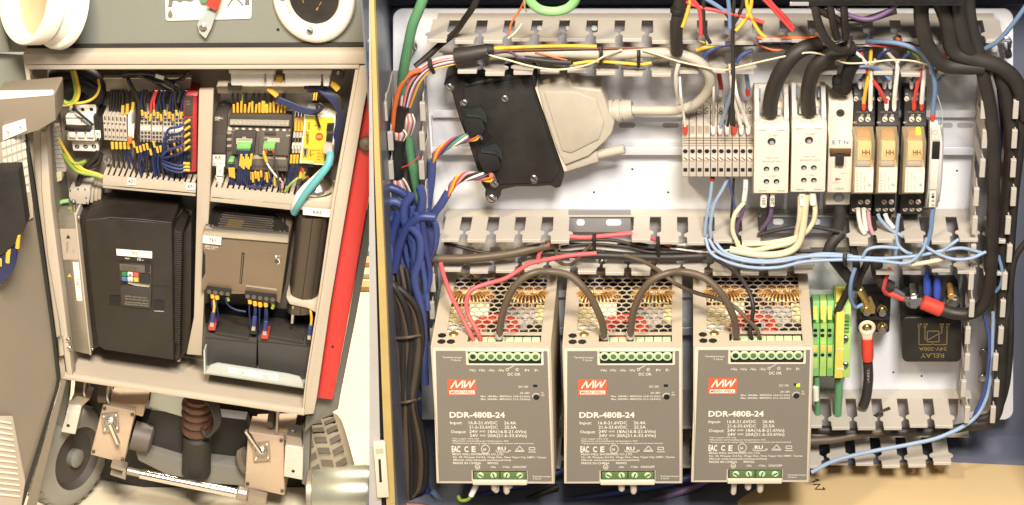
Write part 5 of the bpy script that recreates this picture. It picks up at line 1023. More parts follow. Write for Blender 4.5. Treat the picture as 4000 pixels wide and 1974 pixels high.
part('body', MB().prism([(-20, 668), (72, 665), (84, 740), (92, 800), (103, 880), (88, 908), (72, 915), (60, 950), (30, 985), (-20, 1010)], 585, 650), K['black'], bx, bev=5)
for i, (u, v, w_, h_, a) in enumerate(((64, 918, 16, 52, 4), (24, 970, 20, 56, 3), (-8, 1008, 18, 30, 0))):
    part('wire_marker', MB().rod(P(u + w_ * .5, v, 640), P(u + w_ * .5 - a, v + h_, 640), w_ * .5, 8), K['ferr'], bx)
for i in range(6): part('wire', MB().tube([P(60 - i * 11, 960 + i * 8, 636), P(58 - i * 9, 1010 + i * 5, 640), P(40 - i * 8, 1060 + i * 3, 636), P(5 - i * 5, 1105 - i * 6, 630)], 8, 7), K['navy'], bx, smooth=70)
vt = part('vent', qpoly([(-20, 1625), (50, 1625), (64, 1700), (100, 1880), (82, 1990), (-20, 1990)], 24, 24), K['frame'], dr, bev=4)
for i in range(14):
    v = 1640 + i * 22; w_ = min(52 + i * 2.9, 86)
    part('louvre', qpoly([(-16, v), (w_ - 8, v + 10), (w_ - 6, v + 18), (-16, v + 8)], 8, 32), K['whiteplastic'], vt, bev=2)
# ================================================================== INSIDE THE CABINET
def label_plate(parent, quad, d, s_, h, rot=(1, 0), tu=None, tv=None, m='whiteplastic', ink='inkdark', wd=None, bold=.01):
    o = part('label_plate', MB().prism(quad, d - 2, d + 1.5), K[m], parent)
    uc = sum(p[0] for p in quad) / 4; vc = sum(p[1] for p in quad) / 4
    n = math.hypot(*rot); rot = (rot[0] / n, rot[1] / n)
    if s_: lettering([(s_, uc - rot[1] * -h * .45 * 0 + (tu or 0), vc + h * .45 + (tv or 0), d + 1.5, h, wd, 'c')], K[ink], o, rot=rot, lift=1, bold=bold)
    return o
# cable mass and earth loops
for i, pts in enumerate(([(150, 380), (180, 320), (260, 285), (340, 290), (385, 330), (370, 390), (300, 405)], [(160, 360), (220, 300), (300, 300), (360, 340), (350, 380)], [(180, 390), (250, 330), (330, 330), (380, 370)])):
    cable(pts, 30, K['black'], 'thick black cable coiled in the upper left cabinet corner', group='black cables in the cabinet corner', d=90 + i * 12)
many([([(280, 275), (290, 320), (296, 360), (285, 395), (262, 404), (230, 405)], 7, 'gy', 'green yellow earth wire looping down at the upper left, left strand'),
      ([(290, 275), (302, 320), (308, 360), (296, 395), (268, 408), (226, 410)], 7, 'yel', 'yellow green earth wire looping down at the upper left, right strand'),
      ([(384, 310), (388, 345), (370, 380), (330, 400), (270, 406)], 5, 'yel', 'yellow green earth wire making the outer loop at the upper left'),
      ([(225, 405), (240, 395), (262, 404)], 9, 'gy', 'green yellow earth wire stub by the transparent terminals'),
      ([(228, 540), (250, 580), (275, 620), (300, 650), (330, 670)], 6, 'yel', 'yellow earth wire slanting below the main switch'),
      ([(245, 600), (270, 625), (300, 640), (335, 630)], 7, 'gy', 'green yellow earth wire under the main switch'),
      ([(250, 610), (290, 660), (320, 675), (370, 685), (400, 695)], 8, 'gy', 'green yellow earth wire running to the left cable tray'),
      ([(300, 640), (330, 665), (380, 680), (402, 690)], 6, 'yel', 'yellow earth wire running to the left cable tray'),
      ([(205, 808), (240, 790), (268, 784)], 8, 'ltgrn', 'bright green earth wire by the silver filter, upper'),
      ([(205, 808), (240, 822), (270, 818), (285, 808)], 8, 'gy', 'yellow green earth wire by the silver filter, lower')], None, d=175)
cable([(288, 410), (295, 430), (330, 460), (365, 490)], 5, K['black'], 'black cable tie tail slanting over the main switch', 'cable_tie', 'cable tie', d=190)
cable([(300, 790), (305, 720), (330, 660), (370, 620), (385, 590)], 11, K['blackcab'], 'black cable curving below the main switch', d=120)
cable([(320, 660), (380, 640), (395, 600)], 10, K['blackcab'], 'black cable behind the steel bolt', d=110)
for i, pts in enumerate(([(480, 300), (560, 300), (640, 340), (690, 370), (680, 400)], [(500, 310), (540, 390), (545, 440), (535, 520)], [(540, 290), (640, 320), (700, 350), (695, 400)], [(740, 280), (700, 315), (620, 320), (560, 300)], [(500, 285), (600, 290), (680, 330)])):
    cable(pts, 8, K['blackcab'], 'black cable bunched under the cabinet top, left half', group='black cables under the cabinet top', d=120 + 12 * i)
solo('cable_label', MB().prism([(608, 290), (642, 300), (638, 314), (606, 304)], 200, 206), K['whiteplastic'], 'small white cable label under the cabinet top', 'label')
solo('cross_duct', MB().prism([(390, 308), (745, 308), (742, 358), (392, 358)], 60, 95), K['ltaupe'], 'plain beige duct cover behind the cables, upper left', 'duct cover', bev=3)
# transparent terminal strip
t = thing('terminal_strip', 'transparent screw terminal strip on the left cabinet wall', 'terminal strip', (215, 670, 150))
for i in range(10):
    u = 190 + i * 2.4; v = 500 + i * 17.5
    part('cell', MB().box(u, v, u + 36 + i, v + 15, 140, 180), K['clearcase'], t, bev=3); part('clamp', MB().cyl(u + 12, v + 8, 150, 176, 5, 8), K['zinc'], t); part('clamp', MB().cyl(u + 28, v + 8, 150, 176, 5, 8), K['zinc'], t)
t = thing('terminal_clamp', 'cream plastic clamp below the transparent terminals', 'clamp', (212, 720, 150))
part('body', MB().prism([(186, 668), (212, 664), (214, 676), (240, 674), (242, 706), (224, 712), (218, 722), (190, 716)], 140, 185), K['crm'], t, bev=4)
# main switch F1
t = thing('main_switch', 'white three pole breaker marked F1 with black toggle bar', 'circuit breaker', (315, 592, 50))
part('terminal_row', MB().prism([(271, 411), (374, 409), (376, 458), (273, 458)], 50, 120), K['whiteplastic'], t, bev=4)
part('body', MB().prism([(255, 456), (362, 458), (372, 552), (264, 549)], 50, 160), K['whiteplastic'], t, bev=4)
part('terminal_row', MB().prism([(280, 553), (384, 553), (386, 593), (285, 590)], 50, 120), K['whiteplastic'], t, bev=4)
part('stripe', MB().prism([(257, 460), (330, 461), (330, 464), (257, 463)], 158, 161.5), K['btngreen'], t)
for i in range(3):
    part('wire_hole', MB().cyl(288 + i * 34.5, 429, 118, 121.5, 7.5), K['dark'], t)
    h = part('wire_hole', MB().cyl(301 + i * 33, 574, 118, 121.5, 9), K['dark'], t); part('screw', MB().cyl(301 + i * 33, 576, 121, 123, 5), K['zinc'], h)
    part('toggle', MB().prism([(264 + i * 35, 513), (294 + i * 35, 514), (296 + i * 35, 540), (268 + i * 35, 538)], 158, 176), K['whiteplastic'], t, bev=5)
part('toggle_bar', MB().prism([(252, 499), (355, 502), (354, 513), (253, 511)], 160, 188), K['black'], t, bev=3)
lettering([('F1', 322, 483, 161, 13, None, 'c')], K['inkdark'], t)
t = thing('relay_socket_module', 'narrow black module marked R1 beside the main switch', 'module', (385, 552, 50))
part('body', MB().prism([(361, 457), (400, 459), (406, 550), (370, 549)], 50, 150), K['black'], t, bev=3)
label_plate(t, [(372, 510), (392, 511), (394, 539), (374, 538)], 151, 'R1', 10)
for u in (376, 388): part('screw', MB().cyl(u, 544, 148, 153, 3.5, 8), K['zinc'], t)
# slim modules
for i in range(6):
    u = 401 + i * 15.4
    t = thing('slim_module', '%s slim beige module between R1 and the white tester' % ('leftmost', 'second', 'third', 'fourth', 'fifth', 'rightmost')[i], 'module', (u + 8, 552, 50), 'six slim beige modules')
    part('body', MB().prism([(u, 452 + i), (u + 14.4, 453 + i), (u + 20, 548 + i), (u + 5.5, 547 + i)], 50, 140), K['termgrey'], t, bev=2)
    part('slot', MB().prism([(u + 5, 454 + i), (u + 11, 454 + i), (u + 13, 470 + i), (u + 6, 470 + i)], 136, 141), K['plcgrey'], t)
    part('window', MB().prism([(u + 7, 502 + i), (u + 14, 502 + i), (u + 15, 512 + i), (u + 8, 512 + i)], 136, 141.5), K['plcdark'], t)
    part('screw', MB().cyl(u + 7, 482 + i, 138, 142.5, 4, 8), K['plcgrey'], t); part('screw', MB().cyl(u + 12, 534 + i, 138, 142.5, 4, 8), K['plcgrey'], t)
def bl_wire(pts, r, d, mk, lb, grp, cm='navy', fm='ferr', fr=6):
    t = thing('marked_wire', lb, 'wire', (pts[-1][0], pts[-1][1], d), grp)
    part('core', MB().tube([P(p[0], p[1], p[2] if len(p) > 2 else d) for p in pts], r, 7, 5), K[cm], t, smooth=70)
    (a, b) = mk
    part('marker_sleeve', MB().rod(P(a[0], a[1], d + 4), P(b[0], b[1], d + 4), fr, 8), K[fm], t)
    return t
for i in range(5):
    u = 438 + i * 16
    bl_wire([(u, 560), (u + 4, 600), (u + 8 + i * 4, 650), (u + 14 + i * 5, 680)], 4.5, 130, ((u, 556), (u + 2, 582)), '%s yellow marked wire from the left below the slim beige modules' % ORD[i], 'wires below the slim modules', 'blackcab' if i < 3 else 'navy')
for i, u in enumerate((478, 496, 516)):
    bl_wire([(u, 450), (u - 2, 420), (u + 2, 380), (u - 4, 350)], 5, 120, ((u, 446), (u + (2 if i < 2 else 4), 412 - i * 6)), '%s yellow marked wire from the left above the slim beige modules' % ORD[i], 'wires above the slim modules', 'blackcab')
for i in range(5):
    cable([(430 + i * 12, 450), (432 + i * 12, 400), (436 + i * 11, 355)], 5, K['blackcab'], '%s dark wire from the left behind the slim beige modules' % ORD[i], 'wire', 'wire', 'dark wires above the slim modules', d=100)
for i in range(14):
    u = 545 + i * 12.5; s_ = random.uniform(-14, 14)
    cable([(u, 445, 110), (u + s_ * .5, 410, 125), (u + s_, 380, 130), (u + s_ * .6 + 12, 352, 120)], 4.2, K['blackcab' if i % 3 else 'navy'], '%s unmarked dark wire from the left above the plug modules' % ORD[i], 'wire', 'wire', 'unmarked wires above the plug modules')
for i in range(14):
    u = 540 + i * 13; s_ = random.uniform(-12, 12)
    cable([(u, 562, 140), (u + s_, 600, 150), (u + 8 + s_ * .5, 650, 150), (u + 16 - s_, 695, 140)], 4.4, K['navy' if i % 3 else 'blackcab'], '%s unmarked dark wire from the left below the plug modules' % ORD[i], 'wire', 'wire', 'unmarked wires below the plug modules')
for i in range(10):
    u = 920 + i * 20; s_ = random.uniform(-10, 10)
    cable([(u, 672, 140), (u + s_, 700, 150), (u + 4 + s_ * .5, 735, 145), (u + 6, 765, 130)], 3.6, K['navy' if i % 3 else 'blackcab'], '%s unmarked dark wire from the left below the controller' % ORD[i], 'wire', 'wire', 'unmarked wires below the controller')
t = thing('tester_module', 'white upright module with orange tip among the wires', 'module', (508, 565, 60))
part('body', MB().prism([(500, 450), (512, 450), (514, 537), (500, 536)], 60, 165), K['whiteplastic'], t, bev=2)
part('tip', MB().prism([(498, 536), (514, 537), (515, 563), (501, 562)], 80, 172), K['org'], t, bev=4)
part('flag', MB().prism([(514, 490), (524, 486), (522, 540), (513, 540)], 150, 160), K['whiteplastic'], t, bev=1)
# input output modules with plug grid
for b in range(4):
    u0 = 546 + b * 45
    t = thing('plug_module', '%s beige plug module with a grid of square sockets' % ('leftmost', 'second', 'third', 'rightmost')[b], 'module', (u0 + 22, 560, 50), 'beige plug modules')
    part('body', MB().prism([(u0, 440 + b * 2), (u0 + 43, 441 + b * 2), (u0 + 45, 556 + b * 2), (u0 + 2, 555 + b * 2)], 50, 130), K['termgrey'], t, bev=2)
    for r in range(6):
        for c in range(3):
            v = (452, 467, 482, 520, 535, 550)[r] + b * 2
            part('socket', MB().box(u0 + 5 + c * 13.5, v - 5, u0 + 14 + c * 13.5, v + 4, 127, 131.5), K['plcdark'], t)
    part('label_plate', MB().box(u0 + 3, 497 + b * 2, u0 + 41, 509 + b * 2, 127, 132), K['whiteplastic'], t)
    lettering([('1 2 3 4', u0 + 22, 506 + b * 2, 132, 7, 32, 'c')], K['inkgrey'], t)
# wires into plug modules, above
for i in range(11):
    u = 556 + i * 15; tw_ = random.uniform(-10, 10)
    bl_wire([(u, 452 + (i % 3) * 8), (u + tw_ * .4, 420), (u + tw_, 390), (u + tw_ * 1.4 + 10, 355)], 4.5, 150, ((u, 452 + (i % 3) * 10), (u + tw_ * .4, 430 + (i % 3) * 8)), '%s marked wire from the left plugged into the plug modules from above' % ORD[i], 'wires above the plug modules', 'red' if i in (2, 3) else ('blackcab' if i % 2 else 'navy'), 'ferr', 4.6)
# and below: dense blue fall
for i in range(16):
    u = 522 + i * 13.2; s_ = random.uniform(-8, 8); v0 = 560 + (i % 3) * 9
    bl_wire([(u, v0), (u + 6 + s_ * .3, v0 + 35), (u + 4 + s_, 640), (u + 12 + s_, 690)], 5.2, 165 + (i % 3) * 8, ((u - 2, v0 - 8 + (i % 2) * 12), (u + 3, v0 + 16 + (i % 2) * 12)), '%s marked wire from the left falling into the left cable tray' % ORD[i], 'blue wires below the plug modules', 'navy' if i % 4 else 'blackcab', 'ferr', 4.6)
# wires into red module
for i in range(8):
    v = 488 + (i % 8) * 26 if i < 5 else 640 + (i - 5) * 13
    bl_wire([(730, v - (14 if i < 5 else 0), 205), (700, v + 8, 215), (655, v + 22 if i < 5 else v - 4, 205), (635, 590 + i * 8, 190), (640, 650, 175), (680, 700, 165)], 5, 205, ((742, v - (20 if i < 5 else 0)), (716, v - 2)), '%s blue wire from the top plugged into the red module' % ORD[i], 'blue wires into the red module', 'navy' if i % 3 else 'blu', 'ferr', 5)
t = thing('safety_module', 'tall red framed safety module with dark front beside the post', 'module', (742, 678, 50))
part('body', MB().prism([(716, 372), (770, 374), (768, 672), (717, 678)], 50, 150), K['redmod'], t, bev=4)
for q_ in ([(720, 377), (754, 378), (752, 455), (719, 456)], [(720, 462), (752, 461), (750, 662), (720, 664)]): part('front_plate', MB().prism(q_, 140, 152), K['plcdark'], t, bev=2)
lettering([('24V', 728, 400, 152, 6, 14), ('SAFE', 728, 410, 152, 5, 16)], K['inkgrey'], t)
for i in range(6): part('socket', MB().box(726, 484 + i * 27, 746, 498 + i * 27, 148, 153.5), K['dark'], t)
# bolt and left cable tray
t = thing('steel_bolt', 'shiny steel bolt with nuts under the main switch', 'bolt', (420, 635, 60)); part('shank', MB().rod(P(408, 632, 150), P(432, 622, 150), 9, 10), K['zinc'], t); part('nut', MB().rod(P(418, 630, 150), P(428, 626, 150), 13, 6), K['steel'], t)
def tray(lb, TL, TR, BR, BL, n, d, plates, depth=120):
    t = thing('cable_tray', lb, 'cable tray', (BL[0], BL[1], 60))
    part('front', MB().prism([TL, TR, BR, BL], d - 8, d), K['frame'], t, bev=3)
    f0, f1 = [P(TL[0] + (TR[0] - TL[0]) * k, TL[1] + (TR[1] - TL[1]) * k, d) for k in (0, 1)]
    for i in range(n):
        a, b = (i + .04) / n, (i + .70) / n
        p, q_ = f0.lerp(f1, a), f0.lerp(f1, b); bk = Vector((0, depth * S, 0)); dn = Vector((0, 0, -5 * S))
        part('finger', MB().loft([p, q_, q_ + bk, p + bk], [x + dn for x in (p, q_, q_ + bk, p + bk)]), K['frame'], t, bev=1)
    part('bottom', MB().loft([f0 + Vector((0, 0, -40 * S)), f1 + Vector((0, 0, -40 * S)), f1 + Vector((0, depth * S, -40 * S)), f0 + Vector((0, depth * S, -40 * S))], [f0 + Vector((0, 0, -44 * S)), f1 + Vector((0, 0, -44 * S)), f1 + Vector((0, depth * S, -44 * S)), f0 + Vector((0, depth * S, -44 * S))]), K['dark'], t)
    for quad, s_ in plates: label_plate(t, quad, d + 2, s_, 12, rot=(1, .06))
    return t
tray('beige slotted cable tray labelled K01 and KF1', (401, 686), (766, 718), (764, 768), (401, 735), 17, 200, [([(497, 695), (531, 698), (530, 725), (497, 722)], 'K01'), ([(728, 716), (762, 720), (761, 744), (727, 741)], 'KF1')])
# grey socket box and filter
t = thing('socket_box', 'light grey plug housing above the silver filter', 'housing', (310, 802, 60))
part('body', MB().prism([(269, 742), (350, 736), (354, 752), (346, 800), (280, 796), (268, 768)], 60, 150), K['termgrey'], t, bev=4)
for i, (u, v) in enumerate(((352, 744), (368, 742), (382, 740))): part('segment', MB().prism([(u, v), (u + 14, v - 2), (u + 12, v + 48), (u - 1, v + 50)], 60, 130 - i * 8), K['ltaupe'], t, bev=3)
for u, v in ((274, 746), (304, 741), (331, 742), (336, 775), (338, 795)): part('screw', MB().cyl(u, v, 148, 153, 3, 8), K['plcdark'], t)
t = thing('mains_filter', 'flat silver mains filter box labelled RF1 at the left', 'filter', (310, 1385, 100))
part('body', MB().prism([(206, 836), (293, 843), (352, 1386), (276, 1370)], 110, 230), K['silver'], t, bev=3)
part('edge', MB().prism([(291, 842), (297, 843), (356, 1388), (350, 1388)], 110, 236), K['frame'], t, bev=1)
part('rating_label', MB().prism([(214, 896), (298, 896), (311, 1015), (226, 1015)], 228, 232), K['ltaupe'], t)
for u, v in ((266, 926), (271, 1077)):
    part('warning_mark', flat([(u - 8, v + 6), (u, v - 10), (u + 9, v + 6)], 233, 1), K['inkdark' if v < 1000 else 'btnyel'], t)
label_plate(t, [(284, 1026), (307, 1027), (322, 1177), (300, 1175)], 231, '', 9); lettering([('RF1', 308, 1113, 233, 10, 22)], K['inkgrey'], t, rot=(0.1, -.995))
lettering([('EPCOS', 236, 990, 232, 9, 60), ('3x520/300V', 262, 990, 232, 5, 45), ('50/60Hz 40A', 266, 985, 232, 5, 40), ('CE', 291, 990, 232, 9, 16)], K['inkgrey'], t, rot=(.05, -.998)); lettering([('IEC 939', 258, 1060, 230, 5, 34), ('25/100/21', 266, 1060, 230, 5, 34)], K['inkgrey'], t, rot=(.05, -.998), lift=3)
part('stud', MB().rod(P(287, 782, 200), P(292, 842, 200), 6, 8), K['zinc'], t); part('nut', MB().rod(P(287, 786, 200), P(288, 798, 200), 11, 6), K['steel'], t)
for u, v in ((307, 852), (360, 1367)): screw(t, u, v, 232, 5, K['zinc'], h=4)
# ---- frequency drive TI1
t = thing('frequency_drive', 'large black frequency drive labelled TI1 with keypad', 'drive', (545, 1410, 50))
part('body', MB().prism([(330, 860), (417, 852), (672, 873), (679, 1408), (408, 1368), (378, 1350)], 60, 270), K['vfd'], t, bev=7, seg=3)
part('side_step', MB().prism([(306, 850), (345, 830), (395, 1352), (356, 1372)], 60, 190), K['vfd'], t, bev=5)
tp0 = [P(u, v, 262) for u, v in ((412, 848), (672, 870))]
part('grille_rim', MB().prism([(424, 802), (714, 822), (714, 832), (424, 812)], 60, 90), K['vfd2'], t, bev=3)
gt = part('grille', MB().loft([P(417, 850, 255), P(670, 871, 255), P(712, 828, 95), P(420, 810, 95)], [p - Vector((0, 0, 4 * S)) for p in (P(417, 850, 255), P(670, 871, 255), P(712, 828, 95), P(420, 810, 95))]), K['vfd2'], t)
for i in range(9):
    k = .1 + i * .09
    a, b = P(417, 850, 255).lerp(P(420, 810, 95), k), P(670, 871, 255).lerp(P(712, 828, 95), k)
    up = Vector((0, 0, 5 * S)); part('bar', MB().tube([a.lerp(b, .04) + up, a.lerp(b, .96) + up], 3, 5, 1), K['vfd'], gt)
for u, v in ((437, 806), (690, 826)): part('screw', MB().cyl(u, v, 90, 94, 6, 8), K['zinc'], t)
part('highlight_edge', MB().tube([P(420, 850, 274), P(545, 857, 274), P(670, 871, 274)], 1.6, 6, 3), K['vfd2'], t)
part('heatsink', MB().prism([(676, 898), (712, 914), (702, 1412), (684, 1408)], 60, 235), K['vfd'], t, bev=4)
for i in range(52):
    v = 908 + i * 8.6; k = i / 52
    if v > 1345: break
    part('rib', MB().prism([(680 + 2 * k, v - 2), (708 - 6 * k, v + 2), (708 - 6 * k, v + 6), (680 + 2 * k, v + 2)], 232, 241), K['vfd2'], t)
part('side_block', MB().prism([(713, 918), (748, 862), (746, 1352), (704, 1405)], 60, 190), K['vfd'], t, bev=5)
part('terminal_cover', MB().prism([(468, 1118), (592, 1112), (590, 1208), (470, 1196)], 265, 282), K['vfd2'], t, bev=6)
part('pocket', MB().prism([(427, 1158), (468, 1156), (470, 1196), (428, 1190)], 268, 273), K['dark'], t); part('pocket', MB().prism([(600, 1174), (640, 1177), (640, 1216), (602, 1214)], 268, 273), K['dark'], t); part('ledge', MB().prism([(602, 1214), (640, 1216), (640, 1219), (602, 1217)], 270, 276), K['bezel'], t)
part('cover_grip', MB().prism([(497, 1104), (586, 1116), (582, 1124), (530, 1118), (500, 1110)], 275, 288), K['bezel'], t, bev=3)
label_plate(t, [(454, 974), (594, 984), (594, 1010), (456, 998)], 271, 'TI1', 12, rot=(1, .07))
lettering([('15', 537, 1018, 271, 10, 13), ('3PHASE', 488, 1012, 271, 5, 18), ('kW', 554, 1019, 271, 4, 7)], K['print'], t, rot=(.997, .07), bold=.02)
kp = part('keypad', MB().prism([(464, 1028), (592, 1036), (592, 1112), (466, 1098)], 268, 279), K['vfd2'], t, bev=4)
part('display_frame', MB().prism([(466, 1033), (589, 1042), (589, 1070), (468, 1058)], 276, 283), K['plcgrey'], kp, bev=2)
part('display', MB().prism([(473, 1038), (535, 1043), (535, 1062), (474, 1056)], 280, 284.5), K['lcd'], kp)
lettering([('8888', 480, 1056, 284.5, 13, 52)], K['plcgrey'], kp, rot=(.997, .08))
part('jog_button', MB().prism([(565, 1036), (584, 1038), (584, 1066), (565, 1064)], 280, 289), K['black'], kp, bev=3)
for r in range(2):
    for c in range(3):
        u, v = 475 + c * 22.8, 1064 + r * 19 + c * 1.6
        b_ = part('key', MB().prism([(u, v), (u + 20, v + 1.6), (u + 20, v + 17), (u + 1, v + 15)], 277, 286), K[('btngreen', 'whiteplastic', 'btnred', 'btnblue', 'whiteplastic', 'btnyel')[r * 3 + c]], kp, bev=2)
        if c == 1:
            s_ = 1 if r == 0 else -1
            strokes([[(u + 4, v + 9 + 2 * s_), (u + 10, v + 9 - 3 * s_), (u + 16, v + 9 + 2 * s_)], [(u + 4, v + 13 + 2 * s_ - (4 if s_ < 0 else 0)), (u + 10, v + 13 - 3 * s_ - (4 if s_ < 0 else 0)), (u + 16, v + 13 + 2 * s_ - (4 if s_ < 0 else 0))]], 2, 286, K['inkdark'], b_, 'arrow')
part('enter_key', MB().prism([(548, 1070), (584, 1074), (583, 1108), (547, 1104)], 277, 284), K['black'], kp, bev=3)
lettering([('CAUTION - Risk of electric shock', 486, 1160, 282, 6, 88), ('Wait 10 minutes before opening', 488, 1170, 282, 6, 92), ('Use proper grounding techniques', 488, 1182, 282, 6, 92), ('Risque de choc electrique', 488, 1190, 282, 6, 92)], K['inkgrey'], t, rot=(.995, .08))
part('crease', MB().tube([P(592, 1115, 271), P(675, 1123, 271)], 1.2, 5, 1), K['dark'], t)
screw(t, 695, 1343, 241, 8, K['dark'], h=2, slot=False); part('foot', MB().prism([(690, 1400), (706, 1396), (704, 1412), (694, 1414)], 100, 150), K['zinc'], t)
# ================================================================== RIGHT HALF OF THE CABINET
# covers at the top
for u0, u1, lb in ((893, 1075, 'left'), (1104, 1297, 'right')):
    t = thing('plastic_cover', 'milky white plastic cover box under the cabinet top, %s one' % lb, 'cover', ((u0 + u1) / 2, 338, 200))
    part('lid', MB().prism([(u0, 273), (u1, 274), (u1 - 2, 292), (u0 + 1, 290)], 150, 262), K['milk'], t, bev=4)
    part('body', MB().prism([(u0 + 8, 290), (u1 - 42, 290), (u1 - 44, 336), (u0 + 10, 335)], 150, 250), K['milk'], t, bev=4); part('end_box', MB().prism([(u1 - 36, 291), (u1 - 6, 291), (u1 - 12, 338), (u1 - 34, 338)], 150, 250), K['milk'], t, bev=4)
solo('cover_bracket', MB().prism([(845, 338), (1204, 338), (1200, 366), (850, 366)], 80, 140), K['ltaupe'], 'beige bracket strip below the milky covers', 'bracket', bev=3)
solo('conduit_box', MB().prism([(888, 330), (945, 336), (942, 356), (890, 355)], 140, 165), K['plcgrey'], 'small dark box under the left milky cover', 'box', bev=3)
t = thing('cable_gland', 'round grey cable gland in the upper right cabinet corner', 'cable gland', (1320, 320, 50)); part('ring', MB().cyl(1320, 290, 50, 100, 24, 18), K['plcgrey'], t); part('pin', MB().cyl(1320, 288, 98, 112, 6, 10), K['zinc'], t)
# plc
t = thing('logic_controller', 'dark grey programmable controller labelled KA1', 'controller', (985, 672, 50))
part('body', MB().prism([(885, 448), (1143, 449), (1124, 672), (880, 662)], 60, 150), K['plcgrey'], t, bev=4)
part('cpu_block', MB().prism([(834, 448), (888, 448), (882, 662), (828, 656)], 60, 165), K['plcdark'], t, bev=4)
part('cpu_cover', MB().prism([(832, 530), (884, 530), (880, 600), (830, 598)], 160, 172), K['plcdark'], t, bev=3)
part('terminal_cover', MB().prism([(896, 450), (1140, 452), (1136, 498), (893, 492)], 130, 172), K['plcdark'], t, bev=4)
part('terminal_lens', MB().prism([(898, 468), (1130, 472), (1128, 494), (896, 488)], 170, 176), K['clearcase'], t, bev=2)
for i in range(14): part('terminal_screw', MB().cyl(906 + i * 16.5, 481 + i * .3, 164, 174, 5, 8), K['zinc'], t)
part('terminal_cover', MB().prism([(888, 626), (1122, 632), (1118, 670), (976, 666), (888, 660)], 130, 168), K['plcgrey'], t, bev=4)
for i in range(10): part('terminal_screw', MB().cyl(984 + i * 14, 650 + i * .3, 164, 172, 5, 8), K['plcdark'], t)
part('scale_strip', MB().prism([(890, 496), (1134, 502), (1133, 516), (889, 511)], 148, 154), K['ltaupe'], t); part('scale_strip', MB().prism([(978, 608), (1118, 612), (1117, 624), (977, 620)], 148, 154), K['ltaupe'], t)
for i in range(18): part('scale_mark', MB().prism([(894 + i * 13.2, 499 + i * .33), (903 + i * 13.2, 499 + i * .33), (903 + i * 13.2, 509 + i * .33), (894 + i * 13.2, 509 + i * .33)], 152, 155), K['plcgrey' if i % 2 else 'whiteplastic'], t)
for i in range(6): part('status_lamp', MB().prism([(887, 516 + i * 12.6), (904, 516 + i * 12.6), (903, 525 + i * 12.6), (886, 525 + i * 12.6)], 148, 156), K['plcdark' if i % 2 else 'inkgrey'], t)
part('option_board', MB().prism([(915, 514), (1000, 516), (992, 606), (906, 604)], 148, 172), K['plcdark'], t, bev=4); part('option_board', MB().prism([(1015, 516), (1132, 520), (1126, 610), (1008, 606)], 148, 170), K['plcgrey'], t, bev=4)
part('latch', MB().prism([(1032, 519), (1078, 520), (1076, 527), (1033, 526)], 168, 178), K['plcdark'], t, bev=2)
part('table_label', MB().prism([(925, 542), (985, 544), (983, 564), (924, 562)], 172, 174.5), K['inkgrey'], t)
strokes([[(925, 542), (985, 544), (983, 564), (924, 562), (925, 542)], [(925, 552), (984, 554)]] + [[(932 + i * 8, 553), (931 + i * 8, 562)] for i in range(7)], 1.6, 174.5, K['whiteplastic'], t, 'table_lines')
part('label_plate', MB().prism([(1045, 540), (1093, 541), (1092, 557), (1044, 556)], 170, 172.5), K['termgrey'], t)
lettering([('ERR', 948, 541, 172, 6, 14), ('COMM', 1030, 541, 170, 5, 20), ('EXP', 1119, 533, 170, 6, 14), ('omron', 840, 460, 165, 5, 20), ('SYSMAC', 840, 466, 165, 6, 32), ('CP1L', 840, 472, 165, 6, 17)], K['whiteplastic'], t, bold=.01)
label_plate(t, [(831, 606), (880, 607), (878, 651), (830, 648)], 166, 'KA1', 12, tv=-12); lettering([('MAC Address', 834, 640, 168, 5, 40), ('00000ACC5JBC', 834, 646, 168, 4, 38)], K['inkgrey'], t, lift=2)
for q_, n_ in (([(925, 566), (980, 566), (978, 590), (924, 588)], 7), ([(1028, 565), (1074, 566), (1072, 590), (1026, 588)], 4), ([(892, 628), (912, 629), (912, 642), (891, 641)], 3)):
    c = part('green_plug', MB().prism(q_, 160, 200), K['grndeep'], t, bev=3)
    for i in range(n_): k = (i + .5) / n_; part('slot', MB().cyl(q_[0][0] + (q_[1][0] - q_[0][0]) * k, q_[2][1] - 6, 198, 201.5, 2.6, 8), K['dark'], c)
part('mount_ear', MB().cyl(870, 422, 60, 90, 15, 14), K['plcdark'], t); part('mount_ear', MB().cyl(1132, 428, 60, 90, 15, 14), K['plcdark'], t)
part('mount_hole', MB().cyl(870, 422, 88, 93, 6, 12), K['whiteplastic'], t); part('mount_hole', MB().cyl(1132, 428, 88, 93, 6, 12), K['whiteplastic'], t)
# wires above plc
for i in range(15):
    u = 914 + i * 14.2; s_ = random.uniform(-6, 26); wide = i in (8, 9)
    bl_wire([(u, 446), (u + s_ * .3, 420), (u + s_, 395), (u + s_ * 1.2, 366)], 3.6, 150, ((u, 440), (u + s_ * .28, 408 - (i % 3) * 6)), '%s marked wire from the left entering the controller from above' % ORD[i], 'wires above the controller', 'gy' if i == 2 else 'black', 'ferr', 8 if wide else 4.4)
for i in range(9):
    u = 910 + i * 21; solo('ferrule', MB().rod(P(u, 436, 150), P(u, 450, 150), 4, 8), K['brnw'], '%s brown red ferrule from the left at the controller top' % ORD[i], 'ferrule', 'ferrules at the controller top')
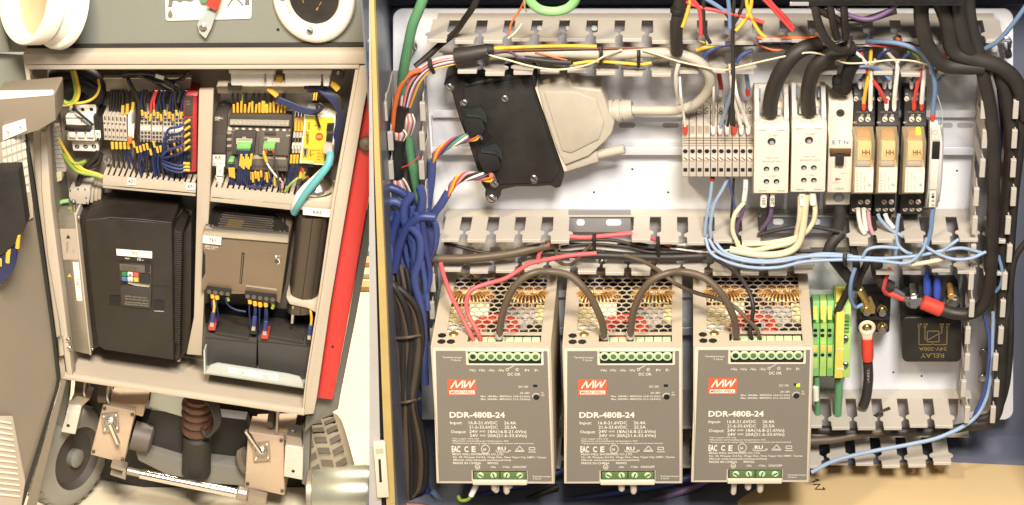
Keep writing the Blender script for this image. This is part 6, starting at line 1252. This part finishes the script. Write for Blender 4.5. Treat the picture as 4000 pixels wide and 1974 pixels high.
# wires below plc
for i in range(7):
    u = 932 + i * 6.6
    bl_wire([(u, 588, 200), (u + 2, 610, 205), (u + 2, 640, 200), (u - 4 + i, 690, 190), (u - 6 + i * 2, 740, 170)], 4.2, 202, ((u + 12, 602 + (i % 3) * 10), (u + 6, 648 + (i % 3) * 6)), '%s marked wire from the left hanging from the left green plug' % ORD[i], 'blue wires from the left green plug', 'navy', 'ferr', 5)
for i in range(3):
    u = 896 + i * 8
    bl_wire([(u, 640, 200), (u + 1, 690, 195), (u + 4, 750, 170)], 3.8, 200, ((u, 656), (u + 3, 690 + i * 3)), '%s marked wire from the left hanging from the small green plug' % ORD[i], 'blue wires from the small green plug', 'navy', 'ferr', 4.5)
for i in range(9):
    u = 964 + i * 11; dl = (i * 7) % 5 * 5
    bl_wire([(u, 668, 170), (u + 2, 700, 175), (u + 4, 735, 168), (u + 2, 770, 140)], 3.6, 172, ((u, 668 + dl * .3), (u + 3, 692 + dl)), '%s marked wire from the left below the lower controller terminals' % ORD[i], 'blue wires below the controller', 'navy', 'ferr', 4.8)
many([([(1055, 670), (1058, 700), (1040, 725), (1000, 735), (966, 725), (955, 700)], 4, 'navy', 'blue wire hanging in a wide loop under the controller'), ([(1030, 668), (1028, 700), (1010, 725), (980, 730)], 4, 'navy', 'blue wire hanging in a smaller loop under the controller'),
      ([(1068, 596), (1080, 660), (1092, 720), (1096, 760)], 4, 'plcdark', 'dark wire dropping from the right green plug'), ([(1040, 632), (1060, 665), (1085, 695), (1105, 715), (1100, 735)], 3, 'pnk', 'pale pink wire curling below the controller')], None, d=205)
bl_wire([(1030, 590, 205), (1036, 620, 210), (1050, 650, 210), (1080, 690, 205), (1095, 700, 200)], 3.8, 210, ((1030, 597), (1042, 632)), 'white and red wire pair with yellow marker from the right green plug', None, 'wht', 'ferr', 6)
for i, u in enumerate((1034, 1040, 1068)): solo('ferrule', MB().rod(P(u, 584, 204), P(u, 598, 204), 4, 8), K['redfer'], '%s red ferrule from the left below the right green plug' % ORD[i], 'ferrule', 'ferrules at the right green plug')
bl_wire([(1072, 690, 190), (1072, 715, 190), (1074, 730, 180)], 3, 190, ((1072, 676), (1073, 726)), 'thin wire with long yellow marker under the controller', None, 'navy', 'ferr', 4)
# network plug and slim relays
t = thing('network_plug', 'white network plug with ribbed boot under KA1', 'plug', (856, 735, 120))
part('body', MB().prism([(845, 655), (873, 656), (872, 690), (844, 688)], 140, 175), K['whiteplastic'], t, bev=3); part('latch', MB().prism([(850, 652), (866, 652), (864, 668), (852, 668)], 170, 182), K['whiteplastic'], t, bev=2)
part('boot', MB().lathe(P(858, 688, 158), P(862, 745, 150), [(0, 16), (8, 16), (9, 13), (13, 13), (14, 15), (22, 14), (23, 12), (27, 12), (28, 13), (40, 11), (64, 7)], 14), K['whiteplastic'], t)
for i in range(3):
    u = 1146 + i * 12
    t = thing('slim_module', '%s narrow white relay between the controller and the yellow router' % ('left', 'middle', 'right')[i], 'module', (u, 600, 60), 'narrow white relays')
    part('body', MB().prism([(u, 516), (u + 10, 516), (u + 4, 600), (u - 6, 600)], 60, 140), K['termgrey'], t, bev=2); part('window', MB().prism([(u - 1, 540), (u + 7, 540), (u + 5, 556), (u - 3, 556)], 138, 143), K['dark'], t)
    label_plate(t, [(u - 4, 560), (u + 5, 560), (u + 3, 582), (u - 6, 582)], 142, '', 6); lettering([('Q%dA' % (i + 1), u + 3, 580, 144, 5, 14)], K['inkdark'], t, rot=(0, -1))
    bl_wire([(u - 8, 608), (u - 12, 660), (u - 26 - i * 3, 720), (u - 36, 750)], 4, 150, ((u - 7, 606), (u - 10, 638)), '%s marked wire from the left below the narrow white relays' % ORD[i], 'blue wires below the narrow relays', 'navy', 'ferr', 5)
    bl_wire([(u + 10, 500), (u + 12, 470), (u + 14, 440)], 4, 140, ((u + 8, 512), (u + 11, 456)), '%s marked wire from the left above the narrow white relays' % ORD[i], 'wires above the narrow relays', 'navy', 'ferr', 5)
# yellow router
t = thing('network_router', 'yellow and white network router with red round emblem', 'router', (1235, 645, 60))
part('body', MB().prism([(1190, 452), (1312, 455), (1300, 650), (1168, 640)], 60, 170), K['whiteplastic'], t, bev=5)
part('face', MB().prism([(1196, 458), (1304, 460), (1280, 640), (1176, 634)], 168, 173), K['router'], t, bev=2)
part('port_panel', MB().prism([(1278, 482), (1306, 482), (1290, 632), (1266, 630)], 170, 176), K['plcdark'], t, bev=2)
for v in (498, 536): part('port', MB().prism([(1278, v - 12), (1302, v - 12), (1298, v + 14), (1274, v + 14)], 175, 180), K['dark'], t, bev=2)
part('usb_port', MB().prism([(1184, 580), (1202, 580), (1200, 612), (1182, 611)], 172, 180), K['bezel'], t, bev=2); part('usb_slot', MB().prism([(1189, 584), (1196, 584), (1195, 608), (1188, 608)], 178, 181), K['dark'], t)
part('emblem', MB().prism(circ(1247, 535, 15, 24), 172, 175), K['redfer'], t); lettering([('MB', 1247, 540, 175, 11, 18, 'c')], K['router'], t, bold=.02)
lettering([('mbNET', 1204, 564, 173, 11, 52)], K['inkdark'], t, rot=(.08, -.997), bold=.02); lettering([('.mini', 1209, 508, 173, 11, 30)], K['redfer'], t, rot=(.08, -.997), bold=.01)
lettering([('Function', 1206, 590, 173, 6, 30), ('Reset', 1206, 605, 173, 6, 20), ('Pwr', 1240, 590, 173, 6, 14), ('Rdy', 1239, 602, 173, 6, 14), ('Con', 1238, 614, 173, 6, 14), ('Usr', 1237, 626, 173, 6, 14), ('ANT', 1226, 494, 173, 6, 14)], K['inkdark'], t)
for v in (595, 609): part('button', MB().cyl(1213, v, 172, 175, 2.6, 8), K['dark'], t)
part('antenna_socket', MB().cyl(1247, 497, 170, 186, 6, 10), K['zinc'], t)
part('label_strip', MB().prism([(1178, 628), (1226, 630), (1225, 639), (1177, 637)], 172, 174.5), K['paleyellow'], t)
for i in range(5): part('foot_tab', MB().prism([(1180 + i * 9, 646), (1186 + i * 9, 646), (1186 + i * 9, 655), (1180 + i * 9, 654)], 100, 165), K['dark'], t)
cable([(1248, 497, 190), (1240, 470, 195), (1234, 440, 200), (1240, 420, 195)], 5, K['black'], 'black antenna lead on the yellow router', 'wire', 'wire')
# blue trunk cables upper right
for i in range(10):
    cable([(1190 + i * 8, 342, 180), (1250 + i * 8, 358 + i * 2, 200), (1300 + i * 4, 400 + i * 3, 205), (1325 + i * 3, 450, 200), (1310 + i * 3, 520, 170), (1300 + i * 2, 600, 140)], 7, K['navy'] if i < 7 else K['blackcab'], '%s from the left of the trunk cables right of the milky covers' % ORD[i], group='blue trunk at the upper right')
for i in range(6):
    cable([(1078, 378 + i * 3, 200), (1130, 398 + i * 4, 205), (1190, 422 + i * 4, 205), (1240, 428 + i * 3, 200), (1262, 410, 190)], 4.5, K['navy'], '%s from the top of the blue wires sweeping to the antenna lead' % ORD[i], group='blue bundle above the router')
cable([(1225, 440, 210), (1250, 432, 215), (1262, 415, 212), (1248, 405, 210), (1236, 420, 212)], 5, K['black'], 'black cable looped in a knot above the yellow router')
for q_, lb in (([(1040, 352), (1050, 345), (1088, 374), (1076, 384)], 'slanting below the left milky cover'), ([(1078, 300), (1103, 302), (1101, 326), (1074, 322)], 'between the two milky covers'), ([(1296, 314), (1330, 346), (1314, 361), (1290, 336)], 'right of the right milky cover'), ([(1224, 368), (1231, 368), (1228, 394), (1221, 394)], 'left of a pair under the right milky cover'), ([(1233, 368), (1240, 368), (1237, 394), (1231, 394)], 'right of a pair under the right milky cover')):
    solo('cable_marker', MB().prism(q_, 205, 222), K['ferr'], 'yellow cable marker %s' % lb, 'cable marker', bev=3)
# tray under plc, cyan cable
tray('beige slotted cable tray under the controller', (824, 733), (1150, 762), (1140, 822), (820, 788), 15, 215, [], 130)
cable([(1285, 590, 200), (1290, 610, 230), (1278, 650, 250), (1240, 700, 262), (1195, 755, 262), (1166, 800, 250), (1150, 830, 220)], 15, K['cyan'], 'thick cyan network cable running down from the router', n=12)
cable([(1268, 660, 235), (1220, 705, 250), (1178, 745, 255), (1152, 790, 248), (1146, 825, 220)], 11, K['whiteplastic'], 'white cable lying beside the cyan cable', n=12)
t = thing('network_plug', 'grey angled plug feeding the cyan cable into the router', 'plug', (1280, 600, 190)); part('body', MB().prism([(1262, 574), (1296, 580), (1302, 600), (1284, 612), (1260, 596)], 180, 225), K['termgrey'], t, bev=5)
cable([(1112, 750, 215), (1135, 720, 215), (1165, 695, 200)], 5, K['gy'], 'green yellow wire rising beside the chrome dome', 'wire', 'wire')
t = thing('wire_stub', 'red and yellow wire stubs below the router', 'wires', (1182, 690, 150))
part('stub', MB().rod(P(1184, 655, 150), P(1180, 676, 150), 7, 8), K['redfer'], t); part('stub', MB().rod(P(1178, 672, 150), P(1172, 696, 150), 7, 8), K['ferr'], t); part('stub', MB().rod(P(1190, 672, 150), P(1184, 696, 150), 5, 8), K['gy'], t)
# ---- KA2 capacitor housing
t = thing('pressure_vessel', 'dark ribbed housing labelled KA2 with chrome dome and beige collars', 'housing', (1210, 1180, 60))
c = P(1240, 770, 170); part('dome', MB().lathe(c, c + Vector((0, 0, 1)), [(0, 76), (14, 76), (18, 70), (34, 72), (38, 66), (52, 67), (58, 60), (78, 50), (92, 30), (98, 6)], 32), K['chrome'], t, smooth=60)
part('upper_collar', MB().prism([(1160, 778), (1170, 790), (1230, 786), (1290, 782), (1306, 754), (1312, 760), (1298, 826), (1180, 822), (1140, 800)], 90, 250), K['frame'], t, bev=8)
sec = []
def vsec(k):   # rounded housing section
    u0 = 1168 - 44 * k; u1 = 1300 - 54 * k; v = 806 + (1180 - 806) * k; n = 14; out = []
    cxy = P((u0 + u1) / 2, v, 150)
    for i in range(n + 1):
        a = math.pi * i / n; u = (u0 + u1) / 2 - (u1 - u0) / 2 * math.copysign(abs(math.cos(a)) ** .6, math.cos(a)); dd_ = 120 + 130 * math.sin(a) ** .55
        p = P(u, v, 150); out.append(Vector((p.x, -dd_ * S, cxy.z)))
    return out
hb = MB(); s0, s1 = vsec(0), vsec(1); hb.loft(s0, s1); part('housing', hb, K['gunmetal'], t, smooth=40)
for k in (.3, .55, .68, .8):
    i = int(k * 14); a, b = s0[i], s1[i]; off = Vector((0, -1.2 * S, 0)); part('rib_line', MB().tube([a + off, b + off], 1.5, 5, 1), K['dark'], t)
part('lower_collar', MB().prism([(1119, 1146), (1132, 1166), (1180, 1178), (1250, 1182), (1244, 1260), (1232, 1222), (1200, 1205), (1130, 1190), (1118, 1165)], 100, 262), K['frame'], t, bev=7)
part('red_seal', MB().prism([(1136, 1192), (1200, 1206), (1226, 1220), (1210, 1224), (1150, 1210)], 180, 240), K['redfer'], t, bev=4)
part('drain_pin', MB().rod(P(1148, 1192, 240), P(1142, 1262, 235), 7, 10), K['zinc'], t)
label_plate(t, [(1184, 812), (1296, 821), (1293, 850), (1183, 839)], 262, 'KA2', 13, rot=(1, .06)); part('side_rail', MB().prism([(1312, 760), (1318, 762), (1252, 1182), (1246, 1182)], 200, 262), K['whiteplastic'], t)
# ---- power supply TE1
t = thing('cabinet_power_supply', 'bronze grey power supply labelled TE1 with perforated black top', 'power supply', (950, 1190, 60))
FD = 262
part('body', MB().prism([(794, 895), (1128, 921), (1126, 960), (1094, 1188), (1080, 1178), (958, 1150), (900, 1150), (806, 1128), (786, 1146), (788, 1090), (800, 1070), (800, 998), (790, 975)], 90, FD - 4), K['bronze'], t, bev=5)
part('front_plate', MB().prism([(794, 930), (1126, 956), (1096, 1176), (1080, 1172), (1078, 1150), (958, 1142), (900, 1132), (806, 1122), (788, 1138), (790, 1090), (802, 1066), (802, 990), (792, 974)], FD - 6, FD), K['bronze'], t, bev=3)
part('bezel', MB().prism([(797, 893), (1129, 921), (1127, 951), (792, 923)], FD - 20, FD + 8), K['bezel'], t, bev=5)
part('side_grip', MB().prism([(792, 978), (802, 990), (800, 1068), (788, 1090)], FD - 30, FD - 10), K['dark'], t)
tq = [P(797, 893, FD - 4), P(1128, 920, FD - 4), P(1128, 836, 90), P(836, 806, 90)]
part('top_plate', MB().loft(tq, [p - Vector((0, 0, 5 * S)) for p in tq]), K['vfd'], t)
hb = MB()
for r in range(8):
    for c in range(22):
        a, b = (c + .5 + (r % 2) * .5) / 24 * .72 + .14, .06 + r * .1
        p = tq[0].lerp(tq[1], a).lerp(tq[3].lerp(tq[2], a), b) + Vector((0, 0, 1 * S))
        hb.lathe(p, p + Vector((0, 0, 1)), [(0, 4.6), (1, 4.6), (1.1, 3.2), (.2, 3.0)], 6)
part('perforation', hb, K['plcgrey'], t, kind='stuff')
part('yellow_coil', MB().loft(*[[tq[0].lerp(tq[1], a).lerp(tq[3].lerp(tq[2], a), b) + Vector((0, 0, z * S)) for a, b in ((.24, .1), (.43, .1), (.44, .5), (.26, .5))] for z in (.5, 1.5)]), K['brass'], t)
for a in (.05, .09, .90, .95):
    p0_, p1_ = [tq[0].lerp(tq[1], a).lerp(tq[3].lerp(tq[2], a), b) + Vector((0, 0, 2 * S)) for b in (.12, .75)]
    part('slot', MB().tube([p0_, p1_], 4, 6, 1), K['dark'], t); part('screw', MB().lathe(p0_, p0_ + Vector((0, 0, 1)), [(0, 5), (5, 5)], 8), K['zinc'], t)
part('groove', MB().prism([(944, 988), (955, 990), (944, 1110), (935, 1108)], FD - 2, FD + 3), K['dark'], t, bev=3); part('groove_rib', MB().prism([(948, 994), (951, 994), (941, 1104), (938, 1104)], FD, FD + 5), K['bronze'], t)
label_plate(t, [(793, 922), (865, 930), (863, 958), (792, 950)], FD + 8, 'TE1', 13, rot=(1, .09))
lettering([('omron', 800, 959, FD, 5, 22), ('S8VK-T96024', 800, 966, FD, 7, 52), ('POWER SUPPLY', 800, 973, FD, 5, 42), ('DC ON', 1076, 1002, FD, 5, 18), ('V.ADJ', 1076, 1014, FD, 5, 16)], K['print'], t, rot=(.995, .08))
part('status_lamp', MB().prism([(1075, 1000), (1082, 1001), (1081, 1007), (1074, 1006)], FD, FD + 3), K['whiteplastic'], t); part('adjust_dial', MB().cyl(1081, 1022, FD - 2, FD + 4, 8, 14), K['plcdark'], t)
strokes([circ(1083, 1023, 9, 10, -70, 90)], 3, FD, K['print'], t, 'dial_mark', lift=3); part('line_mark', MB().prism([(960, 1114), (1082, 1130), (1082, 1136), (960, 1119)], FD, FD + 2), K['inkgrey'], t)
for q_, n_ in (([(806, 1124), (902, 1136), (900, 1160), (804, 1146)], 4), ([(956, 1142), (1078, 1158), (1076, 1188), (958, 1168)], 5)):
    c = part('terminal_row', MB().prism(q_, 200, FD + 14), K['black'], t, bev=3)
    for i in range(n_):
        k = (i + .5) / n_; u = q_[0][0] + (q_[1][0] - q_[0][0]) * k; v = (q_[0][1] + (q_[1][1] - q_[0][1]) * k) + 12
        part('terminal_hole', MB().lathe(P(u, v, FD + 10), P(u, v, FD + 10) + Vector((0, -1, 0)), [(0, 9), (6, 9), (6.5, 6), (5, 5)], 8), K['plcgrey'], c)
for i, (u, v) in enumerate(((830, 1150), (848, 1155), (976, 1172), (996, 1180), (1016, 1184), (1038, 1184))):
    bl_wire([(u, v, 255), (u - 2, v + 40, 255), (u + 6 - i * 2, v + 90, 240), (u + 10 if i > 1 else u - 20, v + 150, 230)], 4, 258, ((u, v - 6), (u + 1, v + 14)), '%s wire with fat yellow ferrule from the left below TE1' % ORD[i], 'wires below the TE1 terminals', 'navy', 'ferr', 8.5)
many([([(882, 1160), (890, 1190), (920, 1210), (960, 1218)], 4, 'navy', 'blue wire swinging right below the TE1 terminals'), ([(1062, 1180), (1068, 1190), (1064, 1205)], 7, 'gy', 'green yellow wire end below the TE1 terminals'), ([(890, 1160), (893, 1175)], 6, 'gy', 'green yellow wire stub below the left TE1 terminals')], None, d=260)
# ---- batteries
wpl = thing('warning_plate', 'dark plate with faint orange web lettering behind the batteries', 'plate', (1000, 1260, 60))
part('plate', MB().prism([(800, 1195), (1225, 1225), (1222, 1290), (802, 1262)], 60, 80), K['dark'], wpl); lettering([('www.se', 850, 1240, 80, 16, 110)], K['springcop'], wpl, rot=(.99, .08))
for u0, u1, dv, lb in ((801, 1003, 0, 'left, under label CB1'), (1007, 1215, 14, 'right, under label CB2')):
    t = thing('battery', 'dark grey battery in the cabinet bottom, %s' % lb, 'battery', ((u0 + u1) / 2, 1470, 80))
    k = (u1 - u0) * .11
    part('case', MB().prism([(u0, 1318 + dv), (u1, 1318 + dv + k), (u1 - (4 if dv == 0 else 20), 1446 + dv + k), (u0 + 2, 1446 + dv)], 110, 245), K['battery'], t, bev=4)
    part('lid', MB().prism([(u0, 1300 + dv), (u1 + 1, 1300 + dv + k), (u1, 1320 + dv + k), (u0, 1320 + dv)], 105, 250), K['battery'], t, bev=4)
    part('lid_step', MB().prism([(u0 + 40, 1296 + dv), (u1 - 30, 1298 + dv + k * .8), (u1 - 30, 1312 + dv + k * .8), (u0 + 40, 1306 + dv)], 120, 256), K['vfd2'], t, bev=3)
for u, v, c_, y_, lb in ((828, 1285, 'redfer', 1, 'left red terminal'), (990, 1300, 'black', 0, 'left black terminal'), (1034, 1318, 'redfer', 0, 'right red terminal'), (1208, 1335, 'black', 1, 'right black terminal')):
    t = thing('battery_clip', 'blue insulated clip on the %s of the batteries' % lb, 'battery clip', (u, v, 200))
    part('terminal', MB().prism([(u - 14, v - 10), (u + 14, v - 8), (u + 12, v + 8), (u - 14, v + 6)], 200, 268), K[c_], t, bev=3); part('tab', MB().prism([(u - 6, v - 26), (u + 8, v - 24), (u + 6, v - 6), (u - 8, v - 8)], 258, 272), K['zinc'], t, bev=1)
    part('sleeve', MB().rod(P(u + 2, v - 26, 264), P(u + 6, v - 66, 262), 9, 10), K['blu'], t)
    part('lead', MB().tube([P(u + 6, v - 60, 262), P(u + 9, v - 90, 258), P(u + 4, v - 130, 250)], 5, 7), K['ferr' if y_ else 'navy'], t)
t = thing('battery_tray', 'pale steel battery tray lip with labels CB1 and CB2', 'tray', (990, 1512, 200))
part('base', MB().prism([(796, 1452), (1186, 1510), (1186, 1518), (796, 1460)], 100, 290), K['trayblue'], t)
part('lip', MB().prism([(806, 1450), (820, 1428), (850, 1420), (1120, 1462), (1170, 1474), (1182, 1490), (1186, 1516), (800, 1458)], 286, 296), K['trayblue'], t, bev=4)
part('side_arm', MB().prism([(795, 1370), (801, 1370), (803, 1450), (796, 1458)], 150, 290), K['trayblue'], t)
label_plate(t, [(893, 1438), (1088, 1466), (1087, 1490), (893, 1458)], 297, '', 11); lettering([('CB1', 944, 1462, 299, 11, 26, 'c'), ('CB2', 1036, 1477, 299, 11, 26, 'c')], K['inkgrey'], t, rot=(.99, .12))
# ================================================================== UNDERCARRIAGE
km('tankpale', '#a8a795', .28, .6, .06, .03, 8); km('treadtan', '#544a3c', .75, 0, .15, .2, 20); km('brackets', '#dcd8ce', .3, .5, .12, .05, 40, stretch=(1, 1, 12)); km('tyrepale', '#81755f', .7, 0, .12, .2, 20); km('tyreside', '#8f8b80', .65, 0, .12, .15, 14); km('undershade', '#2b2620', .6, 0, .2, .1, 12)
def wheel(lb, c, ax, R, W, mt='tyre', mtr='tyretread'):
    t = thing('wheel', lb, 'wheel', c - Vector((0, 0, R * S)))
    ax = Vector(ax).normalized(); a = c - ax * (W / 2 * S)
    part('tyre', MB().lathe(a, c, [(0, R * .62), (-4, R * .8), (W * .03, R * .90), (W * .10, R * .955), (W * .22, R * .99), (W * .5, R * 1.005), (W * .78, R * .99), (W * .90, R * .955), (W * .97, R * .90), (W + 4, R * .8), (W, R * .62)], 56, cap=False), K[mt], t, smooth=50)
    part('rim', MB().lathe(a, c, [(W * .1, R * .1), (W * .1, R * .5), (0, R * .62), (6, R * .64), (W - 6, R * .64), (W, R * .62), (W * .8, R * .52), (W * .8, R * .1)], 40), K['plcdark'], t, smooth=40)
    part('hub', MB().lathe(a, c, [(W * .6, R * .18), (W * 1.0, R * .18), (W * 1.06, R * .12)], 16), K['greystrip'], t)
    e1 = ax.orthogonal().normalized(); e2 = ax.cross(e1); tb = MB()
    for i in range(30):
        for s_, off in ((0, 0), (1, .5), (2, 0)):
            for sg in ((-1, 1)[s_ % 2],):
                a0 = 2 * math.pi * (i + off) / 30; w0, w1 = W * (.12 + s_ * .27), W * (.12 + s_ * .27 + .22); vs = []
                for rr in (R * .97, R * (1.02 if s_ == 1 else 1.008)):
                    for (ww, da) in ((w0, -.035), (w1, -.035 + sg * .05), (w1, .07 + sg * .05), (w0, .07)):
                        an = a0 + da; vs.append(a + ax * (ww * S) + (e1 * math.cos(an) + e2 * math.sin(an)) * (rr * S))
                tb.add(vs, [(0, 1, 2, 3), (4, 5, 6, 7), (0, 1, 5, 4), (1, 2, 6, 5), (2, 3, 7, 6), (3, 0, 4, 7)])
    part('tread', tb, K[mtr], t, kind='stuff')
    return t
cw = P(255, 1775, 60); wheel('grey front wheel at the lower left under the door', cw, (1, -.55, 0), 215, 130, 'tyreside', 'tyreside')
cw = P(1280, 1850, -20); wheel('grey wheel with chevron tread at the right under the red panel', cw, (1, .30, .12), 250, 205, 'tyrepale', 'treadtan')
# axle body
t = thing('shade_skirt', 'dark panel added for the shade under the machine between the two wheels', 'shade panel', (700, 1930, -40)); part('panel', MB().prism([(290, 1480), (1215, 1600), (1190, 1925), (560, 1905), (340, 1850)], -60, -40), K['undershade'], t, bev=4); part('bottom', MB().prism([(340, 1850), (560, 1905), (1190, 1925), (1190, 1930), (340, 1856)], -300, -60), K['undershade'], t)  # dark panels added as shade under the machine, hiding the bright floor
t = thing('axle_beam', 'dark steel axle beam below the cabinet', 'axle', (700, 1800, 40))
part('beam', MB().prism([(440, 1580), (960, 1640), (1000, 1760), (960, 1880), (720, 1870), (560, 1810), (500, 1700)], 0, 60), K['rubber'], t, bev=6)
part('cross_plate', MB().prism([(590, 1600), (720, 1620), (710, 1800), (540, 1760)], 58, 90), K['vfd2'], t, bev=4)
part('pale_guard', MB().prism([(590, 1535), (730, 1548), (720, 1632), (580, 1590)], 92, 110), K['trayblue'], t, bev=4)
part('lower_plate', MB().prism([(520, 1740), (720, 1800), (980, 1830), (960, 1900), (700, 1880), (540, 1800)], 40, 130), K['greystrip'], t, bev=6)
t = thing('steering_column', 'dark steering column with copper coloured spring rings', 'column', (775, 1860, 150))
part('column', MB().lathe(P(766, 1860, 150), P(775, 1560, 150), [(0, 50), (20, 58), (190, 56), (200, 44), (340, 44)], 24), K['rubber'], t)
part('bellows', MB().lathe(P(767, 1690, 150), P(773, 1540, 150), [(0, 50)] + [(6 + k * 38 + j, r_) for k in range(4) for j, r_ in ((0, 50), (5, 60), (16, 63), (27, 60), (32, 50))] + [(166, 50)], 28), K['springcop'], t)
for i in range(4): cable([(800 + i * 10, 1560, 200), (830 + i * 8, 1600, 220), (840 + i * 5, 1660, 225), (815 - i * 4, 1705, 220), (790, 1680, 210)], 7, K['blackcab'], 'black hose looped beside the steering column', 'hose', 'hose', 'hoses beside the steering column')
def gearbox(lb, quad, d, fl_, bar, side):
    t = thing('gearbox', lb, 'gearbox', ((quad[2][0] + quad[3][0]) / 2, quad[2][1], d - 120))
    part('housing', MB().prism(quad, d - 120, d), K['motortan'], t, bev=8, seg=3)
    u, v = fl_; f = part('flange', MB().prism([(u - 36, v - 34), (u + 30, v - 40), (u + 36, v + 34), (u - 30, v + 40)], d, d + 12), K['silver'], t, bev=5)
    for a, b in ((-26, -24), (22, -28), (26, 24), (-22, 30)): part('bolt', MB().cyl(u + a, v + b, d + 10, d + 18, 5, 6), K['zinc'], f)
    for k in range(4):
        cu, cv = sum(p[0] for p in quad) / 4, sum(p[1] for p in quad) / 4; bu, bv = quad[k][0] * .86 + cu * .14, quad[k][1] * .86 + cv * .14
        part('corner_bolt', MB().cyl(bu, bv, d - 2, d + 7, 7, 6), K['gunmetal'], t)
    part('hub', MB().cyl(u, v, d + 10, d + 26, 24, 18), K['silver'], t); part('shaft_nut', MB().cyl(u, v, d + 24, d + 40, 13, 6), K['steel'], t)
    part('bar', MB().rod(P(u, v, d + 36), P(bar[0], bar[1], d + 40), 9, 10), K['chrome'], t)
    part('motor', MB().lathe(P(*side[0]), P(*side[1]), side[2], 22), K['plcgrey'], t)
    part('cap', MB().prism([(quad[0][0] + 20, quad[0][1] - 6), (quad[1][0] + 40, quad[1][1] - 30), (quad[1][0] + 30, quad[1][1] + 20), (quad[0][0] + 20, quad[0][1] + 10)], d - 150, d - 30), K['motortan'], t, bev=5)
    return t
gearbox('tan gearbox with short steel bar at the left under the cabinet', [(402, 1582), (528, 1610), (484, 1812), (352, 1778)], 190, (430, 1654), (462, 1734), ((520, 1700, 130), (600, 1720, 130), [(0, 60), (70, 56), (80, 40)]))
gearbox('tan gearbox with long steel bar at the right under the cabinet', [(968, 1688), (1108, 1708), (1112, 1938), (955, 1905)], 190, (1020, 1768), (960, 1682), ((970, 1800, 130), (940, 1810, 130), [(0, 60), (24, 56), (36, 40)]))
for q_, cap, lb in (([(270, 1583), (318, 1592), (294, 1698), (238, 1688)], [(270, 1583), (300, 1545), (352, 1560), (318, 1592)], 'left tan gearbox'), ([(1114, 1742), (1184, 1754), (1182, 1876), (1108, 1862)], [(1114, 1742), (1120, 1700), (1176, 1712), (1184, 1754)], 'right tan gearbox')):
    t = thing('steel_bracket', 'brushed steel bracket block beside the %s' % lb, 'bracket', (q_[2][0], q_[2][1], 150))
    part('block', MB().prism(q_, 120, 215), K['brackets'], t, bev=4); part('arm', MB().prism(cap, 120, 205), K['silver'], t, bev=4)
    u, v = (q_[2][0] + q_[3][0]) / 2, q_[2][1] - 34; part('hole', MB().cyl(u, v, 213, 216.5, 7, 12), K['dark'], t)
    part('bolt', MB().rod(P(cap[1][0] + 24, cap[1][1] + 2, 170), P(cap[1][0] + 24, cap[1][1] - 24, 170), 12, 8), K['steel'], t)
t = thing('fender_bracket', 'grey curved bracket plate behind the left steel block', 'bracket', (230, 1700, 100)); part('plate', MB().prism([(258, 1480), (272, 1500), (268, 1560), (240, 1690), (232, 1705), (208, 1695), (236, 1580)], 100, 140), K['greystrip'], t, bev=5)
t = thing('fender_bracket', 'grey bracket leg beside the right steel block', 'bracket', (1195, 1890, 150)); part('plate', MB().prism([(1184, 1675), (1212, 1665), (1206, 1880), (1198, 1902), (1178, 1890)], 120, 190), K['greystrip'], t, bev=5)
for u, v, lb in ((322, 1520, 'left'), (412, 1535, 'right')):
    t = thing('axle_bolt', 'dark round axle bolt hanging under the sill, %s one' % lb, 'bolt', (u, v + 40, 150)); part('head', MB().lathe(P(u - 24, v, 160), P(u + 30, v + 4, 160), [(0, 40), (34, 42), (40, 36)], 18), K['gunmetal'], t); part('ring', MB().torus(P(u + 16, v + 2, 160), (1, 0, 0), 40, 4, 22, 6), K['zinc'], t)
t = thing('axle_bolt', 'dark round axle bolt with washer above the right gearbox', 'bolt', (1070, 1680, 150)); part('head', MB().lathe(P(1048, 1636, 160), P(1084, 1640, 160), [(0, 34), (22, 36), (30, 28)], 16), K['gunmetal'], t); part('strap', MB().prism([(1080, 1600), (1090, 1602), (1084, 1706), (1074, 1704)], 150, 180), K['silver'], t, bev=2)
t = thing('tie_rod', 'chrome tie rod running between the two gearboxes', 'tie rod', (720, 1900, 230))
part('rod', MB().rod(P(545, 1850, 235), P(950, 1932, 235), 20, 18), K['chrome'], t); part('joint', MB().rod(P(495, 1838, 235), P(560, 1853, 235), 16, 12), K['silver'], t); part('clamp', MB().rod(P(925, 1922, 235), P(968, 1932, 235), 30, 16), K['silver'], t)
part('fork', MB().prism([(432, 1818), (492, 1834), (490, 1876), (430, 1856), (430, 1848), (476, 1860), (478, 1842), (432, 1828)], 200, 250), K['silver'], t, bev=3); part('fork', MB().prism([(965, 1930), (1040, 1950), (1036, 1990), (968, 1970)], 200, 245), K['silver'], t, bev=4)
t = thing('air_tank', 'polished steel tank end at the bottom right of the machine', 'tank', (1330, 1990, 200))
part('shell', MB().lathe(P(1208, 1930, 190), P(1460, 1922, 190), [(0, 96), (6, 108), (16, 112), (240, 112), (256, 108)], 40), K['tankpale'], t, smooth=60); part('end_band', MB().lathe(P(1204, 1930, 190), P(1460, 1922, 190), [(10, 113), (12, 116), (30, 116), (32, 113)], 40), K['silver'], t)
# timber and pipes lying behind on the floor
for i, (v, m, lb) in enumerate(((960, 'woodp', 'topmost'), (1000, 'lblu', 'blue painted'), (1045, 'woodp', 'second wooden'), (1090, 'crm', 'pale'), (1140, 'woodp', 'lowest wooden'))):
    p = PZ(1440, v, gz); solo('timber_plank', MB().wbox(p.x - 60 * S, p.x + 220 * S, p.y, p.y + 60 * S, gz, gz + 26 * S), K[m], '%s plank of the stack on the floor behind the red panel' % lb, 'plank', 'planks behind the red panel', bev=2)
